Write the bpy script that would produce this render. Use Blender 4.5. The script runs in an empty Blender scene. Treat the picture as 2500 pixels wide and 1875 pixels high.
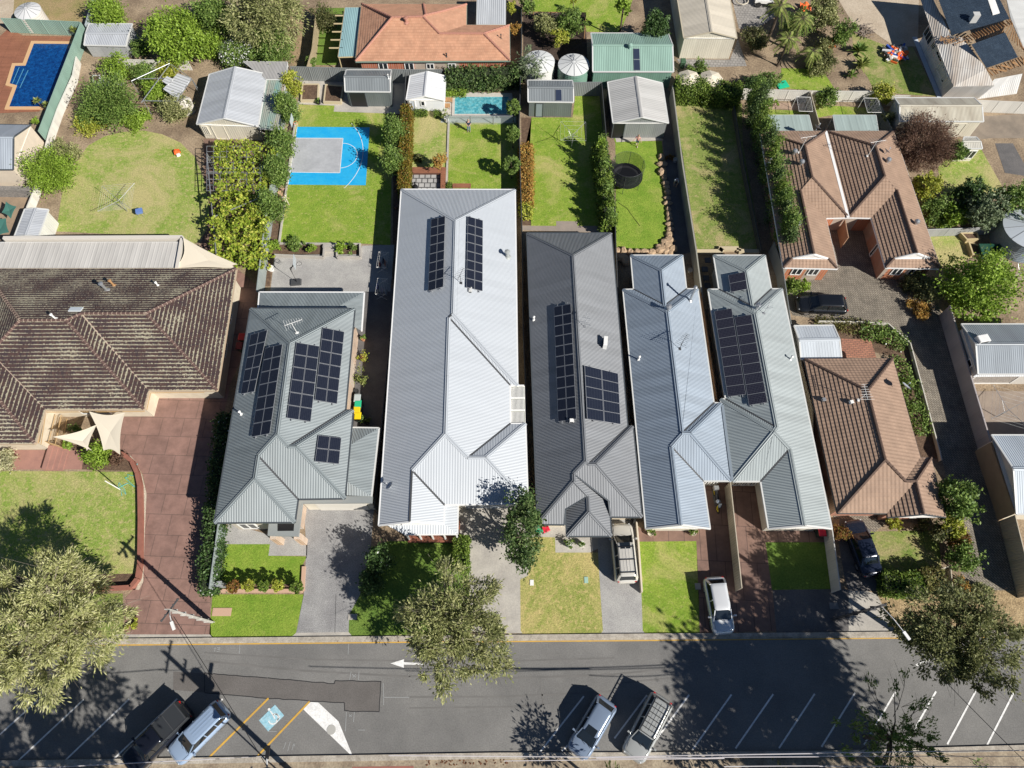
import bpy, math, random, re
import numpy as np
from mathutils import Vector
R=math.radians; PI=math.pi
sc=bpy.context.scene; COL=sc.collection
# ---------------- camera, sky, sun, exposure ----------------
CF,CX,CY,CH=1700.0,1250.0,937.5,58.0
TH=math.atan(797.5/1700)
cd=bpy.data.cameras.new('camera'); cam=bpy.data.objects.new('camera',cd); COL.objects.link(cam); sc.camera=cam
cam.location=(0,0,CH); cam.rotation_euler=(TH,0,0)
cd.sensor_fit='HORIZONTAL'; cd.sensor_width=36; cd.lens=36*CF/2500; cd.clip_end=3000
SUN_EL,SUN_AZ=36.0,-36.5          # azimuth of the sun seen from the scene, degrees from +X
w=bpy.data.worlds.new('World'); sc.world=w; w.use_nodes=True
nt=w.node_tree; bg=nt.nodes['Background']; sky=nt.nodes.new('ShaderNodeTexSky'); sky.sky_type='NISHITA'; sky.sun_disc=False
sky.air_density=.7; sky.dust_density=0; sky.ozone_density=2.5; sky.sun_elevation=R(SUN_EL); sky.sun_rotation=R(90-SUN_AZ)
nt.links.new(sky.outputs[0],bg.inputs[0]); bg.inputs[1].default_value=0.05
sl=bpy.data.lights.new('sun','SUN'); sl.energy=5.0; sl.angle=R(.5); sl.color=(1,.955,.88)
so=bpy.data.objects.new('sun',sl); COL.objects.link(so); so.rotation_euler=(R(90-SUN_EL),0,R(SUN_AZ+90)); so.location=(30,-20,60)
sc.view_settings.view_transform='Standard'; sc.view_settings.look='None'; sc.view_settings.exposure=0.45; sc.view_settings.gamma=1
sc.render.engine='CYCLES'; sc.render.resolution_x=1024; sc.render.resolution_y=768
# ---------------- photo survey: pixel + height -> place in the world ----------------
def ray(px,py):
    x=(px-CX)/CF; y=-(py-CY)/CF; s,c=math.sin(TH),math.cos(TH)
    return (x,s+y*c,-c+y*s)
def P(p,z=0.):
    d=ray(*p); t=(z-CH)/d[2]; return Vector((d[0]*t,d[1]*t,z))
def depth(v): return v[1]*math.sin(TH)-(v[2]-CH)*math.cos(TH)
def mpp(v): return depth(v)/CF
T0={0:0,1:350,2:700,3:1050,4:1450}
MODE=[None]
def px(s):
    """'t12 462,220 500,10 d 30,40' -> survey pixels"""
    out=[]
    for tok in s.split():
        if tok[0] in 'tsd': MODE[0]=tok; continue
        x,y=map(float,tok.split(',')); m=MODE[0]
        if m=='s': out.append((x,y))
        elif m=='d': out.append((x*1.1302,y*1.1302))
        else:
            c,r=int(m[1]),int(m[2]); k=4.148
            if r==4: k=3.904 if c<3 else 2.24
            out.append((500*c+x/k,T0[r]+y/k))
    return out
def W(s,z=0.): return [P(p,z) for p in px(s)]
# ---------------- materials ----------------
MC={}
def mat(name,c,rough=.6,metal=0,c2=None,ns=3.,bump=0.,bs=8.,emit=None,spec=.5,coat=0,alpha=1,fine=0.,fs=40.,pos=True,lo=.4,hi=.62):
    if name in MC: return MC[name]
    m=bpy.data.materials.new(name); m.use_nodes=True; n=m.node_tree; b=n.nodes['Principled BSDF']; L=n.links.new
    b.inputs['Base Color'].default_value=(*c,1); b.inputs['Roughness'].default_value=rough; b.inputs['Metallic'].default_value=metal
    b.inputs['Specular IOR Level'].default_value=spec; b.inputs['Coat Weight'].default_value=coat; b.inputs['Alpha'].default_value=alpha
    m['c']=c
    if c2 or bump or fine:
        g=n.nodes.new('ShaderNodeNewGeometry')
        col=None
        if c2:
            t=n.nodes.new('ShaderNodeTexNoise'); t.inputs['Scale'].default_value=ns; t.inputs['Detail'].default_value=7; t.inputs['Roughness'].default_value=.65
            L(g.outputs['Position'],t.inputs['Vector']); r=n.nodes.new('ShaderNodeMapRange'); r.inputs[1].default_value=lo; r.inputs[2].default_value=hi
            L(t.outputs[0],r.inputs[0]); mx=n.nodes.new('ShaderNodeMix'); mx.data_type='RGBA'; mx.inputs['A'].default_value=(*c,1); mx.inputs['B'].default_value=(*c2,1)
            L(r.outputs[0],mx.inputs['Factor']); col=mx.outputs['Result']
        if fine:
            t=n.nodes.new('ShaderNodeTexNoise'); t.inputs['Scale'].default_value=fs; t.inputs['Detail'].default_value=3; L(g.outputs['Position'],t.inputs['Vector'])
            r=n.nodes.new('ShaderNodeMapRange'); r.inputs[1].default_value=.3; r.inputs[2].default_value=.7; r.inputs[3].default_value=1-fine; r.inputs[4].default_value=1+fine
            L(t.outputs[0],r.inputs[0]); v=n.nodes.new('ShaderNodeVectorMath'); v.operation='SCALE'
            if col: L(col,v.inputs[0])
            else: v.inputs[0].default_value=c
            L(r.outputs[0],v.inputs['Scale']); col=v.outputs[0]
        if col: L(col,b.inputs['Base Color'])
        if bump:
            t=n.nodes.new('ShaderNodeTexNoise'); t.inputs['Scale'].default_value=bs; t.inputs['Detail'].default_value=4; L(g.outputs['Position'],t.inputs['Vector'])
            bp=n.nodes.new('ShaderNodeBump'); bp.inputs['Strength'].default_value=1; bp.inputs['Distance'].default_value=bump; L(t.outputs[0],bp.inputs['Height']); L(bp.outputs[0],b.inputs['Normal'])
    MC[name]=m; return m
def ribs(name,c,period=.13,depth_=.016,rough=.45,c2=None,axis=0,metal=0,square=False,dirt=.09):
    """ribbed / corrugated sheet: ribs across UV axis, in metres"""
    if name in MC: return MC[name]
    m=bpy.data.materials.new(name); m.use_nodes=True; n=m.node_tree; b=n.nodes['Principled BSDF']; L=n.links.new
    b.inputs['Roughness'].default_value=rough; b.inputs['Metallic'].default_value=metal
    uv=n.nodes.new('ShaderNodeUVMap'); s=n.nodes.new('ShaderNodeSeparateXYZ'); L(uv.outputs[0],s.inputs[0])
    a=n.nodes.new('ShaderNodeMath'); a.operation='MULTIPLY'; a.inputs[1].default_value=2*PI/period; L(s.outputs[axis],a.inputs[0])
    q=n.nodes.new('ShaderNodeMath'); q.operation='SINE'; L(a.outputs[0],q.inputs[0]); h=q.outputs[0]
    if square:
        z=n.nodes.new('ShaderNodeMapRange'); z.inputs[1].default_value=.55; z.inputs[2].default_value=.85; L(h,z.inputs[0]); h=z.outputs[0]
    bp=n.nodes.new('ShaderNodeBump'); bp.inputs['Strength'].default_value=1; bp.inputs['Distance'].default_value=depth_; L(h,bp.inputs['Height']); L(bp.outputs[0],b.inputs['Normal'])
    t=n.nodes.new('ShaderNodeTexNoise'); t.inputs['Scale'].default_value=1.1; t.inputs['Detail'].default_value=6
    mp=n.nodes.new('ShaderNodeMapping'); mp.inputs['Scale'].default_value=(1,.25,1) if axis==0 else (.25,1,1); L(uv.outputs[0],mp.inputs[0]); L(mp.outputs[0],t.inputs[0])
    # sheets laid side by side weather a little differently
    w1=n.nodes.new('ShaderNodeMath'); w1.operation='MULTIPLY'; w1.inputs[1].default_value=1/.76; L(s.outputs[axis],w1.inputs[0])
    w2=n.nodes.new('ShaderNodeMath'); w2.operation='FLOOR'; L(w1.outputs[0],w2.inputs[0])
    wn=n.nodes.new('ShaderNodeTexWhiteNoise'); wn.noise_dimensions='1D'; L(w2.outputs[0],wn.inputs['W'])
    ad=n.nodes.new('ShaderNodeMath'); ad.operation='MULTIPLY_ADD'; ad.inputs[1].default_value=.35; L(wn.outputs[0],ad.inputs[0]); L(t.outputs[0],ad.inputs[2])
    r=n.nodes.new('ShaderNodeMapRange'); r.inputs[1].default_value=.4; r.inputs[2].default_value=.95
    L(ad.outputs[0],r.inputs[0]); mx=n.nodes.new('ShaderNodeMix'); mx.data_type='RGBA'
    mx.inputs['A'].default_value=(*[min(.9,x*(1+dirt)) for x in c],1); mx.inputs['B'].default_value=(*(c2 or [x*(1-dirt*1.6) for x in c]),1)
    L(r.outputs[0],mx.inputs['Factor'])
    # end laps where one sheet overlaps the next
    l1=n.nodes.new('ShaderNodeMath'); l1.operation='MULTIPLY'; l1.inputs[1].default_value=1/5.7; L(s.outputs[1-axis],l1.inputs[0]); l2=n.nodes.new('ShaderNodeMath'); l2.operation='FRACT'; L(l1.outputs[0],l2.inputs[0])
    l3=n.nodes.new('ShaderNodeMath'); l3.operation='LESS_THAN'; l3.inputs[1].default_value=.011; L(l2.outputs[0],l3.inputs[0])
    l4=n.nodes.new('ShaderNodeMath'); l4.operation='MULTIPLY_ADD'; l4.inputs[1].default_value=-.16; l4.inputs[2].default_value=1; L(l3.outputs[0],l4.inputs[0])
    vs=n.nodes.new('ShaderNodeVectorMath'); vs.operation='SCALE'; L(mx.outputs['Result'],vs.inputs[0]); L(l4.outputs[0],vs.inputs['Scale']); L(vs.outputs[0],b.inputs['Base Color'])
    MC[name]=m; return m
def tilemat(name,c,c2,moss=None,rough=.75,mossamt=.5,gw=.3):
    """roof tiles: one tint per tile from UV cells, optional lichen"""
    if name in MC: return MC[name]
    m=bpy.data.materials.new(name); m.use_nodes=True; n=m.node_tree; b=n.nodes['Principled BSDF']; L=n.links.new; b.inputs['Roughness'].default_value=rough
    uv=n.nodes.new('ShaderNodeUVMap')
    br=n.nodes.new('ShaderNodeTexBrick'); br.offset=.5; br.inputs['Scale'].default_value=1; br.inputs['Brick Width'].default_value=gw; br.inputs['Row Height'].default_value=.33; br.inputs['Mortar Size'].default_value=.012
    br.inputs['Color1'].default_value=(*c,1); br.inputs['Color2'].default_value=(*c2,1); br.inputs['Mortar'].default_value=(*[x*(.55 if moss else .78) for x in c],1); L(uv.outputs[0],br.inputs[0])
    col=br.outputs[0]
    sp=n.nodes.new('ShaderNodeSeparateXYZ'); L(uv.outputs[0],sp.inputs[0])
    a=n.nodes.new('ShaderNodeMath'); a.operation='MULTIPLY'; a.inputs[1].default_value=2*PI/(gw*.5 if gw<.25 else gw); L(sp.outputs[0],a.inputs[0]); q=n.nodes.new('ShaderNodeMath'); q.operation='SINE'; L(a.outputs[0],q.inputs[0])
    bp=n.nodes.new('ShaderNodeBump'); bp.inputs['Strength'].default_value=1; bp.inputs['Distance'].default_value=.022 if gw<.25 else .008; L(q.outputs[0],bp.inputs['Height']); L(bp.outputs[0],b.inputs['Normal'])
    if moss:
        t=n.nodes.new('ShaderNodeTexNoise'); t.inputs['Scale'].default_value=6; t.inputs['Detail'].default_value=4; t.inputs['Roughness'].default_value=.8; L(uv.outputs[0],t.inputs[0])
        # lichen settles on the lower lip of each course
        f=n.nodes.new('ShaderNodeMath'); f.operation='MULTIPLY'; f.inputs[1].default_value=1/.33; L(sp.outputs[1],f.inputs[0]); f2=n.nodes.new('ShaderNodeMath'); f2.operation='FRACT'; L(f.outputs[0],f2.inputs[0])
        f3=n.nodes.new('ShaderNodeMapRange'); f3.inputs[1].default_value=0; f3.inputs[2].default_value=.6; f3.inputs[2].default_value=.45; f3.inputs[3].default_value=.20; f3.inputs[4].default_value=-.05; L(f2.outputs[0],f3.inputs[0])
        big=n.nodes.new('ShaderNodeTexNoise'); big.inputs['Scale'].default_value=.35; big.inputs['Detail'].default_value=3; L(uv.outputs[0],big.inputs[0])
        s1=n.nodes.new('ShaderNodeMath'); s1.operation='ADD'; L(t.outputs[0],s1.inputs[0]); L(f3.outputs[0],s1.inputs[1])
        s2=n.nodes.new('ShaderNodeMath'); s2.operation='MULTIPLY_ADD'; s2.inputs[1].default_value=.6; L(big.outputs[0],s2.inputs[0]); L(s1.outputs[0],s2.inputs[2])
        r=n.nodes.new('ShaderNodeMapRange'); r.inputs[1].default_value=.945-mossamt*.22; r.inputs[2].default_value=.985-mossamt*.2; L(s2.outputs[0],r.inputs[0])
        mx=n.nodes.new('ShaderNodeMix'); mx.data_type='RGBA'; L(r.outputs[0],mx.inputs['Factor']); L(col,mx.inputs['A']); mx.inputs['B'].default_value=(*moss,1); col=mx.outputs['Result']
    else:
        t=n.nodes.new('ShaderNodeTexNoise'); t.inputs['Scale'].default_value=.8; t.inputs['Detail'].default_value=6; L(uv.outputs[0],t.inputs[0])
        r=n.nodes.new('ShaderNodeMapRange'); r.inputs[1].default_value=.35; r.inputs[2].default_value=.7; r.inputs[3].default_value=.86; r.inputs[4].default_value=1.1; L(t.outputs[0],r.inputs[0])
        v=n.nodes.new('ShaderNodeVectorMath'); v.operation='SCALE'; L(col,v.inputs[0]); L(r.outputs[0],v.inputs['Scale']); col=v.outputs[0]
    L(col,b.inputs['Base Color']); MC[name]=m; return m
def brick(name,c,c2,mortar,bw=.4,rh=.2,rot=0,rough=.8,ms=.02,var=.12,mottle=(.8,1.12)):
    if name in MC: return MC[name]
    m=bpy.data.materials.new(name); m.use_nodes=True; n=m.node_tree; b=n.nodes['Principled BSDF']; L=n.links.new; b.inputs['Roughness'].default_value=rough
    g=n.nodes.new('ShaderNodeNewGeometry'); mp=n.nodes.new('ShaderNodeMapping'); mp.inputs['Rotation'].default_value=(0,0,R(rot)); L(g.outputs['Position'],mp.inputs[0])
    br=n.nodes.new('ShaderNodeTexBrick'); br.inputs['Scale'].default_value=1; br.inputs['Brick Width'].default_value=bw; br.inputs['Row Height'].default_value=rh; br.inputs['Mortar Size'].default_value=ms
    br.inputs['Color1'].default_value=(*c,1); br.inputs['Color2'].default_value=(*c2,1); br.inputs['Mortar'].default_value=(*mortar,1); L(mp.outputs[0],br.inputs[0])
    t=n.nodes.new('ShaderNodeTexNoise'); t.inputs['Scale'].default_value=.9; t.inputs['Detail'].default_value=8; t.inputs['Roughness'].default_value=.7; L(g.outputs['Position'],t.inputs[0])
    r=n.nodes.new('ShaderNodeMapRange'); r.inputs[1].default_value=.32; r.inputs[2].default_value=.68; r.inputs[3].default_value=mottle[0]; r.inputs[4].default_value=mottle[1]; L(t.outputs[0],r.inputs[0])
    v=n.nodes.new('ShaderNodeVectorMath'); v.operation='SCALE'; L(br.outputs[0],v.inputs[0]); L(r.outputs[0],v.inputs['Scale']); L(v.outputs[0],b.inputs['Base Color'])
    MC[name]=m; return m
def grass(name,c,c2,c3,patch=.18,mid=.9,thr=.5,thr2=.6):
    """lawn: green, worn straw patches, blade-scale mottling"""
    if name in MC: return MC[name]
    m=bpy.data.materials.new(name); m.use_nodes=True; n=m.node_tree; b=n.nodes['Principled BSDF']; L=n.links.new; b.inputs['Roughness'].default_value=.9; b.inputs['Specular IOR Level'].default_value=.15
    g=n.nodes.new('ShaderNodeNewGeometry')
    def noise(s,d=5,ro=.6,dist=0):
        t=n.nodes.new('ShaderNodeTexNoise'); t.inputs['Scale'].default_value=s; t.inputs['Detail'].default_value=d; t.inputs['Roughness'].default_value=ro; t.inputs['Distortion'].default_value=dist; L(g.outputs['Position'],t.inputs[0]); return t.outputs[0]
    def rng(o,a,b2,c_=0,d_=1):
        r=n.nodes.new('ShaderNodeMapRange'); r.inputs[1].default_value=a; r.inputs[2].default_value=b2; r.inputs[3].default_value=c_; r.inputs[4].default_value=d_; L(o,r.inputs[0]); return r.outputs[0]
    def mix(f,a,b2):
        x=n.nodes.new('ShaderNodeMix'); x.data_type='RGBA'; L(f,x.inputs['Factor'])
        for k,v in (('A',a),('B',b2)):
            if isinstance(v,tuple): x.inputs[k].default_value=(*v,1)
            else: L(v,x.inputs[k])
        return x.outputs['Result']
    a=mix(rng(noise(mid,8,.75),.38,.62),c,c2)
    a=mix(rng(noise(patch,7,.68,.6),thr,thr+.16),a,c3)
    a=mix(rng(noise(2.6,6,.7),thr2,thr2+.14),a,c3)
    s=n.nodes.new('ShaderNodeVectorMath'); s.operation='SCALE'; L(a,s.inputs[0]); L(rng(noise(7,6,.85),.34,.66,.62,1.42),s.inputs['Scale'])
    L(s.outputs[0],b.inputs['Base Color'])
    bp=n.nodes.new('ShaderNodeBump'); bp.inputs['Distance'].default_value=.09; bp.inputs['Strength'].default_value=.9; L(noise(6.5,6,.85),bp.inputs['Height']); L(bp.outputs[0],b.inputs['Normal'])
    MC[name]=m; return m
def leafmat(name,cols,trans=.28,rough=.55):
    if name in MC: return MC[name]
    m=bpy.data.materials.new(name); m.use_nodes=True; n=m.node_tree; b=n.nodes['Principled BSDF']; L=n.links.new; b.inputs['Roughness'].default_value=rough; b.inputs['Specular IOR Level'].default_value=.3
    g=n.nodes.new('ShaderNodeNewGeometry'); cr=n.nodes.new('ShaderNodeValToRGB'); e=cr.color_ramp.elements
    while len(e)<len(cols): e.new(.5)
    for i,c in enumerate(cols): e[i].position=i/(len(cols)-1); e[i].color=(*c,1)
    L(g.outputs['Random Per Island'],cr.inputs[0])
    t=n.nodes.new('ShaderNodeTexNoise'); t.inputs['Scale'].default_value=.9; t.inputs['Detail'].default_value=3; L(g.outputs['Position'],t.inputs[0])
    r=n.nodes.new('ShaderNodeMapRange'); r.inputs[1].default_value=.3; r.inputs[2].default_value=.7; r.inputs[3].default_value=.75; r.inputs[4].default_value=1.2; L(t.outputs[0],r.inputs[0])
    v=n.nodes.new('ShaderNodeVectorMath'); v.operation='SCALE'; L(cr.outputs[0],v.inputs[0]); L(r.outputs[0],v.inputs['Scale']); L(v.outputs[0],b.inputs['Base Color'])
    tr=n.nodes.new('ShaderNodeBsdfTranslucent'); L(v.outputs[0],tr.inputs[0]); mx=n.nodes.new('ShaderNodeMixShader'); mx.inputs[0].default_value=trans
    L(b.outputs[0],mx.inputs[1]); L(tr.outputs[0],mx.inputs[2]); L(mx.outputs[0],n.nodes['Material Output'].inputs[0]); MC[name]=m; return m
def solarmat(name,c=(.012,.017,.035),line=(.10,.12,.16),cx=6,cy=10,tx=.04,ty=.08):
    if name in MC: return MC[name]
    m=bpy.data.materials.new(name); m.use_nodes=True; n=m.node_tree; b=n.nodes['Principled BSDF']; L=n.links.new; b.inputs['Roughness'].default_value=.35; b.inputs['Specular IOR Level'].default_value=.22
    uv=n.nodes.new('ShaderNodeUVMap'); s=n.nodes.new('ShaderNodeSeparateXYZ'); L(uv.outputs[0],s.inputs[0]); o=[]
    for i,(k,t) in enumerate(((cx,tx),(cy,ty))):
        a=n.nodes.new('ShaderNodeMath'); a.operation='MULTIPLY'; a.inputs[1].default_value=k; L(s.outputs[i],a.inputs[0])
        f=n.nodes.new('ShaderNodeMath'); f.operation='FRACT'; L(a.outputs[0],f.inputs[0]); l=n.nodes.new('ShaderNodeMath'); l.operation='LESS_THAN'; l.inputs[1].default_value=t*2.2; L(f.outputs[0],l.inputs[0]); o.append(l.outputs[0])
    mxm=n.nodes.new('ShaderNodeMath'); mxm.operation='MAXIMUM'; L(o[0],mxm.inputs[0]); L(o[1],mxm.inputs[1])
    mx=n.nodes.new('ShaderNodeMix'); mx.data_type='RGBA'; L(mxm.outputs[0],mx.inputs['Factor']); mx.inputs['A'].default_value=(*c,1); mx.inputs['B'].default_value=(*line,1); L(mx.outputs['Result'],b.inputs['Base Color'])
    MC[name]=m; return m
# ---------------- mesh building ----------------
class MB:
    def __init__(s): s.v=[]; s.f=[]; s.m=[]; s.uv=[]
    def poly(s,pts,mi=0,uv=None):
        i=len(s.v); s.v+=[tuple(p) for p in pts]; s.f.append(list(range(i,i+len(pts)))); s.m.append(mi)
        s.uv.append(uv or [(p[0],p[1]) for p in pts]); return s
    def box(s,c,d,rz=0,mi=0,taper=1):
        cx,cy,cz=c; a,b,h=d[0]/2,d[1]/2,d[2]/2; co,si=math.cos(rz),math.sin(rz); q=[]
        for z in (-1,1):
            k=taper if z>0 else 1
            for x,y in ((-1,-1),(1,-1),(1,1),(-1,1)):
                X,Y=x*a*k,y*b*k; q.append((cx+X*co-Y*si,cy+X*si+Y*co,cz+z*h))
        for f in ((3,2,1,0),(4,5,6,7),(0,1,5,4),(1,2,6,5),(2,3,7,6),(3,0,4,7)):
            p=[q[k] for k in f]; e=(Vector(p[1])-Vector(p[0])).length; g=(Vector(p[2])-Vector(p[1])).length
            s.poly(p,mi,[(0,0),(e,0),(e,g),(0,g)])
        return s
    def beam(s,a,b,wd,h,mi=0,up=(0,0,1)):
        a,b=Vector(a),Vector(b); d=b-a; L=d.length
        if L<1e-5: return s
        d/=L; u=Vector(up); sd=d.cross(u)
        if sd.length<1e-3: sd=d.cross(Vector((1,0,0)))
        sd.normalize(); u=sd.cross(d).normalized(); q=[]
        for e in (a,b):
            for x,y in ((-1,-1),(1,-1),(1,1),(-1,1)): q.append(e+sd*x*wd/2+u*y*h/2)
        for f in ((0,1,2,3),(7,6,5,4),(4,5,1,0),(5,6,2,1),(6,7,3,2),(7,4,0,3)):
            uu=[(0,0),(wd,0),(wd,h),(0,h)] if f in ((0,1,2,3),(7,6,5,4)) else [(0,L),(wd,L),(wd,0),(0,0)]
            s.poly([q[k] for k in f],mi,uu)
        return s
    def tube(s,pts,rad,n=6,mi=0,cap=True):
        pts=[Vector(p) for p in pts]; rs=rad if isinstance(rad,(list,tuple)) else [rad]*len(pts); rings=[]
        for i,p in enumerate(pts):
            d=(pts[min(i+1,len(pts)-1)]-pts[max(i-1,0)]);
            if d.length<1e-6: d=Vector((0,0,1))
            d.normalize(); a=d.cross(Vector((0,0,1)))
            if a.length<.05: a=d.cross(Vector((1,0,0)))
            a.normalize(); b=d.cross(a); rings.append([p+(a*math.cos(2*PI*k/n)+b*math.sin(2*PI*k/n))*rs[i] for k in range(n)])
        i0=len(s.v)
        for r in rings: s.v+=[tuple(q) for q in r]
        for i in range(len(pts)-1):
            for k in range(n):
                a,b=i0+i*n+k,i0+i*n+(k+1)%n; s.f.append([a,a+n,b+n,b]); s.m.append(mi); s.uv.append([(k/n,i),(k/n,i+1),((k+1)/n,i+1),((k+1)/n,i)])
        if cap:
            for i,o in ((0,1),(len(pts)-1,-1)):
                ix=[i0+i*n+k for k in range(n)][::o]; s.f.append(ix); s.m.append(mi); s.uv.append([(0,0)]*n)
        return s
    def prism(s,xy,z0,z1,mi=0,top=True,bot=True,mt=None):
        A=sum(xy[i][0]*xy[(i+1)%len(xy)][1]-xy[(i+1)%len(xy)][0]*xy[i][1] for i in range(len(xy)))
        if A<0: xy=xy[::-1]
        n=len(xy)
        for i in range(n):
            a,b=xy[i],xy[(i+1)%n]; e=math.hypot(b[0]-a[0],b[1]-a[1])
            s.poly([(a[0],a[1],z0),(b[0],b[1],z0),(b[0],b[1],z1),(a[0],a[1],z1)],mi,[(0,0),(e,0),(e,z1-z0),(0,z1-z0)])
        if top: s.poly([(p[0],p[1],z1) for p in xy],mi if mt is None else mt)
        if bot: s.poly([(p[0],p[1],z0) for p in xy[::-1]],mi)
        return s
    def lathe(s,c,prof,n=16,mi=0):
        c=Vector(c); i0=len(s.v)
        for r,z in prof:
            for k in range(n): s.v.append((c.x+r*math.cos(2*PI*k/n),c.y+r*math.sin(2*PI*k/n),c.z+z))
        for i in range(len(prof)-1):
            for k in range(n):
                a,b=i0+i*n+k,i0+i*n+(k+1)%n; s.f.append([a,b,b+n,a+n]); s.m.append(mi); s.uv.append([(k/n,i),((k+1)/n,i),((k+1)/n,i+1),(k/n,i+1)])
        if prof[-1][0]>1e-4: s.f.append([i0+(len(prof)-1)*n+k for k in range(n)]); s.m.append(mi); s.uv.append([(0,0)]*n)
        return s
    def ball(s,c,r,n=10,mi=0,sz=1.):
        return s.lathe(c,[(max(1e-5,r*math.sin(PI*i/n)),-r*sz*math.cos(PI*i/n)) for i in range(n+1)],max(8,n),mi)
    def build(s,name,mats,parent=None,base=None,smooth=False):
        if not isinstance(mats,(list,tuple)): mats=[mats]
        me=bpy.data.meshes.new(name)
        if parent is not None:
            r=parent
            while r.parent: r=r.parent
            off=r.location
        else:
            if base is None:
                a=np.array(s.v); base=Vector(((a[:,0].min()+a[:,0].max())/2,(a[:,1].min()+a[:,1].max())/2,a[:,2].min()))
            off=Vector(base)
        me.from_pydata([(v[0]-off[0],v[1]-off[1],v[2]-off[2]) for v in s.v],[],s.f)
        for m in mats: me.materials.append(m)
        me.polygons.foreach_set('material_index',s.m)
        ul=me.uv_layers.new(name='UVMap'); flat=[c for f in s.uv for q in f for c in q]
        ul.data.foreach_set('uv',flat)
        if smooth: me.polygons.foreach_set('use_smooth',[True]*len(s.f))
        me.update(); o=bpy.data.objects.new(name,me); COL.objects.link(o)
        if parent is not None: o.parent=parent
        else: o.location=off
        return o
def thing(name,label,cat,loc=(0,0,0),rz=0,group=None):
    o=bpy.data.objects.new(name,None); COL.objects.link(o); o.location=(loc[0],loc[1],loc[2] if len(loc)>2 else 0); o.rotation_euler=(0,0,rz)
    o.empty_display_size=.3; return tag(o,label,cat,group)
def tag(o,label,cat,group=None):
    o['label']=label; o['category']=cat
    if group: o['group']=group
    return o
def kids(o): return [c for c in bpy.data.objects if c.parent==o]
def dup(o,loc,rz=0,label=None,scale=None):
    def cp(a,p=None):
        c=a.copy(); COL.objects.link(c)
        if p: c.parent=p
        for k in kids(a): cp(k,c)
        return c
    c=cp(o); c.location=loc; c.rotation_euler=(0,0,rz)
    if scale: c.scale=(scale,)*3
    if label: c['label']=label
    return c
LV=[0]
def sheet(name,s,m,lv,kind='structure',z0=0):
    pts=W(s,z0) if isinstance(s,str) else s
    z=z0+.004*lv; b=MB(); A=sum(pts[i][0]*pts[(i+1)%len(pts)][1]-pts[(i+1)%len(pts)][0]*pts[i][1] for i in range(len(pts)))
    if A<0: pts=pts[::-1]
    b.poly([(p[0],p[1],z) for p in pts]); o=b.build(name,m,base=(pts[0][0],pts[0][1],z)); o['kind']=kind; return o
def slab(name,s,m,h,kind='structure',z0=0,label=None,cat=None):
    pts=W(s,h+z0) if isinstance(s,str) else s
    o=MB().prism([(p[0],p[1]) for p in pts],z0,h+z0,0).build(name,m)
    if kind: o['kind']=kind
    if label: tag(o,label,cat)
    return o
# ---------------- shared materials ----------------
def g3(x): return (x,x,x)
WHITEP=mat('white paint',(.78,.77,.74),.5,fine=.05,fs=3)
CREAM=mat('cream render',(.62,.55,.43),.8,c2=(.55,.48,.37),ns=1.5)
PALEC=mat('pale cream cladding',(.68,.64,.54),.6,c2=(.60,.56,.46),ns=1.2)
GUT=mat('pale gutter',(.62,.62,.60),.4)
GUTW=mat('white gutter',(.78,.78,.77),.4)
GUTD=mat('dark gutter',(.07,.08,.09),.4)
BLACK=mat('black plastic',(.012,.012,.014),.45)
DKGREY=mat('dark grey',(.06,.062,.066),.5)
STEEL=mat('galvanised steel',(.45,.46,.47),.35,metal=.6)
GLASS=mat('dark window glass',(.02,.025,.03),.08,spec=.8)
ALU=mat('silver frame',(.33,.34,.36),.35,metal=.4)
TIMB=mat('bare timber',(.42,.24,.11),.8,c2=(.30,.16,.07),ns=6)
BRICKR=brick('red brick',(.42,.13,.07),(.34,.10,.05),(.40,.33,.27),.24,.086,0)
SOIL=mat('dark mulch',(.09,.055,.035),.95,c2=(.15,.095,.06),ns=3,bump=.05,bs=9,fine=.35,fs=14)
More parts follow.
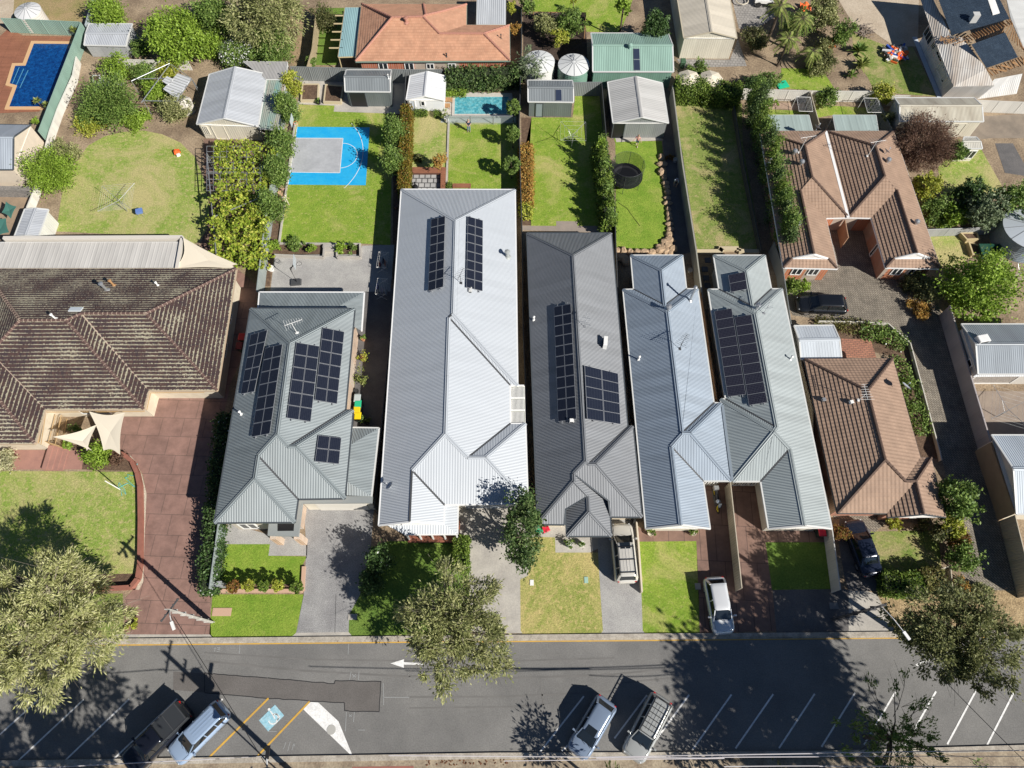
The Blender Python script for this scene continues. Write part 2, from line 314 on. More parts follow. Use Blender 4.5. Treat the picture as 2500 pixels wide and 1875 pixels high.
# ---------------- roofs ----------------
def clip(poly,n,c):
    """keep part of 2D poly where n.p>=c"""
    out=[]
    for i,a in enumerate(poly):
        b=poly[(i+1)%len(poly)]; da=n[0]*a[0]+n[1]*a[1]-c; db=n[0]*b[0]+n[1]*b[1]-c
        if da>=0: out.append(a)
        if (da>=0)!=(db>=0):
            t=da/(da-db); out.append((a[0]+(b[0]-a[0])*t,a[1]+(b[1]-a[1])*t))
    return out
class Roof: pass
def roofgeo(ze,vspec,faces,pitch=None):
    vs={}
    for item in vspec.split(';'):
        k=item.split(); nm=k[0]; vs[nm]=px(' '.join(k[1:]))[0]
    fl=[]
    for f in faces.split('|'):
        f=f.strip(); e=None
        m=re.match(r'\[(\w+) (\w+)\]\s*(.*)',f)
        if m: e=(m.group(1),m.group(2)); f=m.group(3)
        n=f.split(); fl.append((n,e or (n[0],n[1])))
    C=np.array([0,0,CH])
    def planes(p):
        out=[]
        for n,e in fl:
            a,b=np.array(P(vs[e[0]],ze)),np.array(P(vs[e[1]],ze)); d=(b-a)/np.linalg.norm(b-a)
            cen=np.mean([np.array(P(vs[k],ze+(0 if k[0].islower() else 1.2))) for k in n],axis=0)
            nn=np.array([-d[1],d[0],0.]); a0=np.array(P(vs[n[0]],ze))
            if np.dot(nn,cen-a0)<0: nn=-nn
            t=math.tan(R(p)); q=np.array([-t*nn[0],-t*nn[1],1.]); q/=np.linalg.norm(q)
            if np.dot(np.cross(d,nn),[0,0,1])<0: d=-d
            out.append((q,np.dot(q,a0),d,nn,a0))
        return out
    def solve(p):
        pl=planes(p); V={}; res=0
        for k,x in vs.items():
            if k[0].islower(): V[k]=np.array(P(x,ze)); continue
            d=np.array(ray(*x)); d/=np.linalg.norm(d); e1=np.cross(d,[0,0,1.]); e1/=np.linalg.norm(e1); e2=np.cross(d,e1)
            A=[];B=[]
            for (n,e),q in zip(fl,pl):
                if k in n: A.append(q[0]); B.append(q[1])
            for e in (e1,e2): A.append(e*.25); B.append(np.dot(e,C)*.25)
            A=np.array(A);B=np.array(B); v=np.linalg.lstsq(A,B,rcond=None)[0]; V[k]=v; res+=float(np.sum((A@v-B)**2))
        return res,V,pl
    if pitch is None: pitch=min([x*.5 for x in range(34,56)],key=lambda p:solve(p)[0])
    res,V,pl=solve(pitch)
    r=Roof(); r.ze=ze; r.V=V; r.pl=pl; r.fl=fl; r.pitch=pitch; r.res=res
    print('ROOF pitch %.1f res %.3f top %.2f'%(pitch,res,max(v[2] for v in V.values())))
    return r
def facemesh(b,pts,pl,kind,mi=0,step=.035,g=.33):
    q,c,d,nn,a0=pl; pts=[np.array(p,float) for p in pts]; tz=-q[0]/q[2]*nn[0]-q[1]/q[2]*nn[1]
    sl=math.sqrt(1+tz*tz); up=np.array([nn[0],nn[1],tz])/sl
    if kind=='metal':
        A=sum(pts[i][0]*pts[(i+1)%len(pts)][1]-pts[(i+1)%len(pts)][0]*pts[i][1] for i in range(len(pts)))
        if A<0: pts=pts[::-1]
        b.poly(pts,mi,[(float(np.dot(p-a0,d)),float(np.dot(p-a0,up))) for p in pts]); return
    P2=[(float(np.dot(p-a0,d)),float(np.dot((p-a0)[:2],nn[:2]))*sl) for p in pts]
    A=sum(P2[i][0]*P2[(i+1)%len(P2)][1]-P2[(i+1)%len(P2)][0]*P2[i][1] for i in range(len(P2)))
    if A<0: P2=P2[::-1]
    mn=min(y for x,y in P2); mxv=max(y for x,y in P2); k=math.floor(mn/g)
    def to3(u,v,h): return a0+d*u+up*v+q*h
    while k*g<mxv:
        lo,hi=k*g,(k+1)*g; s=clip(clip(P2,(0,1),lo),(0,-1),-hi)
        if len(s)>2:
            b.poly([to3(u,v,step*(1-(v-lo)/g)+.004) for u,v in s],mi,[(u,v) for u,v in s])
            low=[(u,v) for u,v in s if abs(v-lo)<1e-5]
            if len(low)>=2:
                u0,u1=min(x for x,_ in low),max(x for x,_ in low)
                if u1-u0>.01: b.poly([to3(u0,lo,0),to3(u1,lo,0),to3(u1,lo,step+.004),to3(u0,lo,step+.004)],mi,[(u0,lo),(u1,lo),(u1,lo),(u0,lo)])
        k+=1
def loopof(r):
    ed={}
    for n,e in r.fl:
        for i in range(len(n)):
            a,b=n[i],n[(i+1)%len(n)]; ed.setdefault(frozenset((a,b)),[]).append((a,b))
    bd=[v[0] for v in ed.values() if len(v)==1]; nb={}
    for a,b in bd: nb.setdefault(a,[]).append(b); nb.setdefault(b,[]).append(a)
    st=bd[0][0]; lp=[st]; prev=None
    while True:
        c=[x for x in nb[lp[-1]] if x!=prev]
        if not c: break
        prev,x=lp[-1],c[0]
        if x==st or len(lp)>60: break
        lp.append(x)
    return lp,ed
def inset(loop,d):
    n=len(loop); A=sum(loop[i][0]*loop[(i+1)%n][1]-loop[(i+1)%n][0]*loop[i][1] for i in range(n)); s=1 if A>0 else -1; out=[]
    for i in range(n):
        p0,p1,p2=[np.array(loop[j%n][:2],float) for j in (i-1,i,i+1)]
        a=p1-p0; b=p2-p1; a/=max(1e-6,np.linalg.norm(a)); b/=max(1e-6,np.linalg.norm(b)); na=np.array([-a[1],a[0]])*s; nb=np.array([-b[1],b[0]])*s
        m=na+nb; m/=max(.35,(np.linalg.norm(m)**2)/2); out.append((p1+m*d).tolist()+[loop[i][2]])
    return out
def house(name,label,cat,r,kind='metal',rm=None,wm=CREAM,gm=GUT,capm=None,valm=None,ins=.45,wall=None,capw=.3,soff=True,base=None,caps=True,drop=0,group=None,gut=.14,step=.035):
    V,ze=r.V,r.ze; lp,ed=loopof(r)
    L3=[V[k] for k in (wall.split() if wall else lp)]
    base=Vector((np.mean([p[0] for p in L3]),np.mean([p[1] for p in L3]),0)); t=thing(name,label,cat,base,group=group); t_off=ze
    b=MB()
    for (n,e),pl in zip(r.fl,r.pl): facemesh(b,[V[k] for k in n],pl,kind,0,step)
    cap=.06
    if soff:
        A=sum(L3[i][0]*L3[(i+1)%len(L3)][1]-L3[(i+1)%len(L3)][0]*L3[i][1] for i in range(len(L3))); Q=L3[::-1] if A>0 else L3
        b.poly([(p[0],p[1],ze-.09) for p in Q],1)
    ro=b.build('roof',[rm,WHITEP],t)
    # gutters and barges
    b=MB()
    for k,v in ed.items():
        if len(v)!=1: continue
        a,c=[Vector(V[x]) for x in v[0]]; o=Vector((0,0,-gut/2+.02)); b.beam(a+o,c+o,.13,gut,0)
    b.build('gutter',gm,ro)
    if caps:
        fc={}
        for (n,e),pl in zip(r.fl,r.pl):
            for i in range(len(n)): fc.setdefault(frozenset((n[i],n[(i+1)%len(n)])),[]).append((n,pl))
        for k,fs in fc.items():
            if len(fs)!=2: continue
            b=MB(); bv=MB(); a,c=[Vector(V[x]) for x in k]; n0,p0=fs[0]; n1,p1=fs[1]
            cen=np.mean([V[x] for x in n0],axis=0); convex=np.dot(p1[0],cen)-p1[1]<0
            if convex:
                if kind=='metal':
                    upv=Vector(p0[0]+p1[0]).normalized()
                    for pl_,sg in ((p0,1),(p1,1)):
                        dd=(c-a).normalized(); q=Vector(pl_[0]); side=q.cross(dd)
                        cn=Vector(np.mean([V[x] for x in (n0 if pl_ is p0 else n1)],axis=0))
                        if side.dot(cn-a)<0: side=-side
                        o=side*capw*.27+q*.035; b.beam(a+o,c+o,capw*.55,.03,0,up=q)
                else:
                    dd=c-a; Ln=dd.length; dd/=Ln; x=0
                    while x<Ln-.1:
                        y=min(Ln,x+.4); b.tube([a+dd*x+Vector((0,0,.03)),a+dd*(y-.03)+Vector((0,0,.03))],[.125,.14],7,0); b.tube([a+dd*(y-.05)+Vector((0,0,.03)),a+dd*y+Vector((0,0,.03))],.15,7,1); x=y
            else: bv.beam(a+Vector((0,0,.012)),c+Vector((0,0,.012)),.16 if kind=='metal' else .12,.02,0)
            if b.v: b.build('ridge_cap',[capm or rm,(valm or capm or rm)],ro)
            if bv.v: bv.build('valley_gutter',valm or DKGREY,ro)
    # walls
    wl=inset([(p[0],p[1],p[2]) for p in L3],ins); b=MB(); n=len(wl)
    A=sum(wl[i][0]*wl[(i+1)%n][1]-wl[(i+1)%n][0]*wl[i][1] for i in range(n))
    if A<0: wl=wl[::-1]
    for i in range(n):
        a,c=wl[i],wl[(i+1)%n]; e=math.hypot(c[0]-a[0],c[1]-a[1])
        b.poly([(a[0],a[1],0),(c[0],c[1],0),(c[0],c[1],c[2]-.11),(a[0],a[1],a[2]-.11)],0,[(0,0),(e,0),(e,c[2]),(0,a[2])])
    if any(p[2]>ze+.3 for p in wl): b.poly([(p[0],p[1],ze-.12) for p in wl],0)
    b.build('wall',wm,t); t2=Roof(); t2.o=t; t2.roof=ro; t2.wl=wl; t2.r=r; t2.ze=ze; return t2
def rect_roof(ze,corners,axis,pitch=20,h=None):
    """gable roof from four eave corners NW NE SE SW"""
    c=[np.array(P(p,ze)) for p in px(corners)]; r=Roof(); r.ze=ze; V=dict(nw=c[0],ne=c[1],se=c[2],sw=c[3])
    if axis=='y': m1,m2=(c[0]+c[1])/2,(c[2]+c[3])/2; wd=np.linalg.norm(c[0]-c[1]); F=['nw sw B A'.split(),'se ne A B'.split()]; V['A']=m1;V['B']=m2
    else: m1,m2=(c[0]+c[3])/2,(c[1]+c[2])/2; wd=np.linalg.norm(c[0]-c[3]); F=['sw se B A'.split(),'ne nw A B'.split()]; V['A']=m1;V['B']=m2
    hh=h if h is not None else math.tan(R(pitch))*wd/2; m1[2]+=hh; m2[2]+=hh; r.V=V; r.fl=[(f,(f[0],f[1])) for f in F]; r.pl=[]
    for f,e in r.fl:
        a,b_=V[e[0]],V[e[1]]; d=(b_-a)/np.linalg.norm(b_-a); nn=np.array([-d[1],d[0],0.])
        if np.dot(nn,V[f[2]]-a)<0: nn=-nn
        t=2*hh/wd; q=np.array([-t*nn[0],-t*nn[1],1.]); q/=np.linalg.norm(q)
        if np.dot(np.cross(d,nn),[0,0,1])<0: d=-d
        r.pl.append((q,np.dot(q,a),d,nn,a))
    return r
def opening(h,side,f0,f1,z0,z1,m,name,frame=None,k=0,bars=0):
    """panel on the wall that faces side; f0..f1 along it, left to right in plan"""
    d={'S':(0,-1),'N':(0,1),'E':(1,0),'W':(-1,0)}[side]; n=len(h.wl); c=[]
    for i in range(n):
        a,b=h.wl[i],h.wl[(i+1)%n]; e=(b[0]-a[0],b[1]-a[1]); L=math.hypot(*e)
        if L<.3: continue
        nn=(e[1]/L,-e[0]/L)
        if nn[0]*d[0]+nn[1]*d[1]>.8: c.append((L,a,b,nn))
    c.sort(key=lambda x:-x[0])
    if k>=len(c): return None
    L,a,b,nn=c[k]; A=Vector((a[0],a[1],0)); B=Vector((b[0],b[1],0)); N=Vector((nn[0],nn[1],0))
    p=A.lerp(B,f0)+N*.02; q=A.lerp(B,f1)+N*.02; o=MB(); mz=(z0+z1)/2
    o.beam(p+Vector((0,0,mz)),q+Vector((0,0,mz)),.05,z1-z0,0); w=o.build(name,m,h.o)
    if frame:
        o=MB(); t=.09
        for z in (z0,z1): o.beam(p+N*.02+Vector((0,0,z)),q+N*.02+Vector((0,0,z)),.09,t)
        for x in [p,q]+[p.lerp(q,(j+1)/(bars+1)) for j in range(bars)]: o.beam(x+N*.02+Vector((0,0,z0)),x+N*.02+Vector((0,0,z1)),t,.09,up=N)
        o.build('frame',frame,w)
    return w
def onroof(h,p,lift=0.):
    """point on the roof seen at photo pixel p"""
    d=np.array(ray(*p)); C=np.array([0,0,CH]); best=None
    for (n,e),pl in zip(h.r.fl,h.r.pl):
        t=(pl[1]-np.dot(pl[0],C))/np.dot(pl[0],d); x=C+d*t; poly=[h.r.V[k][:2] for k in n]; ins=False
        for i in range(len(poly)):
            a,b=poly[i],poly[i-1]
            if (a[1]>x[1])!=(b[1]>x[1]) and x[0]<(b[0]-a[0])*(x[1]-a[1])/(b[1]-a[1])+a[0]: ins=not ins
        if ins: best=(Vector(x),Vector(pl[0]),pl); break
    if best is None:
        x=P(p,h.ze+1); best=(x,Vector((0,0,1)),None)
    return best
SOL=solarmat('solar cells',(.009,.012,.024),(.034,.040,.056)); SOL2=solarmat('blue solar cells',(.016,.017,.03),(.085,.085,.11),12,6,.06,.05)
def array(h,s,rows,cols=2,m=None,lift=.16,face=None):
    c=px(s); C=np.array([0,0,CH]); mid=(sum(x for x,_ in c)/4,sum(y for _,y in c)/4); _,N,pl=onroof(h,mid); N=Vector(N); q=[]
    for p in c:
        d=np.array(ray(*p)); t=(pl[1]+lift-np.dot(pl[0],C))/np.dot(pl[0],d); q.append(Vector(C+d*t))
    def bl(u,v): return q[0].lerp(q[1],u).lerp(q[3].lerp(q[2],u),v)
    for i in range(rows):
        for j in range(cols):
            u0,u1,v0,v1=j/cols,(j+1)/cols,i/rows,(i+1)/rows; g=.025
            k=[bl(u0,v1),bl(u1,v1),bl(u1,v0),bl(u0,v0)]; ce=sum(k,Vector())/4; k=[x+(ce-x).normalized()*g for x in k]
            b=MB(); f=[x+(ce-x).normalized()*.036 for x in k]; o=N*.02
            b.poly([x+o+N*.003 for x in f],0,[(0,0),(1,0),(1,1),(0,1)])
            for a in range(4):
                A,B,Cc,D=k[a],k[(a+1)%4],f[(a+1)%4],f[a]; b.poly([A+o,B+o,Cc+o+N*.002,D+o+N*.002],1); b.poly([A-o,B-o,B+o,A+o],1)
            b.poly([x-o for x in k[::-1]],1); b.build('solar_panel',[m or SOL,ALU],h.o)
    b=MB()
    for u in (.2,.8): b.beam(bl(u,-.02)-N*.06,bl(u,1.02)-N*.06,.05,.08)
    for v in np.linspace(0,1,rows+1):
        for u in (.2,.8): x=bl(u,v); b.beam(x-N*(lift),x-N*.05,.06,.06)
    b.build('mounting_rail',ALU,h.o)
def pipe(h,s,H=.6,r=.07,m=WHITEP,name='vent_pipe',capped=True):
    p,N,_=onroof(h,px(s)[0]); b=MB(); b.tube([p-Vector((0,0,.1)),p+Vector((0,0,H))],r,8); b.lathe(p,[(r*2.4,-.03),(r*1.6,.06),(r,.1)],8)
    if capped: b.lathe(p+Vector((0,0,H)),[(r*1.7,0),(r*1.7,.05),(r*.3,.12)],8)
    b.build(name,m,h.o)
def whirly(h,s,m=STEEL):
    p,N,_=onroof(h,px(s)[0]); b=MB(); b.tube([p-Vector((0,0,.1)),p+Vector((0,0,.25))],.15,10)
    b.lathe(p+Vector((0,0,.25)),[(.16,0),(.24,.1),(.26,.2),(.2,.33),(.02,.4)],12,0)
    for k in range(12):
        a=2*PI*k/12; b.beam(p+Vector((.25*math.cos(a),.25*math.sin(a),.3)),p+Vector((.23*math.cos(a+.3),.23*math.sin(a+.3),.55)),.03,.03)
    b.build('whirlybird_vent',m,h.o)
def antenna(h,s,H=1.8,L=1.3,rz=0.,m=STEEL,n=8):
    p,N,_=onroof(h,px(s)[0]); b=MB(); t=p+Vector((0,0,H)); b.tube([p,t],.025,5); d=Vector((math.cos(rz),math.sin(rz),0)); e=Vector((-d.y,d.x,0))
    b.tube([t-d*L*.4,t+d*L*.6],.02,5)
    for i in range(n):
        c=t+d*L*(-.38+.98*i/(n-1)); w=.55-.35*i/(n-1); b.tube([c-e*w,c+e*w],.012,4)
    b.box(p,(.25,.25,.1)); b.build('tv_antenna',m,h.o)
def dish(h,s,r=.38,az=40,m=None):
    p,N,_=onroof(h,px(s)[0]); b=MB(); t=p+Vector((0,0,.5)); b.tube([p,t],.03,6); d=Vector((math.cos(R(az))*.7,math.sin(R(az))*.7,.7)); a=d.cross(Vector((0,0,1))).normalized(); c=a.cross(d).normalized(); d.normalize()
    rings=[(0,-.1),(r*.5,-.06),(r*.85,.0),(r,.04)]; pr=None
    for rr,z in rings:
        cur=[t+d*z+(a*math.cos(2*PI*k/16)+c*math.sin(2*PI*k/16))*rr for k in range(16)]
        if pr:
            for k in range(16): b.poly([pr[k],pr[(k+1)%16],cur[(k+1)%16],cur[k]])
        pr=cur
    b.tube([t+c*-r*.9,t+d*.35],.015,5); b.box(t+d*.36,(.08,.08,.08)); b.build('satellite_dish',m or mat('grey dish',(.42,.46,.5),.4),h.o)
def boxon(h,s,sz,rz=0,m=None,name='air_conditioner',up=0):
    p,N,_=onroof(h,px(s)[0]); b=MB(); c=p+Vector((0,0,sz[2]/2+up)); b.box(c,sz,rz,0)
    co,si=math.cos(rz),math.sin(rz)
    for k in range(6):
        z=c.z-sz[2]*.38+sz[2]*.15*k
        for sg in (-1,1): b.box((c.x-si*sg*(sz[1]/2+.005),c.y+co*sg*(sz[1]/2+.005),z),(sz[0]*.8,.02,.03),rz,1)
    b.box((c.x,c.y,c.z+sz[2]/2+.01),(sz[0]*.92,sz[1]*.92,.02),rz,0); b.box((p.x,p.y,p.z),(sz[0]*.8,sz[1]*.8,.16),rz,1); b.build(name,[m or WHITEP,DKGREY],h.o)
def skylight(h,s,wd,ln,rz=0):
    p,N,pl=onroof(h,px(s)[0]); d=Vector(pl[2]); u=N.cross(d); b=MB(); k=[p+d*x*wd/2+u*y*ln/2 for x,y in ((-1,-1),(1,-1),(1,1),(-1,1))]
    b.poly([x+N*.12 for x in k],0)
    for i in range(4): b.poly([k[i],k[(i+1)%4],k[(i+1)%4]+N*.12,k[i]+N*.12],0)
    b.build('skylight',mat('skylight',(.6,.64,.66),.2),h.o)
# ---------------- sheds, fences ----------------
def shed(label,ze,corners,axis,rm,wm,pitch=18,ins=.12,name='shed',cat='shed',gm=GUT,capm=None,group=None,gut=.1):
    r=rect_roof(ze,corners,axis,pitch); return house(name,label,cat,r,'metal',rm,wm,gm,capm or rm,ins=ins,capw=.35,gut=gut,group=group)
def fence(label,s,h,m,post=None,name='fence',rail=None,th=.05,sp=2.4,group=None,base=0.,cat='fence'):
    pts=[P(p,h+base) for p in px(s)]; t=thing(name,label,cat,(pts[0].x,pts[0].y,0),group=group); post=post or m
    for a,b in zip(pts,pts[1:]):
        L=(b-a).length; n=max(1,round(L/sp))
        for i in range(n):
            p,q=a.lerp(b,i/n),a.lerp(b,(i+1)/n); mb=MB(); mb.beam(p-Vector((0,0,h/2)),q-Vector((0,0,h/2)),th,h,0,); 
            # UV: run along the fence
            d=(q-p).length
            mb2=MB(); dn=Vector((-(q-p).y,(q-p).x,0)).normalized()*th/2; zl=Vector((0,0,h))
            mb2.poly([p-zl-dn,q-zl-dn,q-dn,p-dn],0,[(0,0),(d,0),(d,h),(0,h)]); mb2.poly([q-zl+dn,p-zl+dn,p+dn,q+dn],0,[(0,0),(d,0),(d,h),(0,h)])
            mb2.beam(p,q,th+.03,.05,1); mb2.build('panel',[m,rail or post],t)
            mb=MB(); mb.box((p.x,p.y,p.z-h/2+.015),(.085,.085,h+.03)); mb.build('post',post,t)
    p=pts[-1]; mb=MB(); mb.box((p.x,p.y,p.z-h/2+.015),(.085,.085,h+.03)); mb.build('post',post,t)
    return t
def wallrun(label,s,h,m,name='wall',th=.2,base=0.,cat='wall',capm=None):
    pts=[P(p,h+base) for p in px(s)]; b=MB()
    for a,c in zip(pts,pts[1:]):
        d=(c-a).normalized()*th*.5 if len(pts)>2 else Vector(); b.beam(a-d*0-Vector((0,0,h/2)),c-Vector((0,0,h/2)),th,h,0); b.beam(a+Vector((0,0,.02)),c+Vector((0,0,.02)),th+.04,.04,1)
    return tag(b.build(name,[m,capm or m]),label,cat)
# ---------------- plants ----------------
rng=np.random.default_rng(7)
def leafquads(C,size,asp,dirs=None,up=.7):
    n=len(C); a=rng.normal(size=(n,3))
    if dirs is not None: a=dirs+.45*rng.normal(size=(n,3))
    a/=np.linalg.norm(a,axis=1)[:,None]; nn=rng.normal(size=(n,3)); nn[:,2]=np.abs(nn[:,2])+up; b=np.cross(a,nn); b/=np.maximum(1e-6,np.linalg.norm(b,axis=1))[:,None]
    s=(size*rng.uniform(.65,1.35,n))[:,None]; L=a*s*.5*math.sqrt(asp); Wd=b*s*.5/math.sqrt(asp)
    # bent leaf: two triangles sharing the midrib, so it catches light on two sides
    V=np.stack([C-L,C+Wd,C+L,C-Wd],1); return V.reshape(-1,3)
def addmesh(name,V,mats,parent,tw=None):
    """V: (4n,3) quads, world; tw: MB with wood as second material"""
    r=parent
    while r.parent: r=r.parent
    off=np.array(r.location); n=len(V)//4; me=bpy.data.meshes.new(name); V=V-off
    F=np.arange(4*n,dtype=np.int32)
    me.vertices.add(4*n); me.vertices.foreach_set('co',V.astype(np.float32).ravel()); me.loops.add(4*n); me.loops.foreach_set('vertex_index',F); me.polygons.add(n); me.polygons.foreach_set('loop_start',F[::4].copy()); 
    me.update(calc_edges=True); me.materials.append(mats); o=bpy.data.objects.new(name,me); COL.objects.link(o); o.parent=parent; return o
LF={}
def lm(k):
    D=dict(
     green=((0.078,0.143,0.026),(0.156,0.247,0.052),(0.273,0.364,0.091)), bright=((0.130,0.221,0.019),(0.234,0.351,0.039),(0.351,0.481,0.078)), dark=((0.029,0.065,0.018),(0.065,0.124,0.033),(0.130,0.208,0.065)),
     olive=((0.14,0.165,0.055),(0.28,0.30,0.11),(0.47,0.46,0.22)), willow=((0.24,0.265,0.09),(0.42,0.43,0.17),(0.60,0.58,0.33)), grey=((0.091,0.130,0.065),(0.169,0.221,0.117),(0.286,0.338,0.195)),
     yellow=((0.221,0.273,0.026),(0.377,0.416,0.052),(0.546,0.520,0.104)), vine=((0.143,0.221,0.019),(0.286,0.377,0.039),(0.520,0.520,0.091)), red=((0.156,0.065,0.026),(0.286,0.130,0.039),(0.208,0.221,0.039)), orange=((0.325,0.169,0.039),(0.468,0.260,0.065),(0.390,0.312,0.078)),
     brown=((0.104,0.058,0.039),(0.169,0.098,0.065),(0.247,0.156,0.104)), hedge=((0.065,0.124,0.016),(0.143,0.221,0.033),(0.260,0.338,0.065)), moss=((0.130,0.143,0.039),(0.221,0.221,0.065),(0.169,0.117,0.052)),
     hedgered=((0.117,0.143,0.019),(0.208,0.182,0.026),(0.260,0.117,0.026)), pale=((0.325,0.338,0.169),(0.468,0.455,0.260),(0.585,0.546,0.364)), darkmid=((.04,.08,.02),(.085,.145,.04),(.18,.24,.085)), olivedark=((0.091,0.111,0.039),(0.182,0.202,0.072),(0.312,0.312,0.130)), dull=((0.065,0.085,0.026),(0.130,0.143,0.052),(0.221,0.208,0.091)), white=((0.750,0.750,0.715),(0.750,0.750,0.750)), palm=((0.130,0.195,0.039),(0.260,0.312,0.078),(0.416,0.429,0.156)))
    return leafmat(k+' leaves',D[k])
BARK=mat('bark',(.12,.09,.065),.9,c2=(.07,.05,.035),ns=6); PALEB=mat('pale bark',(.36,.31,.25),.85,c2=(.24,.20,.16),ns=5)
def crown(c,rad,n,size,asp,kind,clump=.28,shell=.5,lump=.25,boxy=False,cl=45):
    c=np.array(c,float); rad=np.array(rad,float); k=max(5,int(n/cl)); d=rng.normal(size=(k,3)); d/=np.linalg.norm(d,axis=1)[:,None]
    if boxy: d=d/np.max(np.abs(d),axis=1)[:,None]*rng.uniform(.9,1,(k,1))
    r=rng.uniform(shell**3,1,k)**(1/3); ph=rng.uniform(0,6.28,6)
    lm_=1+lump*(np.sin(3*d[:,0]*2+ph[0])*np.sin(4*d[:,1]+ph[1])+.6*np.sin(5*d[:,2]+ph[2]+3*d[:,0])); r=r*lm_
    if kind=='cone': z=d[:,2]; r=r*np.where(z>0,1-.35*z,1)
    if kind=='flame': zz=d[:,2]*r; f=np.clip(1-.75*np.maximum(zz,0)**1.3,.15,1); d=d*np.stack([f,f,np.ones(k)],1)
    cc=d*r[:,None]*rad; per=np.maximum(1,rng.poisson(n/k,k)); idx=np.repeat(np.arange(k),per); sg=clump*np.mean(rad)*(.45+.75*rng.random(k))
    sg=np.minimum(sg,.75)
    off=rng.normal(size=(len(idx),3))*sg[idx][:,None]*np.array([1,1,.75]); Cn=cc[idx]+off
    # thin out a share of clumps so gaps show
    dirs=None
    if kind=='weep': dirs=cc[idx]/rad*1.0+np.array([0,0,-.35])+off*.8/np.maximum(.1,sg[idx][:,None])
    elif kind=='spiky': dirs=cc[idx]/rad+off*.5
    return leafquads(Cn+c,size,asp,dirs),cc+c
def tree(name,label,s,r,top,leaf='green',size=None,dens=1.,kind='round',trunk=None,trh=None,asp=1.8,cat=None,group=None,shell=.45,clump=.24,lump=.25,twigs=0,bark=None,limbs=8,zc=None,flowers=0,core=False,lean=(0,0),squash=None,ry=1.,sh=None,cl=45):
    """crown centre at photo pixel s, pixel radius r (rx or rx,rz), top height in metres"""
    p=px(s)[0]; rx=r if not isinstance(r,tuple) else r[0]
    if trunk is None: trunk=trh is not None
    g=P(p,top*.6); m=mpp(g); R_=rx*m; rz=(squash*R_ if squash else min(R_*.85,top*.48)) if not isinstance(r,tuple) else r[1]
    zc=zc if zc is not None else max(rz*.8,top-rz); c=P(p,zc); R_=rx*mpp(c)
    if sh:
        q=P(px(sh[0])[0],0); L_=zc/math.tan(R(SUN_EL)); c=Vector((q.x+math.cos(R(SUN_AZ))*L_,q.y+math.sin(R(SUN_AZ))*L_,zc)); R_=sh[1]
    bx=Vector((c.x+lean[0],c.y+lean[1],0)); t=thing(name,label,cat or ('tree' if top>2.6 else 'bush'),bx,group=group)
    size=(size or (.15 if R_<1 else .19 if R_<2.2 else .24))*.8; A=4*PI*((R_*R_+2*R_*rz)/3); n=int(dens*4.2*A/(size*size)); n=max(150,min(n,90000))
    V,cc=crown(c,(R_*.9,R_*.9*ry,rz),n,size,asp,kind,clump,shell,lump,cl=cl)
    V[:,2]=np.maximum(V[:,2],.03); addmesh('crown',V,lm(leaf),t)
    if flowers:
        q=rng.normal(size=(flowers,3)); q/=np.linalg.norm(q,axis=1)[:,None]; q[:,2]=np.abs(q[:,2]); addmesh('blossom',leafquads(np.array(c)+q*np.array([R_,R_,rz])*rng.uniform(.85,1.05,(flowers,1)),.17,1.1),lm('white'),t)
    b=MB(); tr=max(.03,min(.22,top*.022)); fork=Vector((c.x,c.y,max(.15,zc-rz*.55)))
    b.tube([bx,bx.lerp(fork,.5)+Vector((.04,-.03,0)),fork],[tr*1.3,tr,tr*.85],7)
    sel=cc[rng.permutation(len(cc))[:limbs+twigs]]
    for i,q in enumerate(sel):
        q=Vector(q); q.z=max(q.z,.1); mid=fork.lerp(q,.5)+Vector(rng.normal(size=3)*.08*R_); 
        if i<limbs: b.tube([fork,mid,q],[tr*.55,tr*.32,tr*.12],5,cap=False)
        else:
            q=c+(q-c)*1.12; st=fork.lerp(q,.35+.3*rng.random()); mid=st.lerp(q,.5)+Vector(rng.normal(size=3)*.06*R_); b.tube([st,mid,q],[.022,.016,.008],3,cap=False)
            for _ in range(2): e=q+Vector(rng.normal(size=3)*.22*R_*.5); b.tube([mid,e],[.014,.006],3,cap=False)
    b.build('trunk',bark or BARK,t); return t
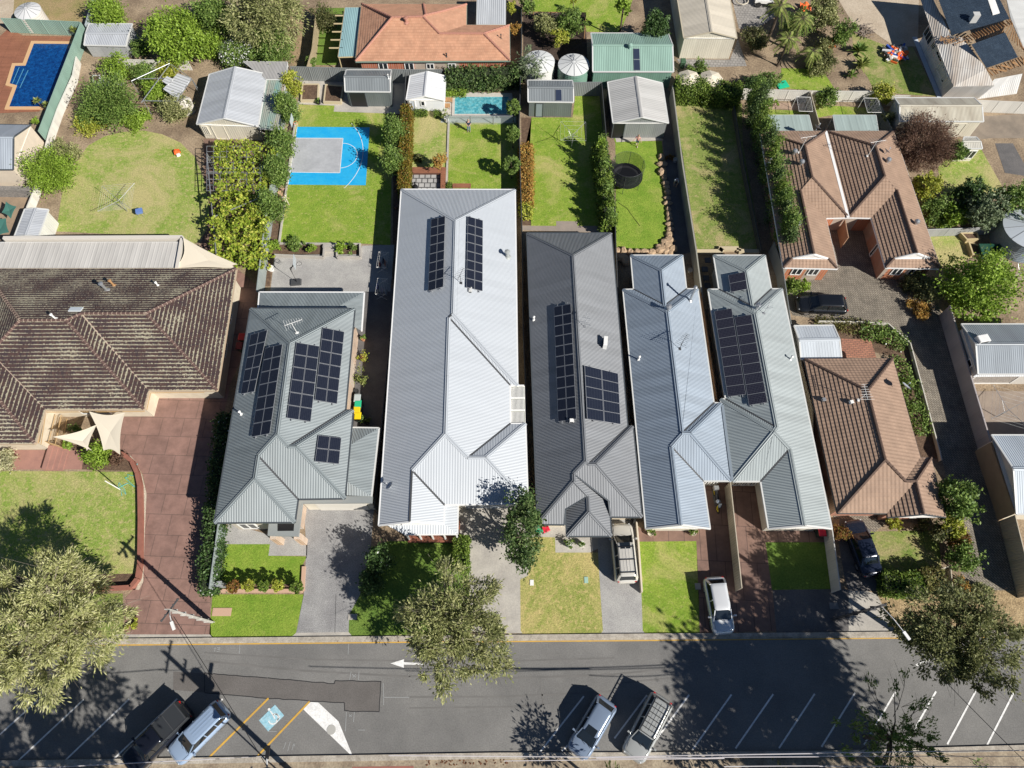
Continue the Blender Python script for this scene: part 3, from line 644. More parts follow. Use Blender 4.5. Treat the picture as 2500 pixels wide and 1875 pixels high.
def hedge(label,s,wd,h,leaf='hedge',size=.16,name='hedge',dens=1.6,cat='hedge',rough=.10,z0=0.,at=None,group=None,stuff=False,flowers=0,core=True,bumps=0.):
    """hedge along a photo polyline (taken at its top), wd metres wide"""
    pts=[P(p,(h if at is None else at)) for p in px(s)]; t=thing(name,label,cat,(pts[0].x,pts[0].y,0),group=group); Vs=[];b=MB(); fl=[]; size*=.85
    for a,c in zip(pts,pts[1:]):
        a=Vector((a.x,a.y,0)); c=Vector((c.x,c.y,0)); L=(c-a).length; d=(c-a)/L; e=Vector((-d.y,d.x,0)); A=L*wd+2*h*L+2*h*wd; n=int(dens*2.4*A/(size*size))
        pr=rng.random(n); top=pr<(L*wd)/A; u=rng.uniform(-.02,1.02,n)*L; v=np.where(top,rng.uniform(-.5,.5,n),np.where(rng.random(n)<.5,-.5,.5))*wd; z=np.where(top,h,rng.uniform(.02,1,n)*h)
        if bumps: z=z*(1-bumps*.5+bumps*.5*np.sin(u*2.1+a.x)*np.sin(u*.9+2)); v=v*(1+bumps*.5*np.sin(u*1.7))
        ends=(~top)&(rng.random(n)<(h*wd*2)/(A-L*wd+.01)); u=np.where(ends,np.where(rng.random(n)<.5,0,L),u); v=np.where(ends,rng.uniform(-.5,.5,n)*wd,v)
        ra=np.array(a);C=ra+np.outer(u,np.array(d))+np.outer(v,np.array(e)); C[:,2]=z0+z; C+=rng.normal(size=C.shape)*rough*np.array([1,1,.8]); C[:,2]=np.maximum(C[:,2],.05); Vs.append(leafquads(C,size,1.6))
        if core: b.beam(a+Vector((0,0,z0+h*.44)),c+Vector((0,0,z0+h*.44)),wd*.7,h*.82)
        if flowers:
            q=C[rng.permutation(n)[:int(flowers*L)]]; fl.append(leafquads(q+np.array([0,0,.05]),.13,1.1))
    addmesh('foliage',np.concatenate(Vs),lm(leaf),t)
    if fl: addmesh('blossom',np.concatenate(fl),lm('white'),t)
    if core: b.build('stems',mat('hedge inside',(.02,.03,.01),.9),t)  # added solid dark core, keeps the hedge from being see-through
    return t
def palmtree(label,s,top,r=2.2,n=22,leaf='palm',name='palm_tree',th=.16,dead=0,group=None):
    c=P(px(s)[0],top); bx=Vector((c.x,c.y,0)); t=thing(name,label,'palm',bx,group=group); b=MB(); b.tube([bx,bx+Vector((.1,0,top*.5)),c],[th*1.3,th,th],8); b.build('trunk',BARK,t); V=[]; w=MB()
    for k in range(n):
        a=2*PI*k/n+rng.normal()*.15; el=rng.uniform(-.3,1.1); d=Vector((math.cos(a),math.sin(a),0)); L=r*rng.uniform(.8,1.1); pts=[]
        for i in range(9):
            x=i/8; pts.append(c+d*L*x*math.cos(el*.6)+Vector((0,0,L*(math.sin(el)*x*.8-.75*x*x))))
        w.tube(pts,[.03-.0028*i for i in range(9)],3,cap=False)
        e=Vector((-d.y,d.x,0))
        for i in range(1,9):
            for j in range(3):
                q=pts[i-1].lerp(pts[i],j/3); ln=.42*r*.5*(1-.5*abs(i/8-.4))
                for sg in (-1,1):
                    tip=q+e*sg*ln+d*ln*.55-Vector((0,0,ln*.45)); o=d*.035; V+= [q-o,(q+tip)/2+o*1.6,tip,(q+tip)/2-o*1.6]
    addmesh('fronds',np.array([tuple(v) for v in V]),lm(leaf),t); w.build('frond_stem',BARK,t)
    return t
def spikeplant(label,s,r=.8,n=40,h=.3,leaf='palm',name='spiky_plant',cat='plant',group=None,w=.07,top=None):
    c=P(px(s)[0],h); t=thing(name,label,cat,(c.x,c.y,0),group=group); V=[]; b=MB(); b.tube([(c.x,c.y,0),c],.06,6); b.build('stem',BARK,t)
    for k in range(n):
        a=rng.uniform(0,2*PI); el=rng.uniform(.05,1.3); L=r*rng.uniform(.7,1.1); d=Vector((math.cos(a)*math.cos(el),math.sin(a)*math.cos(el),math.sin(el))); e=Vector((-math.sin(a),math.cos(a),0))*w; m=c+d*L*.5
        V+=[c,m+e,c+d*L-Vector((0,0,L*.2)),m-e]
    addmesh('leaves',np.array([tuple(v) for v in V]),lm(leaf),t); return t
# ---------------- vehicles ----------------
def paint(name,c,rough=.22,metal=.25): return mat(name,c,rough,metal=metal,coat=.6)
TYRE=mat('tyre rubber',(.015,.015,.016),.85); RIM=mat('alloy rim',(.42,.43,.45),.3,metal=.8); RED=mat('red lamp',(.45,.01,.01),.2); LAMP=mat('headlamp',(.7,.72,.74),.1)
CGLASS=mat('car glass',(.012,.016,.02),.05,spec=.9)
def outline(x0,x1,w0,w1,n=6,r0=.35,r1=.35):
    """rounded outline, front at +x: list of (x,y)"""
    o=[]
    for (cx,sx,w,r) in ((x1,1,w1,r1),(x0,-1,w0,r0)):
        for q in (0,1):
            for i in range(n+1):
                a=PI/2*i/n
                if sx==1: th=-PI/2+a if q==0 else a
                else: th=PI/2+a if q==0 else PI+a
                yy=w-r; o.append((cx-sx*r+math.cos(th)*r,(-yy if math.sin(th)<-1e-9 or (q==0 and sx==1) or (q==1 and sx==-1) else yy)+math.sin(th)*r))
    return o
def loft(b,rings,mi=0,captop=True,capbot=False):
    n=len(rings[0]); i0=len(b.v)
    for r in rings: b.v+=[tuple(p) for p in r]
    for i in range(len(rings)-1):
        for k in range(n):
            a,c=i0+i*n+k,i0+i*n+(k+1)%n; b.f.append([a,c,c+n,a+n]); b.m.append(mi); b.uv.append([(0,0),(1,0),(1,1),(0,1)])
    if captop: b.f.append([i0+(len(rings)-1)*n+k for k in range(n)]); b.m.append(mi); b.uv.append([(0,0)]*n)
    if capbot: b.f.append([i0+k for k in range(n)][::-1]); b.m.append(mi); b.uv.append([(0,0)]*n)
def car(label,s,ang,L=4.5,Wd=1.8,H=1.5,body=None,kind='hatch',cat='car',roofrack=None,sunroof=None,group='cars parked along the street',name='parked_car',two=None,roofm=None,zpx=.7):
    """kind: hatch, sedan, wagon, ute. ang: heading in degrees from +X"""
    c=P(px(s)[0],zpx); t=thing(name,label,cat,(0,0,0),0,group=group); hl,hw=L/2,Wd/2
    hood={'hatch':.24,'sedan':.25,'wagon':.24,'ute':.25}[kind]; tail={'hatch':.03,'sedan':.17,'wagon':.02,'ute':.36}[kind]
    belt=H*.60; b=MB(); nst=25; prof=[]
    # body: cross sections along the length
    secs=[]
    for i in range(nst):
        u=i/(nst-1); x=hl-L*u; e=min(u,1-u)*L
        rn=.55 if u<.5 else .38; k=max(0.,1-e/rn); w=hw*(1-.34*k**2.4); 
        if u<hood: zt=H*(.47+.11*(u/hood)**.7)
        elif u>1-tail and kind=='sedan': zt=H*(.60+.02*(1-u)/tail)
        else: zt=belt
        if e<.16: zt-=(1-e/.16)**2*.16*H
        zb=.22+.1*k*k; 
        arch=0
        for wx in (hl-L*.19,-hl+L*.2):
            if abs(x-wx)<.42: arch=1
        mid=.5*(zb+zt)
        ring=[(x,w*.80,zb),(x,w*.985,zb+.1),(x,w,mid),(x,w*.975,zt-.13),(x,w*.90,zt-.03),(x,w*.74,zt+.015),(x,w*.36,zt+.045),(x,0,zt+.05)]
        ring=ring+[(p[0],-p[1],p[2]) for p in ring[-2::-1]]
        secs.append(ring)
    m=len(secs[0]); i0=0
    for r in secs: b.v+=r
    for i in range(nst-1):
        for k in range(m-1):
            a=i*m+k; b.f.append([a,a+m,a+m+1,a+1]); b.m.append(0); b.uv.append([(0,0)]*4)
        a=i*m; b.f.append([a+m-1,a+m-1+m,a+m,a]); b.m.append(0); b.uv.append([(0,0)]*4)
    b.f.append(list(range(m))); b.m.append(0); b.uv.append([(0,0)]*m); b.f.append([(nst-1)*m+k for k in range(m)][::-1]); b.m.append(0); b.uv.append([(0,0)]*m)
    body_=b.build('body',body,t,smooth=True)
    # shut lines, bonnet seams, door lines
    b=MB(); xh=hl-L*hood
    zt=H*.58+.045
    for sg in (-1,1):
        b.tube([(hl-.3,sg*hw*.70,H*.5+.03),(xh+.1,sg*hw*.80,zt-.01)],.010,4)
        for xx in (xh-.12,xh-.12-L*.23,xh-.12-L*.44): b.tube([(xx,sg*(hw+.004),.4),(xx,sg*(hw*.985),belt-.12)],.008,4)
    b.tube([(hl-.28,-hw*.66,H*.50+.035),(hl-.2,0,H*.50+.06),(hl-.28,hw*.66,H*.50+.035)],.010,4)
    b.build('shut_lines',BLACK,body_)
    # greenhouse
    x1=xh+.12; x0=-hl+L*tail+(.06 if kind!='sedan' else .0); rk={'hatch':.5,'sedan':.66,'wagon':.26,'ute':.28}[kind]; fw=.84 if kind!='ute' else .62
    def ring(x0,x1,w,z,rx): return [(p[0],p[1],z+.045*(1-abs(p[1])/w*.9) if z>belt+.2 else z) for p in outline(x0,x1,w,w,5,rx,rx)]
    g=[ring(x0,x1,hw*.86,belt-.06,.25),ring(x0+rk,x1-fw,hw*.68,H-.07,.18)]
    b=MB(); loft(b,g,0,False); gl=b.build('windows',CGLASS,t,smooth=False)
    b=MB(); rr=[ring(x0+rk-.05,x1-fw+.06,hw*.695,H-.085,.2),ring(x0+rk+.02,x1-fw-.03,hw*.66,H-.045,.16),ring(x0+rk+.25,x1-fw-.3,hw*.5,H-.01,.12)]
    loft(b,rr,0,True); ro=b.build('roof',roofm or body,t,smooth=True)
    for sg in (-1,1):
        xm=(x0+x1)/2+.1; L_=[((x1-.04,sg*hw*.80,belt-.04),(x1-fw+.02,sg*hw*.68,H-.07),.07,.05),((x0+.04,sg*hw*.79,belt-.04),(x0+rk-.0,sg*hw*.67,H-.07),.16,.06)]
        for xx in ((xm,) if kind!='wagon' else (xm,xm-L*.2)): L_.append(((xx,sg*hw*.865,belt-.04),(xx-.05,sg*hw*.715,H-.07),.08,.03))
        for A_,B_,w_,h_ in L_: b=MB(); b.beam(A_,B_,w_,h_); b.build('pillar',body,gl)
    b=MB()
    for sg in (-1,1): b.beam((x1-.35,sg*(hw-.06),belt-.02),(x1-.38,sg*(hw+.13),belt+.05),.10,.06); b.box((x1-.38,sg*(hw+.14),belt+.05),(.13,.17,.12))
    b.build('wing_mirrors',body,t)
    for nm,xx,mm in (('headlight',hl-.27,LAMP),('tail_light',-hl+.13,RED)):
        for sg in (-1,1):
            b=MB(); z=H*.46 if nm=='headlight' else H*.52; b.box((xx,sg*hw*.66,z-.03),(.26 if nm=='headlight' else .10,.26,.10),-sg*.55 if nm=='headlight' else sg*.35); b.build(nm,mm,t)
    for xx in (hl-L*.19,-hl+L*.2):
        for sg in (-1,1):
            b=MB(); rr_=.33 if L<4.7 else .37; y=sg*(hw-.13); b.tube([(xx,y-.11,rr_),(xx,y+.11,rr_)],rr_,16); wh=b.build('wheel',TYRE,t)
            b=MB(); b.tube([(xx,y+sg*.112,rr_),(xx,y+sg*.125,rr_)],rr_*.62,12); b.build('rim',RIM,wh)
    b=MB(); b.box((hl-.03,0,.38),(.05,Wd*.5,.14)); b.box((-hl+.02,0,.5),(.04,.4,.12)); b.build('grille',BLACK,t)
    # wipers
    b=MB(); b.tube([(x1-.02,.15,belt+.03),(x1-.22,-.45,belt+.14)],.012,4); b.tube([(x1-.02,.6,belt+.0),(x1-.22,.1,belt+.17)],.012,4); b.build('wipers',BLACK,t)
    if sunroof:
        a,e=sunroof; b=MB(); b.box(((a+e)/2*L-hl,0,H+.0),(abs(e-a)*L,hw*.85,.035)); b.build('sunroof',CGLASS,ro)
    if roofrack:
        b=MB(); ra,rb=x0+rk+.05,x1-fw-.12
        if roofrack=='bars':
            for sg in (-1,1): b.beam((ra,sg*hw*.66,H+.02),(rb,sg*hw*.66,H+.02),.045,.05)
            for k in range(3): xx=ra+.2+(rb-ra-.4)*k/2; b.beam((xx,-hw*.7,H+.07),(xx,hw*.7,H+.07),.06,.035)
        elif roofrack=='rails':
            for sg in (-1,1): b.tube([(ra-.1,sg*hw*.66,H-.03),(ra+.1,sg*hw*.66,H+.05),(rb-.1,sg*hw*.66,H+.05),(rb+.1,sg*hw*.66,H-.03)],.025,6)
        elif roofrack=='platform':
            for sg in (-1,1): b.beam((ra-.1,sg*hw*.64,H+.12),(rb+.1,sg*hw*.64,H+.12),.06,.05); 
            for k in range(8): xx=ra-.08+(rb-ra+.16)*k/7; b.beam((xx,-hw*.64,H+.11),(xx,hw*.64,H+.11),.055,.03)
            for k in range(3): xx=ra+(rb-ra)*k/2; b.beam((xx,-hw*.5,H+.02),(xx,-hw*.5,H+.11),.04,.04); b.beam((xx,hw*.5,H+.02),(xx,hw*.5,H+.11),.04,.04)
        b.build('roof_rack',BLACK if roofrack!='rails' else ALU,ro)
    if roofrack in('bars','platform','ribs'):
        b=MB(); ra,rb=x0+rk+.2,x1-fw-.3
        for k in range(5): y=(k-2)*hw*.26; b.beam((ra,y,H+.012-.02*abs(k-2)/2),(rb,y,H+.012-.02*abs(k-2)/2),.05,.02)
        b.build('roof_ribs',roofm or body,ro)
    if kind=='ute':
        b=MB(); xa,xb=-hl+.12,x0+.55; zt=belt+.06
        b.box(((xa+xb)/2,0,zt+.16),(xb-xa,hw*1.66,.5),0,0,.93); cp=b.build('canopy',two or BLACK,t)
        b=MB(); 
        for sg in (-1,1): b.beam((xa,sg*hw*.8,zt+.42),(xb,sg*hw*.8,zt+.42),.05,.04)
        for k in range(3): xx=xa+.15+(xb-xa-.3)*k/2; b.beam((xx,-hw*.74,zt+.43),(xx,hw*.74,zt+.43),.05,.03)
        b.build('canopy_rails',DKGREY,cp)
    t.location=(c.x,c.y,0); t.rotation_euler=(0,0,R(ang)); return t
# NOTE: car parts are built at the origin, then the root is moved
def motorbike(label,s,ang):
    c=P(px(s)[0],.5); t=thing('motorcycle',label,'motorcycle',(0,0,0)); YEL=mat('yellow rim',(.75,.60,.02),.4)
    for x,tilt in ((.78,.0),(-.72,.0)):
        b=MB(); n=20
        pts=[(x+.31*math.cos(2*PI*k/n),0,.32+.31*math.sin(2*PI*k/n)) for k in range(n+1)]; b.tube(pts,.06,6,cap=False); wh=b.build('wheel',TYRE,t)
        b=MB(); pts=[(x+.23*math.cos(2*PI*k/n),0,.32+.23*math.sin(2*PI*k/n)) for k in range(n+1)]; b.tube(pts,.022,5,cap=False)
        for k in range(6): a=PI*k/3; b.tube([(x,0,.32),(x+.22*math.cos(a),0,.32+.22*math.sin(a))],.015,4)
        b.build('rim',YEL,wh)
    b=MB(); b.box((.0,0,.45),(.62,.34,.42)); b.tube([(-.72,.12,.32),(-.1,.12,.42)],.04,6); b.tube([(-.72,-.12,.32),(-.1,-.12,.42)],.04,6); b.tube([(-.8,-.18,.5),(-.1,-.2,.35),(.3,-.12,.4)],.055,8); b.build('engine',DKGREY,t)
    b=MB(); b.tube([(.78,.09,.32),(.55,.1,1.0)],.03,6); b.tube([(.78,-.09,.32),(.55,-.1,1.0)],.03,6); b.build('fork',YEL,t)
    b=MB(); b.tube([(.56,-.42,1.02),(.6,-.2,1.06),(.58,0,1.05),(.6,.2,1.06),(.56,.42,1.02)],.022,6); b.tube([(.6,-.3,1.06),(.66,-.42,1.2)],.01,4); b.tube([(.6,.3,1.06),(.66,.42,1.2)],.01,4); b.box((.67,-.43,1.2),(.05,.14,.09)); b.box((.67,.43,1.2),(.05,.14,.09)); b.build('handlebar',BLACK,t)
    b=MB(); b.lathe((.25,0,.82),[(.12,-.14),(.2,-.05),(.2,.06),(.1,.13),(.01,.15)],12); b.build('fuel_tank',paint('silver blue paint',(.25,.29,.35)),t,smooth=True)
    b=MB(); b.box((-.2,0,.84),(.55,.28,.1),0,0,.85); b.box((-.55,0,.9),(.35,.22,.09),0,0,.8); b.build('seat',BLACK,t)
    b=MB(); b.box((-.88,0,1.02),(.36,.44,.3),0,0,.88); b.build('top_box',STEEL,t)
    b=MB(); b.box((.74,0,.93),(.14,.24,.2)); b.poly([(.68,-.16,1.02),(.68,.16,1.02),(.56,.12,1.3),(.56,-.12,1.3)]); b.build('windscreen',mat('smoked screen',(.08,.09,.1),.1),t)
    t.location=(c.x,c.y,0); t.rotation_euler=(0,0,R(ang))
# ---------------- people ----------------
SKIN=mat('skin',(.55,.34,.25),.6)
def person(label,s,ang,pose='stand',top=(.02,.03,.07),legs=(.12,.2,.32),hair=(.12,.08,.06),shoes=(.3,.3,.3),h=1.75,sleeve=.5,short=False):
    """joints as one skinned body, clothing and hair as separate skins following it; faces local +X"""
    c=P(px(s)[0],0); t=thing('person',label,'person',(0,0,0)); k=h/1.75
    J=dict(pel=(0,0,.95),sp=(.01,0,1.15),ch=(.0,0,1.38),nk=(.0,0,1.5),hd=(.02,0,1.62),tp=(.02,0,1.74),sl=(0,.19,1.42),sr=(0,-.19,1.42),el=(.02,.26,1.15),er=(.02,-.26,1.15),wl=(.22,.12,1.08),wr=(.22,-.12,1.08),hl=(.29,.08,1.09),hr=(.29,-.08,1.09),
      pl=(0,.09,.9),pr=(0,-.09,.9),kl=(.02,.11,.5),kr=(.02,-.11,.5),al=(0,.12,.09),ar=(0,-.12,.09),tl=(.15,.13,.04),tr=(.15,-.13,.04))
    if pose=='walk': J.update(el=(-.1,.27,1.16),wl=(-.02,.36,.93),hl=(.02,.4,.86),er=(.12,-.3,1.2),wr=(.3,-.42,1.1),hr=(.37,-.45,1.06),kl=(.16,.1,.52),al=(.1,.11,.1),tl=(.24,.12,.05),kr=(-.04,-.1,.52),ar=(-.28,-.11,.16),tr=(-.16,-.12,.06))
    if pose=='bend': J.update(sp=(.14,0,1.08),ch=(.36,0,1.16),nk=(.48,0,1.17),hd=(.58,0,1.12),tp=(.68,0,1.05),sl=(.36,.19,1.16),sr=(.36,-.19,1.16),el=(.45,.22,.86),er=(.45,-.22,.86),wl=(.56,.14,.6),wr=(.56,-.14,.6),hl=(.6,.12,.52),hr=(.6,-.12,.52))
    if pose=='kneel': J={a:(b[0]*1,b[1],b[2]) for a,b in J.items()}; J.update(pel=(0,0,.5),sp=(.08,0,.68),ch=(.18,0,.88),nk=(.24,0,.98),hd=(.3,0,1.08),tp=(.33,0,1.2),sl=(.18,.18,.92),sr=(.18,-.18,.92),el=(.3,.24,.68),er=(.3,-.24,.68),wl=(.46,.16,.5),wr=(.46,-.16,.5),hl=(.52,.14,.44),hr=(.52,-.14,.44),pl=(0,.09,.46),pr=(0,-.09,.46),kl=(.34,.13,.42),kr=(.3,-.14,.12),al=(.3,.13,.08),ar=(-.12,-.13,.1),tl=(.44,.13,.04),tr=(-.22,-.13,.05))
    def skin(name,edges,rad,m,sub=1):
        used=[]; 
        for e in edges:
            for q in e:
                if q not in used: used.append(q)
        me=bpy.data.meshes.new(name); vs=[tuple(x*k for x in (J[q] if isinstance(q,str) else q)) for q in used]; me.from_pydata(vs,[(used.index(a),used.index(b)) for a,b in edges],[]); me.materials.append(m)
        o=bpy.data.objects.new(name,me); COL.objects.link(o); o.parent=t
        md=o.modifiers.new('skin','SKIN'); md.use_smooth_shade=True
        for i,q in enumerate(used):
            r=rad[q] if q in rad else .05; me.skin_vertices[0].data[i].radius=(r*k if not isinstance(r,tuple) else r[0]*k,r*k if not isinstance(r,tuple) else r[1]*k); me.skin_vertices[0].data[i].use_root=(i==0)
        sm=o.modifiers.new('sub','SUBSURF'); sm.levels=sub; sm.render_levels=sub; return o
    bodyE=[('pel','sp'),('sp','ch'),('ch','nk'),('nk','hd'),('hd','tp'),('ch','sl'),('ch','sr'),('sl','el'),('sr','er'),('el','wl'),('er','wr'),('wl','hl'),('wr','hr'),('pel','pl'),('pel','pr'),('pl','kl'),('pr','kr'),('kl','al'),('kr','ar'),('al','tl'),('ar','tr')]
    rad=dict(pel=(.14,.11),sp=(.13,.1),ch=(.14,.1),nk=.055,hd=.095,tp=.06,sl=.06,sr=.06,el=.042,er=.042,wl=.03,wr=.03,hl=.035,hr=.035,pl=.085,pr=.085,kl=.055,kr=.055,al=.037,ar=.037,tl=.03,tr=.03)
    skin('body',bodyE,rad,SKIN)
    b=MB(); hv=J['hd']; hz=J['tp']
    for sg in (-1,1): b.ball(tuple(x*k for x in (hv[0]+.085,sg*.035,hv[2]+.02)),.014,6); b.ball(tuple(x*k for x in (hv[0]-.0,sg*.1,hv[2])),.025,6)
    b.build('eyes_and_ears',SKIN,t)
    # fingers
    b=MB()
    for sd in ('l','r'):
        w_,h_=Vector(J['w'+sd])*k,Vector(J['h'+sd])*k; d=(h_-w_).normalized(); e=d.cross(Vector((0,0,1))).normalized()
        for i in range(4): q=h_+e*(.02*(i-1.5)); b.tube([q,q+d*(.07-.006*abs(i-1)),q+d*.09-Vector((0,0,.03))],[.010,.009,.007],5)
        q=h_-e*.03; b.tube([q-d*.02,q+d*.02-e*.03],[.011,.008],5)
    b.build('fingers',SKIN,t)
    def mid(a,c,f): return tuple(x+(y-x)*f for x,y in zip(J[a],J[c]))
    J['sle']=mid('sl','el',.8); J['sre']=mid('sr','er',.8)
    skin('shirt',[('pel','sp'),('sp','ch'),('ch','sl'),('ch','sr'),('sl','sle'),('sr','sre')],dict(pel=(.16,.13),sp=(.15,.12),ch=(.155,.12),sl=.08,sr=.08,sle=.06,sre=.06),mat('shirt %.2f %.2f %.2f'%top,top,.8))
    if short: J['kle'],J['kre']=mid('pl','kl',.8),mid('pr','kr',.8)
    else: J['kle'],J['kre']=J['kl'],J['kr']
    E=[('pel','pl'),('pel','pr'),('pl','kle'),('pr','kre')]
    if not short: J['ale'],J['are']=mid('kl','al',.9),mid('kr','ar',.9); E+=[('kle','ale'),('kre','are')]
    skin('trousers',E,dict(pel=(.15,.12),pl=.1,pr=.1,kle=.072,kre=.072,ale=.055,are=.055),mat('trousers %.2f %.2f %.2f'%legs,legs,.85))
    b=MB()
    for sd in ('l','r'): a_,t_=Vector(J['a'+sd])*k,Vector(J['t'+sd])*k; b.tube([a_-(t_-a_)*.3,a_.lerp(t_,.5)+Vector((0,0,-.01)),t_+(t_-a_)*.1],[.045,.05,.04],8)
    b.build('shoes',mat('shoes %.2f'%shoes[0],shoes,.7),t)
    b=MB(); q=Vector(J['tp'])*k; hd=Vector(J['hd'])*k; b.ball(hd.lerp(q,.45)+Vector((-.02,0,.01)),.108*k,10,0,1.0); b.build('hair',mat('hair %.2f'%hair[0],hair,.8),t,smooth=True)
    if pose=='stand' : b=MB(); b.box((.33*k,0,1.1*k),(.1,.18,.05)); 
    t.location=(c.x,c.y,0); t.rotation_euler=(0,0,R(ang)); return t
# ---------------- yard things ----------------
def at(s,z=0.): return P(px(s)[0],z)
def bin_(label,s,lid,body=(.03,.05,.035),rz=0.,group='wheelie bins',h=1.05):
    c=at(s,h); t=thing('wheelie_bin',label,'bin',(c.x,c.y,0),group=group); b=MB(); bm_=MB()
    q=lambda z,w,d,o=0: [(c.x+(x*w/2)*math.cos(rz)-(y*d/2+o)*math.sin(rz),c.y+(x*w/2)*math.sin(rz)+(y*d/2+o)*math.cos(rz),z) for x,y in ((-1,-1),(1,-1),(1,1),(-1,1))]
    loft(b,[q(.08,.42,.42),q(h-.1,.54,.62)],0,True,True); b.build('body',mat('bin body %.2f'%body[1],body,.5),t)
    b=MB(); loft(b,[q(h-.1,.6,.7),q(h-.04,.6,.72),q(h,.5,.6)],0,True,True); b.tube([q(h-.06,.5,.76)[2],q(h-.06,.5,.76)[3]],.025,6); b.build('lid',mat('bin lid %.2f %.2f'%(lid[0],lid[1]),lid,.45),t)
    b=MB()
    for sg in (-1,1): x=c.x+sg*.24*math.cos(rz)-.3*math.sin(rz); y=c.y+sg*.24*math.sin(rz)+.3*math.cos(rz); b.tube([(x-.03,y,.1),(x+.03,y,.1)],.1,10)
    b.build('wheels',TYRE,t); return t
def pot(label,s,r=.25,h=.45,m=None,leaf=None,lr=.35,lh=.5,group=None,name='plant_pot'):
    c=at(s,h); t=thing(name,label,'pot',(c.x,c.y,0),group=group); b=MB(); b.lathe((c.x,c.y,0),[(r*.7,0),(r,h),(r*.88,h),(r*.85,h-.06)],14); b.build('pot',m or mat('terracotta',(.45,.22,.12),.8),t,smooth=False)
    if leaf:
        V,_=crown((c.x,c.y,h+lh*.45),(lr,lr,lh*.55),int(130*lr/.35),.12,1.8,'round',.3,.2); addmesh('leaves',V,lm(leaf),t)
    else:
        b=MB(); b.lathe((c.x,c.y,h-.08),[(r*.86,0),(.01,.02)],12); b.build('soil',SOIL,t)
    return t
def tank(label,s,r,h,m,rm=None,n=32,ribsn=12):
    c=at(s,h); t=thing('water_tank',label,'tank',(c.x,c.y,0)); b=MB(); pr=[(r,0)]
    k=int(h/.12)
    for i in range(k): z=h*(i+.5)/k; pr+=[(r+(.015 if i%2 else 0),z)]
    pr+=[(r,h)]; b.lathe((c.x,c.y,0),pr,n); b.build('wall',m,t)
    b=MB(); b.lathe((c.x,c.y,h),[(r+.03,-.03),(r+.03,.02),(r*.1,.42),(.01,.44)],n); b.build('roof',rm or m,t)
    b=MB()
    for i in range(ribsn): a=2*PI*i/ribsn; b.beam((c.x+math.cos(a)*(r+.02),c.y+math.sin(a)*(r+.02),h+.04),(c.x+math.cos(a)*r*.12,c.y+math.sin(a)*r*.12,h+.43),.05,.03)
    b.lathe((c.x-.1,c.y+r*.62,h+.12),[(.26,0),(.26,.14),(.02,.2)],12); b.build('roof_ribs',DKGREY if rm is None else mat('tank seam',(.25,.26,.27),.5),t); return t
def clothesline(label,s,H=2.,r=1.9,rz=.3,arms=4,wires=7):
    c=at(s,0); t=thing('rotary_clothesline',label,'clothesline',(c.x,c.y,0)); b=MB(); o=Vector((c.x,c.y,0)); b.tube([o,o+Vector((0,0,H-.3))],.035,8); b.build('post',STEEL,t)
    b=MB(); tips=[]
    for i in range(arms):
        a=rz+2*PI*i/arms; d=Vector((math.cos(a),math.sin(a),0)); tp=o+d*r+Vector((0,0,H+.15)); tips.append(d); b.tube([o+Vector((0,0,H-.35)),tp],.02,6); b.tube([o+Vector((0,0,H-.9)),o+d*r*.45+Vector((0,0,H-.12))],.015,5)
    b.build('arms',STEEL,t); b=MB()
    for w_ in range(wires):
        q=.35+.65*w_/(wires-1)
        for i in range(arms): b.tube([o+tips[i]*r*q+Vector((0,0,H-.3+.45*q)),o+tips[(i+1)%arms]*r*q+Vector((0,0,H-.3+.45*q))],.006,4)
    b.build('lines',mat('line wire',(.6,.62,.6),.5),t); return t
def wallline(label,s,z=1.6):
    q=W(s,z); t=thing('folding_clothesline',label,'clothesline',(q[0].x,q[0].y,0),group='clotheslines folded out from the back fence'); b=MB()
    for i in range(4): b.tube([q[i],q[(i+1)%4]],.025,6)
    for i in (0,1): b.tube([q[i],(q[i].x,q[i].y,0)],.03,6)
    b.build('frame',WHITEP,t); b=MB()
    for i in range(1,10): b.tube([q[0].lerp(q[1],i/10),q[3].lerp(q[2],i/10)],.012,4)
    b.build('lines',WHITEP,t)
def canopy(label,s,z,m,th=.12,posts=True,name='carport',cat='carport',pm=None,under=None,slope=0):
    """flat roofed open shelter: sheet, frame and posts"""
    q=W(s,z); ce=sum(q,Vector())/len(q); t=thing(name,label,cat,(ce.x,ce.y,0)); b=MB(); d=(q[1]-q[0]).normalized(); n=Vector((-d.y,d.x,0)); A=sum(q[i].x*q[(i+1)%len(q)].y-q[(i+1)%len(q)].x*q[i].y for i in range(len(q)))
    if A<0: q=q[::-1]
    uv=[((p-q[0]).dot(d),(p-q[0]).dot(n)) for p in q]; b.poly(q,0,uv); b.poly([p-Vector((0,0,.04)) for p in q[::-1]],0,uv[::-1]); b.build('roof',m,t)
    b=MB()
    for i in range(len(q)): o=Vector((0,0,-th/2-.005)); b.beam(q[i]+o,q[(i+1)%len(q)]+o,.1,th)
    b.build('frame',pm or GUT,t)
    if posts:
        for p in q: p=p.lerp(ce,.04); b=MB(); b.box((p.x,p.y,(z-th)/2),(.09,.09,z-th)); b.build('post',pm or GUT,t)
    return t
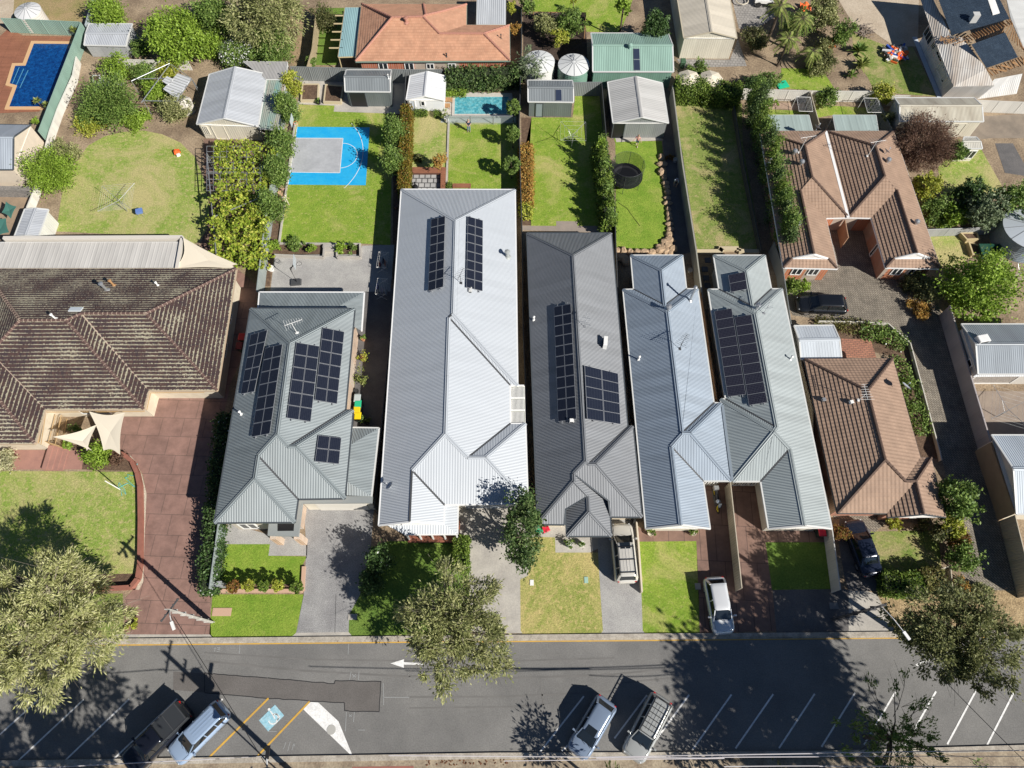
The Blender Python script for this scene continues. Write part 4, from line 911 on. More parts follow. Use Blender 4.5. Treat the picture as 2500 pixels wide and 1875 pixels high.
def sail(label,s,zs,m,sag=.25):
    pts=px(s); q=[P(p,z) for p,z in zip(pts,zs)]; n=len(q); ce=sum(q,Vector())/n-Vector((0,0,sag*.2)); t=thing('shade_sail',label,'shade sail',(ce.x,ce.y,0)); b=MB(); N=8; edge=[]
    for i in range(n):
        for k in range(N):
            u=k/N; p=q[i].lerp(q[(i+1)%n],u); p=p.lerp(ce,.16*4*u*(1-u)); edge.append(p)
    M=len(edge); rings=[[e.lerp(ce,v/4)-Vector((0,0,sag*.3*(v/4)**2)) for e in edge] for v in range(4)]
    for v in range(3):
        for k in range(M): b.poly([rings[v][k],rings[v][(k+1)%M],rings[v+1][(k+1)%M],rings[v+1][k]])
    for k in range(M): b.poly([rings[3][k],rings[3][(k+1)%M],ce-Vector((0,0,sag*.3))])
    b.build('cloth',m,t); b=MB(); b.tube(edge+[edge[0]],.02,5,cap=False); b.build('hem',m,t)
    return t
def hoop(label,base,rz,H=3.05,pole=True,port=False):
    c=at(base,0); t=thing('basketball_hoop',label,'basketball hoop',(c.x,c.y,0)); d=Vector((math.cos(rz),math.sin(rz),0)); e=Vector((-d.y,d.x,0)); b=MB(); top=c+d*.7+Vector((0,0,H)); b.tube([c,c+Vector((0,0,H-.6)),top],.05,8); b.tube([c+Vector((0,0,H-.9)),top+Vector((0,0,.5))],.03,6); b.build('pole',BLACK,t)
    b=MB(); bc=top+Vector((0,0,.35)); b.beam(bc-e*.6,bc+e*.6,.04,.8,0); b.build('backboard',mat('clear backboard',(.45,.5,.52),.2),t)
    b=MB(); rc=top+d*.32; n=16; b.tube([rc+(d*math.cos(2*PI*k/n)+e*math.sin(2*PI*k/n))*.23 for k in range(n+1)],.018,5,cap=False); b.build('rim',mat('orange rim',(.6,.12,.03),.5) if not port else BLACK,t)
    b=MB()
    for k in range(12): a=2*PI*k/12; b.tube([rc+(d*math.cos(a)+e*math.sin(a))*.23,rc+(d*math.cos(a+.3)+e*math.sin(a+.3))*.13-Vector((0,0,.4))],.008,3)
    b.build('net',WHITEP,t)
    if port: b=MB(); b.box((c.x-d.x*.1,c.y-d.y*.1,.1),(1.1,.75,.2),rz,0,.85); b.build('base_tank',DKGREY,t)
    return t
def pole(label,base,H,arms=(),crosses=0,m=None,r=.16,lamp=None):
    c=at(base,0); t=thing('power_pole',label,'pole',(c.x,c.y,0)); m=m or mat('steel and concrete pole',(.50,.48,.44),.7,c2=(.36,.34,.31),ns=2); b=MB()
    for sg in (-1,1): b.beam((c.x+sg*.14,c.y,0),(c.x+sg*.07,c.y,H),.05,.28)
    b.box((c.x,c.y,H*.25),(.26,.16,H*.5)); b.box((c.x,c.y,H*.7),(.16,.12,H*.5))
    for k in range(5): b.box((c.x,c.y,1+k*1.4),(.36,.3,.06))
    b.build('shaft',m,t); b=MB()
    for a,L,z in arms: b.beam((c.x-math.cos(R(a))*L,c.y-math.sin(R(a))*L,z),(c.x+math.cos(R(a))*L,c.y+math.sin(R(a))*L,z),.09,.1); [b.lathe((c.x+math.cos(R(a))*L*f,c.y+math.sin(R(a))*L*f,z+.05),[(.05,0),(.06,.08),(.03,.16)],8) for f in (-.9,-.45,.45,.9)]
    if arms: b.build('crossarm',DKGREY,t)
    if lamp:
        a,L=lamp; d=Vector((math.cos(R(a)),math.sin(R(a)),0)); o=Vector((c.x,c.y,H-.4)); b=MB(); b.tube([o,o+d*L*.5+Vector((0,0,.35)),o+d*L+Vector((0,0,.45))],.035,6); b.build('lamp_arm',WHITEP,t); b=MB(); q=o+d*(L+.25)+Vector((0,0,.45)); b.beam(q-d*.3,q+d*.3,.2,.1); b.build('lamp_head',WHITEP,t)
    return t
def wire(label,s,z0,z1,r=.02,m=None,sag=.4):
    p=px(s); a,b_=P(p[0],z0),P(p[1],z1); q=[a.lerp(b_,i/16)-Vector((0,0,sag*4*(i/16)*(1-i/16))) for i in range(17)]; b=MB(); b.tube(q,r,5); return tag(b.build('overhead_wire',m or DKGREY),label,'wire','overhead wires along the street')
def rock(s,r,m,label,seed,group='sandstone rocks edging the lawn'):
    c=at(s,r*.5); rn=np.random.default_rng(seed); b=MB(); n=7; rings=[]
    a0=rn.uniform(0,6); f=rn.uniform(.75,1.3)
    for z,k in ((0,.85),(.35,1.05),(.7,.85),(.9,.5)):
        rings.append([(c.x+r*k*f*math.cos(2*PI*i/n+a0)*rn.uniform(.85,1.15),c.y+r*k/f*math.sin(2*PI*i/n+a0)*rn.uniform(.85,1.15),r*z*.9*rn.uniform(.9,1.1)) for i in range(n)])
    loft(b,rings,0,True,True); o=b.build('rock',m,base=(c.x,c.y,0)); return tag(o,label,'rock',group)
def raisedbed(label,s,h,m,soil=SOIL,th=.15,name='raised_bed'):
    q=W(s,h); ce=sum(q,Vector())/4; t=thing(name,label,'garden bed',(ce.x,ce.y,0)); b=MB()
    for i in range(len(q)): a,c=q[i],q[(i+1)%len(q)]; d=(c-a).normalized()*th/2; b.beam(a-d-Vector((0,0,h/2)),c+d-Vector((0,0,h/2+.001*i)),th,h)
    b.build('edging',m,t); b=MB(); z=h-.08; pts=[(p.x,p.y,z) for p in q]; A=sum(pts[i][0]*pts[(i+1)%4][1]-pts[(i+1)%4][0]*pts[i][1] for i in range(4)); b.poly(pts if A>0 else pts[::-1]); b.build('soil',soil,t); return t
def trampoline(label,s,r=1.75):
    c=at(s,.9); t=thing('trampoline',label,'trampoline',(c.x,c.y,0)); o=Vector((c.x,c.y,.9)); n=28
    def cr(rr,z): return [o+Vector((rr*math.cos(2*PI*k/n),rr*math.sin(2*PI*k/n),z)) for k in range(n+1)]
    b=MB(); b.lathe(o,[(r,-.02),(r,.04),(r*.82,.04),(r*.82,-.02)],n); b.build('pad',BLACK,t); b=MB(); b.lathe(o,[(r*.83,-.01),(.01,-.06)],n); b.build('mat',mat('jumping mat',(.025,.025,.028),.7),t)
    b=MB()
    for k in range(6):
        a=2*PI*k/6+.3; x,y=math.cos(a)*r*.98,math.sin(a)*r*.98; b.tube([o+Vector((x,y,-.9)),o+Vector((x,y,1.75))],.022,6)
    b.tube(cr(r*.98,1.75),.015,5,cap=False); b.build('poles',DKGREY,t)
    mn=mat('enclosure net',(.02,.03,.02),.8,alpha=.42); b=MB(); a_=cr(r*.97,.04); z_=cr(r*.97,1.72)
    for k in range(n): b.poly([a_[k],a_[k+1],z_[k+1],z_[k]])
    b.build('net',mn,t); return t
def airer(label,s,rz,cloth):
    c=at(s,.9); t=thing('clothes_airer',label,'clothes airer',(c.x,c.y,0)); d=Vector((math.cos(rz),math.sin(rz),0)); e=Vector((-d.y,d.x,0)); o=Vector((c.x,c.y,.95)); b=MB()
    for sg in (-1,1):
        b.tube([o+d*sg*.9-e*.5,o+d*sg*.9+e*.5],.015,5); b.tube([o+d*sg*.9+e*.5,o-d*sg*.3*0+d*sg*.9-e*.5-Vector((0,0,.95))],.015,5); b.tube([o+d*sg*.9-e*.5,o+d*sg*.9+e*.5-Vector((0,0,.95))],.015,5)
    for k in range(7): y=-.5+k/6; b.tube([o-d*.9+e*y,o+d*.9+e*y],.008,4)
    b.build('frame',WHITEP,t)
    for i,cc in enumerate(cloth):
        b=MB(); y=-.45+.9*i/max(1,len(cloth)-1); x0=-.8+.25*(i%3); q=[o+d*x0+e*y,o+d*(x0+.6)+e*(y+.02)]; b.poly([q[0]+e*.03-Vector((0,0,.5)),q[1]+e*.06-Vector((0,0,.45)),q[1]+Vector((0,0,.02)),q[0]+Vector((0,0,.02))]); b.poly([q[0]+Vector((0,0,.02)),q[1]+Vector((0,0,.02)),q[1]-e*.12-Vector((0,0,.5)),q[0]-e*.1-Vector((0,0,.45))])
        tag(b.build('laundry',mat('laundry %.2f %.2f'%(cc[0],cc[2]),cc,.9)),'%s garment hung on the %s'%(['white','pink','dark navy','faded blue','maroon'][i%5],label.split(' beside')[0]),'laundry')
def pool(label,s,coping,water,cop,z=.06,cw=None):
    t=thing('swimming_pool',label,'swimming pool',at(s.split()[0]+' '+s.split()[1])); wq=W(s,0); cq=W(coping,z)
    def o(q): return q if sum(q[i].x*q[(i+1)%len(q)].y-q[(i+1)%len(q)].x*q[i].y for i in range(len(q)))>0 else q[::-1]
    b=MB(); b.poly([(p.x,p.y,.05) for p in o(wq)]); w_=b.build('water',water,t)
    # coping ring: one stone strip along each side of the water
    b=MB(); q=o(wq); n=len(q); ins=inset([(p.x,p.y,0) for p in q],-(cw or .4))
    for i in range(n):
        a,c=q[i],q[(i+1)%n]; A,Cc=ins[i],ins[(i+1)%n]; zz=.10; b.poly([(A[0],A[1],zz),(Cc[0],Cc[1],zz),(c.x,c.y,zz),(a.x,a.y,zz)]); b.poly([(a.x,a.y,.0),(a.x,a.y,zz),(c.x,c.y,zz),(c.x,c.y,.0)]); b.poly([(A[0],A[1],0),(Cc[0],Cc[1],0),(Cc[0],Cc[1],zz),(A[0],A[1],zz)])
    b.build('coping',cop,t); return t
# =================== GROUND ===================
BASE=mat('bare yard earth',(.20,.145,.095),.95,c2=(.33,.25,.165),ns=.35,bump=.04,bs=6,fine=.3,fs=6)
bm=MB(); bm.poly([(-700,-500,0),(700,-500,0),(700,900,0),(-700,900,0)]); o=bm.build('ground',BASE,base=(0,0,0)); o['kind']='structure'
ASPH=mat('asphalt',(.15,.146,.14),.9,c2=(.20,.194,.184),ns=.16,bump=.006,bs=60,fine=.16,fs=11)
ASPD=mat('newer asphalt patch',(.115,.105,.098),.9,c2=(.14,.128,.12),ns=.3,bump=.006,bs=60,fine=.16,fs=12)
CONC=mat('pale concrete',(.45,.42,.37),.85,c2=(.36,.335,.30),ns=.7,fine=.10,fs=9)
KERB=mat('kerb concrete',(.42,.38,.32),.85,c2=(.30,.265,.22),ns=1.6,fine=.18,fs=9)
AGG=mat('exposed aggregate',(.30,.295,.29),.9,c2=(.23,.225,.225),ns=.6,fine=.35,fs=16)
AGGL=mat('light aggregate',(.38,.37,.35),.9,c2=(.31,.30,.29),ns=.6,fine=.28,fs=16)
DARKC=mat('dark driveway',(.105,.10,.10),.9,c2=(.15,.14,.135),ns=.5,fine=.2,fs=12)
YEL=mat('yellow road paint',(.62,.36,.05),.7,c2=(.50,.30,.07),ns=2)
WLINE=mat('white road paint',(.80,.79,.77),.7,c2=(.68,.67,.65),ns=2.2,fine=.12,fs=8)
STAMP=brick('red stamped concrete',(.265,.155,.125),(.235,.14,.115),(.15,.095,.078),1.95,1.75,2,.75,.03,mottle=(.72,1.25))
BROWNC=brick('brown jointed concrete',(.22,.13,.095),(.19,.115,.09),(.10,.06,.05),1.3,3.0,3,.7,.03,mottle=(.7,1.2))
HERR=brick('grey block paving',(.31,.27,.215),(.22,.195,.16),(.13,.11,.085),.34,.17,48,.85,.035,mottle=(.62,1.2))
HERS=brick('square grey pavers',(.33,.31,.29),(.27,.255,.24),(.16,.15,.14),.4,.4,4,.85,.03)
REDP=brick('red clay pavers',(.42,.19,.12),(.34,.15,.10),(.18,.10,.07),.4,.2,5,.85,.03)
GR1=grass('dry lawn',(.20,.30,.05),(.31,.37,.09),(.45,.40,.18),.16,.9,.45,.50)
GR2=grass('healthy lawn',(.17,.28,.03),(.27,.35,.055),(.42,.39,.14),.22,.8,.50,.55)
GR3=grass('lush front lawn',(.16,.27,.03),(.25,.34,.05),(.36,.37,.10),.3,.7,.56,.6)
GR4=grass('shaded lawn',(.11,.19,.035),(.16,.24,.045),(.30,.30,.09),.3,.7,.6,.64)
GR5=grass('yellowing lawn',(.23,.28,.06),(.36,.36,.11),(.52,.42,.18),.2,.8,.44,.50)
GR6=grass('rough grass',(.15,.22,.045),(.25,.29,.08),(.40,.33,.17),.3,.9,.5,.54)
STRAW=mat('dry leaf litter',(.42,.31,.17),.95,c2=(.27,.19,.10),ns=1.5,bump=.05,bs=8,fine=.35,fs=9)
SAND=mat('bare building sand',(.50,.42,.32),.95,c2=(.42,.34,.25),ns=.4,bump=.03,bs=3,fine=.14,fs=6)
def far(s_l,s_r,z=0):
    a=W(s_l,z); b=W(s_r,z); return a,b
def longstrip(name,top,bot,m,lv):
    t=W(top); b=W(bot)
    def ext(q): return [q[0]+(q[0]-q[1]).normalized()*260]+q+[q[-1]+(q[-1]-q[-2]).normalized()*260]
    t,b=ext(t),ext(b); return sheet(name,t+b[::-1],m,lv)
KT='s -60,1563 197,1560 520,1557 723,1557 1000,1554 1500,1549 2000,1546 2500,1542'
longstrip('road','s -60,1580 197,1577 1000,1569 1500,1565.5 2000,1560.5 2500,1556','s -60,1860 100,1858 866,1845 1207,1839 1600,1838 2000,1835 2500,1820',ASPH,2)
longstrip('gutter','s -60,1572 197,1570 1000,1562 1500,1558 2000,1553 2500,1549','s -60,1580 197,1577 1000,1569 1500,1565.5 2000,1560.5 2500,1556',KERB,3)
longstrip('yellow_edge_line','s -60,1577.5 197,1574.5 1000,1566.5 1500,1563 2000,1558.5 2500,1554','s -60,1580.5 197,1577.5 1000,1569.5 1500,1566 2000,1561 2500,1556.5',YEL,4)
def kerbrun(name,pts,wd,h,m=KERB):
    q=W(pts,h); b=MB()
    for a,c in zip(q,q[1:]): b.beam((a.x,a.y,h/2),(c.x,c.y,h/2),wd,h)
    o=b.build(name,m); o['kind']='structure'
kerbrun('kerb','s -800,1574 -60,1567 197,1565 1000,1557.5 1500,1552.5 2000,1549 2500,1544 3300,1536',.32,.12)
kerbrun('kerb','s -800,1870 100,1863 866,1851 1207,1845 1600,1844 2000,1841 2500,1826 3300,1806',.4,.13)
longstrip('footpath','s -60,1870 866,1858 1207,1852 1600,1852 2000,1848 2500,1832','s -60,1960 866,1950 1207,1950 1600,1950 2000,1950 2500,1930',mat('dusty footpath',(.34,.28,.20),.9,c2=(.22,.17,.12),ns=.8,fine=.25,fs=7),2)
sheet('path','s 860,1872 1010,1870 1010,1905 860,1905',mat('red path',(.32,.12,.09),.8,c2=(.26,.10,.08),ns=2),4)
sheet('road_patch','t14 -300,740 80,762 600,800 1235,857 1240,825 1680,835 1660,1125 1335,1115 1330,1038 600,995 0,940 -300,915',ASPD,3)
BIT=mat('bitumen seal',(.02,.02,.022),.6)
b=MB()
q=W('t14 0,752 80,762 600,800 1235,857 1240,825 1680,835 1660,1125 1335,1115 1330,1038 600,995 0,940')
for a,c in zip(q,q[1:]+[q[0]]):
    n=max(2,int((c-a).length/.4)); p=[a.lerp(c,i/n)+Vector((rng.normal()*.02,rng.normal()*.02,.016)) for i in range(n+1)]
    for u,v in zip(p,p[1:]): b.beam(u,v,.055,.004)
o=b.build('seal_line',BIT); o['kind']='structure'
# faint repaired cracks and wheel tracks
TRK=mat('worn wheel track',(.14,.135,.128),.9,c2=(.17,.163,.155),ns=.5,fine=.1)
for i,(s,wd) in enumerate([('t14 0,560 1000,625 1952,640 t24 0,640 1000,640 1952,610',.10),('t14 0,640 900,730 1952,790 t24 0,785 900,805 1952,770',.13),('t24 0,985 900,980 1952,930',.12),('t24 0,1090 1000,1075 1500,1040',.10),('t34 0,440 300,410',.11),('t34 0,490 320,460',.10),('t24 1245,800 1275,1060',.10),('t34 250,530 420,505',.09)]):
    q=W(s); b=MB()
    for a,c in zip(q,q[1:]): b.beam(a+Vector((0,0,.0145)),c+Vector((0,0,.0145)),wd,.003)
    o=b.build('crack_seal',TRK); o['kind']='structure'
# ---- markings ----
def stripe(name,s,wd,m,z=.02):
    q=W(s); b=MB()
    for a,c in zip(q,q[1:]): b.beam(a+Vector((0,0,z)),c+Vector((0,0,z)),wd,.004)
    o=b.build(name,m); o['kind']='structure'; return o
for s in ['t04 365,1010 0,1340','t04 800,1005 175,1590','t04 1232,1002 625,1585','t04 1690,1000 1080,1578','t14 170,1000 -200,1560','t24 1660,975 1245,1505','t24 1590,1360 1450,1500','t34 178,553 0,790','t34 408,552 200,835','t34 640,550 428,850','t34 868,548 662,845','t34 1095,546 900,843','t44 196,540 12,836','t44 416,536 245,824','t44 638,533 470,828','t44 855,532 700,822','t44 1068,530 918,825']: stripe('bay_line',s,.12,WLINE)
for s in ['t14 608,995 40,1560','t14 1000,1025 500,1550']: stripe('bay_line',s,.14,YEL)
sheet('disabled_bay_mark','t14 670,1055 757,1160 605,1310 517,1205',mat('blue road paint',(.26,.50,.60),.7,c2=(.38,.56,.62),ns=3,fine=.15,fs=7),6)
b=MB()
def mk(pts,wd=.09):
    q=W(pts)
    for a,c in zip(q,q[1:]): b.beam(a+Vector((0,0,.03)),c+Vector((0,0,.03)),wd,.004)
q=W('t14 700,1150')[0]; mk('t14 668,1190 650,1150 625,1115'); mk('t14 650,1150 690,1145 715,1175',.08)
import math as _m
c0=W('t14 655,1190')[0]; rr=[c0+Vector((.36*_m.cos(a),.36*_m.sin(a),.03)) for a in [R(200+20*i) for i in range(13)]]
for u,v in zip(rr,rr[1:]): b.beam(u,v,.08,.004)
b.lathe(W('t14 612,1100',.028)[0],[(.1,0),(.1,.004)],10)
mk('t14 715,1175 680,1215',.08); o=b.build('wheelchair_symbol',WLINE); o['kind']='structure'
sheet('painted_island','t14 1008,1030 1082,1035 1275,1215 1405,1532 1392,1536 940,1100',WLINE,6)
b=MB(); b.lathe(W('t14 1205,1295',.028)[0],[(.34,0),(.34,.012),(.01,.014)],20); o=tag(b.build('manhole_cover',mat('iron lid',(.40,.39,.36),.7)),'round manhole cover set in the white painted traffic island','manhole cover')
sheet('direction_arrow','t14 1770,662 1900,622 1897,650 2090,660 2090,676 1897,674 1897,704',WLINE,6)
sheet('direction_arrow','t44 525,385 560,372 600,356 612,362 570,380 535,396',WLINE,6)
# survey crayon marks on the road
CH_=mat('faint survey chalk',(.33,.34,.34),.8)
for s in ['t14 335,480 330,570','t14 1372,475 1366,572','t14 1395,740 1380,820','t14 1470,740 1465,820','t14 1405,765 1440,795','t14 1440,765 1410,795','t14 1350,1125 1340,1310','t14 1425,1125 1418,1220','t14 1375,1150 1400,1170','t14 1400,1150 1375,1170','t14 1700,850 1705,1060','t14 1460,1297 1530,1297','t14 95,550 98,508 90,520','t14 98,508 106,520','t14 600,1310 685,1310','t14 750,1480 775,1410','t14 790,1500 815,1405','t14 830,1490 850,1425 855,1450','t14 1700,985 1950,985','t14 118,510 150,512 120,530 148,532','t14 112,550 140,545']: stripe('survey_mark',s,.035,CH_,.019)
# ---- driveways, paths, lawns ----
sheet('driveway','s 375,955 560,950 548,1010 512,1440 515,1549 302,1549 305,1460 345,1420 350,1330 357,1200 350,1160 325,1120 290,1095 285,960',STAMP,2)
sheet('side_path','s 560,640 632,700 606,840 552,960 528,952 575,700',STAMP,3)
sheet('driveway_apron','s 285,1549 515,1549 522,1557 270,1559',CONC,2)
sheet('lawn','s -300,1148 330,1152 336,1250 334,1400 250,1402 -300,1412',GR1,2)
sheet('path','s -300,1098 205,1099 200,1146 -300,1147',mat('pink path',(.36,.19,.15),.8,c2=(.30,.16,.13),ns=1,fine=.1),2)
sheet('garden_bed','s 170,1085 290,1090 320,1115 335,1150 195,1146',SOIL,1)
sheet('garden_bed','s -300,1412 250,1402 330,1400 330,1440 -300,1447',SOIL,2)
sheet('gravel_strip','s 318,1112 330,1125 347,1160 358,1205 353,1320 350,1420 340,1440 332,1440 345,1400 348,1200 338,1150 314,1118',mat('white gravel',(.55,.50,.40),.9,c2=(.38,.33,.25),ns=8,fine=.3),3)
sheet('verge','s -400,1449 300,1449 300,1549 280,1558 -400,1564',GR6,1)
sheet('path','t13 235,940 650,1060 1000,1060 1040,1150 1035,1272 645,1272 660,1155 195,1155',AGGL,2)
sheet('lawn','t13 198,1155 660,1155 645,1272 1038,1280 985,1372 975,1560 160,1560',GR3,2)
sheet('garden_bed','t13 160,1560 975,1560 972,1612 132,1612',SOIL,2)
sheet('lawn','s 519,1451 742,1451 723,1545 710,1556 520,1557 511,1548',GR3,2)
sheet('driveway','s 742,1236 913,1240 905,1340 880,1450 853,1500 851,1543 723,1545 742,1448 748,1340',AGG,2)
sheet('driveway_apron','s 723,1545 851,1543 861,1554 710,1556',CONC,2)
stripe('paving_joint','t14 1250,0 1240,370',.03,BIT,.010)
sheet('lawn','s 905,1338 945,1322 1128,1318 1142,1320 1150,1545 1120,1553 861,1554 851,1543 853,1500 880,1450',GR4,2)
sheet('driveway','s 1118,1236 1292,1236 1290,1405 1270,1415 1271,1540 1275,1546 1150,1546 1142,1320 1120,1312',CONC,3)
sheet('lawn','s 1292,1310 1355,1312 1356,1349 1436,1349 1460,1349 1466,1450 1472,1540 1466,1548 1278,1549 1270,1542 1270,1415 1290,1405',GR5,2)
sheet('path','s 1292,1272 1500,1272 1500,1320 1440,1349 1356,1349 1355,1312 1292,1310',CONC,2)
sheet('driveway','s 1460,1310 1490,1262 1551,1262 1560,1320 1566,1450 1569,1540 1577,1548 1466,1548 1472,1540 1466,1450 1460,1349',AGGL,3)
sheet('lawn','s 1560,1322 1700,1321 1706,1450 1708,1546 1574,1546 1569,1540 1566,1450',GR2,2)
sheet('path','t33 240,990 835,990 832,1125 250,1130',BROWNC,3)
sheet('driveway','s 1698,1290 1717,1165 1785,1165 1808,1440 1820,1542 1708,1546 1700,1321',BROWNC,2)
sheet('driveway','s 1785,1165 1858,1165 1865,1298 1869,1324 1885,1441 1895,1541 1820,1542 1808,1440',BROWNC,3)
sheet('path','t33 1515,1000 2250,1000 2250,1135 1530,1135',BROWNC,4)
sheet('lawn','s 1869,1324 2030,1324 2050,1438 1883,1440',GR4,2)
sheet('verge','s 1886,1441 2060,1438 2072,1441 2072,1545 1896,1546',DARKC,2)
sheet('driveway','s 2072,1441 2110,1441 2140,1450 2187,1543 2072,1546',CONC,2)
sheet('driveway','s 2046,1318 2050,1262 2122,1262 2135,1400 2145,1443 2072,1443 2060,1400',DARKC,3)
sheet('verge','s 2140,1440 2700,1440 2700,1545 2187,1545',STRAW,1)
sheet('lawn','s 2124,1298 2290,1294 2300,1400 2240,1420 2145,1410',GR6,2)
sheet('driveway','s 1905,650 2015,650 2015,528 2130,528 2165,660 2215,720 2260,762 2290,740 2391,1095 2430,1260 2490,1442 2340,1440 2350,1380 2365,1300 2335,1240 2312,1170 2294,1100 2222,835 2168,790 2005,780 1935,770 1900,700',HERR,2)
sheet('path','t43 140,845 690,845 690,930 560,1035 430,960 300,900 140,900',HERR,4)
sheet('garden_bed','s 2000,785 2165,790 2222,835 2294,1100 2300,1120 2246,1120 2180,870 2000,830',SOIL,1)
sheet('patio','t42 225,525 520,535 580,722 228,722',REDP,3)
sheet('patio','s 2385,955 2600,955 2600,1065 2415,1065',mat('concrete patio',(.30,.24,.19),.8,c2=(.24,.19,.155),ns=.8,fine=.1),2)
sheet('lawn','t41 1090,860 1500,870 1520,1000 1560,1130 1400,1250 1230,1240',GR1,2)
sheet('lawn','t41 1200,250 1350,60 1640,60 1850,430 1760,560 1250,520',GR1,2)
sheet('path','t40 1560,1180 2200,1150 2400,1400 1750,1400 1500,1420',mat('old concrete',(.27,.22,.17),.9,c2=(.2,.165,.13),ns=.6,fine=.15),2)
sheet('path','t41 1780,0 1960,0 2150,340 1880,300',DARKC,3)
# backyards
sheet('lawn','d 122,500 128,455 134,420 145,385 165,350 190,315 225,295 265,285 310,282 350,290 390,308 420,338 440,385 450,430 452,470 445,500 425,525 390,535 375,512',GR1,2)
sheet('garden_bed','d 440,300 520,300 600,370 580,560 520,575 430,540 452,470 440,385',mat('brown path earth',(.21,.13,.095),.95,c2=(.16,.10,.075),ns=1,fine=.2),1)
sheet('yard_paving','t10 970,800 2045,835 2010,1155 1860,1150 1305,1130 1315,1070 940,1055',CONC,3)
sheet('lawn','t10 942,1060 1315,1070 1305,1130 1862,1150 1900,1160 t11 1880,1030 1580,1015 750,1010',GR2,2)
sheet('garden_bed','t10 900,1010 945,1060 t11 755,1010 700,1125 660,1450 600,1450 640,820',SOIL,2)
sheet('garden_bed','t11 750,1010 1575,1018 1572,1125 705,1130',SOIL,3)
sheet('yard_paving','s 671,621 878,621 884,600 963,598 953,712 660,712',AGGL,3)
sheet('driveway','s 875,705 962,705 940,1010 918,1225 845,1225 862,1035 868,880',DARKC,2)
sheet('side_yard','s 962,180 992,180 985,460 935,1215 915,1215 958,720',SOIL,1)
BLU=mat('blue sport court',(.015,.36,.70),.5,c2=(.03,.40,.70),ns=.9,fine=.06,fs=4)
sheet('sports_court','t10 935,1285 1670,1290 t11 1630,425 845,418',BLU,4)
sheet('court_key','t10 906,1400 1400,1402 t11 1368,300 870,293',mat('grey court key',(.42,.43,.45),.6,c2=(.36,.37,.39),ns=.7,fine=.06,fs=4),6)
for s in ['t10 906,1400 1400,1402 t11 1368,300 870,293','t10 935,1290 t11 845,415']: stripe('court_line',s,.055,WHITEP,.03)
a0=P((761+76,380.5)); 
def arc(cx,cy,rad,a1,a2,nm='court_line'):
    c=P((cx,cy)); b=MB(); q=[Vector((c.x+rad*math.cos(R(a)),c.y+rad*math.sin(R(a)),.03)) for a in np.linspace(a1,a2,28)]
    for u,v in zip(q,q[1:]): b.beam(u,v,.055,.004)
    o=b.build(nm,WHITEP); o['kind']='structure'
arc(833,380,1.75,-90,90); arc(722,380,7.3,-38,40)
sheet('lawn','s 1006,256 1100,256 1096,300 1090,455 1003,455',GR1,2)
sheet('lawn','s 1097,296 1262,299 1270,462 1094,460',GR2,2)
slab('garden_edge','s 1093,296 1098,296 1092,448 1088,448',CONC,.12)
sheet('pool_surround','t20 340,930 1035,945 1085,1245 315,1242',mat('pale pool paving',(.50,.47,.42),.8,fine=.08,fs=4),4)
sheet('pool_surround','t20 320,1165 1080,1165 1085,1242 315,1242',mat('grey pool paving',(.36,.40,.38),.8,fine=.06,fs=4),5)
sheet('patio','t21 25,300 315,305 310,465 20,465',brick('grey square pavers',(.42,.41,.40),(.36,.355,.35),(.08,.08,.08),.62,.62,0,.8,.06),4)
sheet('patio','s 990,225 1090,225 1092,256 990,256',CONC,3)
sheet('lawn','t20 1235,1190 1650,1190 1680,960 1920,950 1990,1659 t21 1990,500 2010,835 1230,835 1220,0',GR2,2)
sheet('patio','t21 1140,835 1485,838 1485,788 1700,790 1698,836 2010,840 2010,905 1140,880',mat('taupe pavers',(.30,.25,.21),.85,c2=(.26,.22,.19),ns=1,fine=.1),3)
sheet('garden_bed','t20 1130,1190 1235,1190 1215,1659 1130,1659 t21 1215,560 1230,830 1140,830',SOIL,1)
sheet('lawn','t30 50,1430 480,1430 500,1659 t31 450,100 480,340 530,600 540,900 430,1060 200,1085 20,1050 10,0 -20,-100',GR3,2)
sheet('path','t30 490,860 600,960 690,1659 t31 680,30 830,1090 600,1140 560,700 520,200 490,0',DARKC,2)
sheet('lawn','t30 600,1030 1290,1050 t31 1300,0 1490,1090 840,1085 670,0',GR6,2)
sheet('garden_bed','t31 840,1110 1000,1110 t32 960,300 900,0 t31 840,1200',mat('straw mulch',(.34,.24,.13),.95,c2=(.2,.14,.08),ns=4,fine=.3,fs=10),3)
sheet('lawn','t20 1250,-40 2200,-40 t30 200,-40 60,330 -250,322 t20 1790,322 1775,125 1250,120',GR2,2)
sheet('garden_bed','t20 1150,130 1780,130 1800,560 1820,830 1150,830',mat('black soil',(.045,.03,.022),.95,c2=(.075,.05,.038),ns=3,bump=.06,bs=7,fine=.3),1)
sheet('yard_paving','t30 1180,-60 1520,-60 1640,160 1430,300 1260,290',HERS,3)
sheet('yard_paving','t30 630,600 1170,605 1250,390 1340,670 690,690',HERS,4)
sheet('bare_earth','t40 160,-60 1010,-60 1000,470 760,470 560,330 330,220',SAND,2)
sheet('lawn','t40 330,330 700,470 950,480 1190,980 560,930 500,800 350,560',GR6,2)
sheet('lawn','t30 1690,690 2100,700 2250,930 1690,895',GR2,3)
sheet('lawn','t30 1430,1100 2000,1130 1970,1170 1560,1170 1440,1320 1440,1200',GR2,3)
sheet('garden_bed','t30 1440,1030 1960,1050 1960,1105 1430,1100',mat('pink gravel',(.42,.30,.22),.9,c2=(.35,.25,.19),ns=3,fine=.2),2)
sheet('lawn','t40 -60,1060 640,1100 700,1300 590,1300 140,1165 -60,1200',GR2,3)
sheet('driveway','t30 -30,1260 240,1260 500,1420 20,1440',CONC,4)
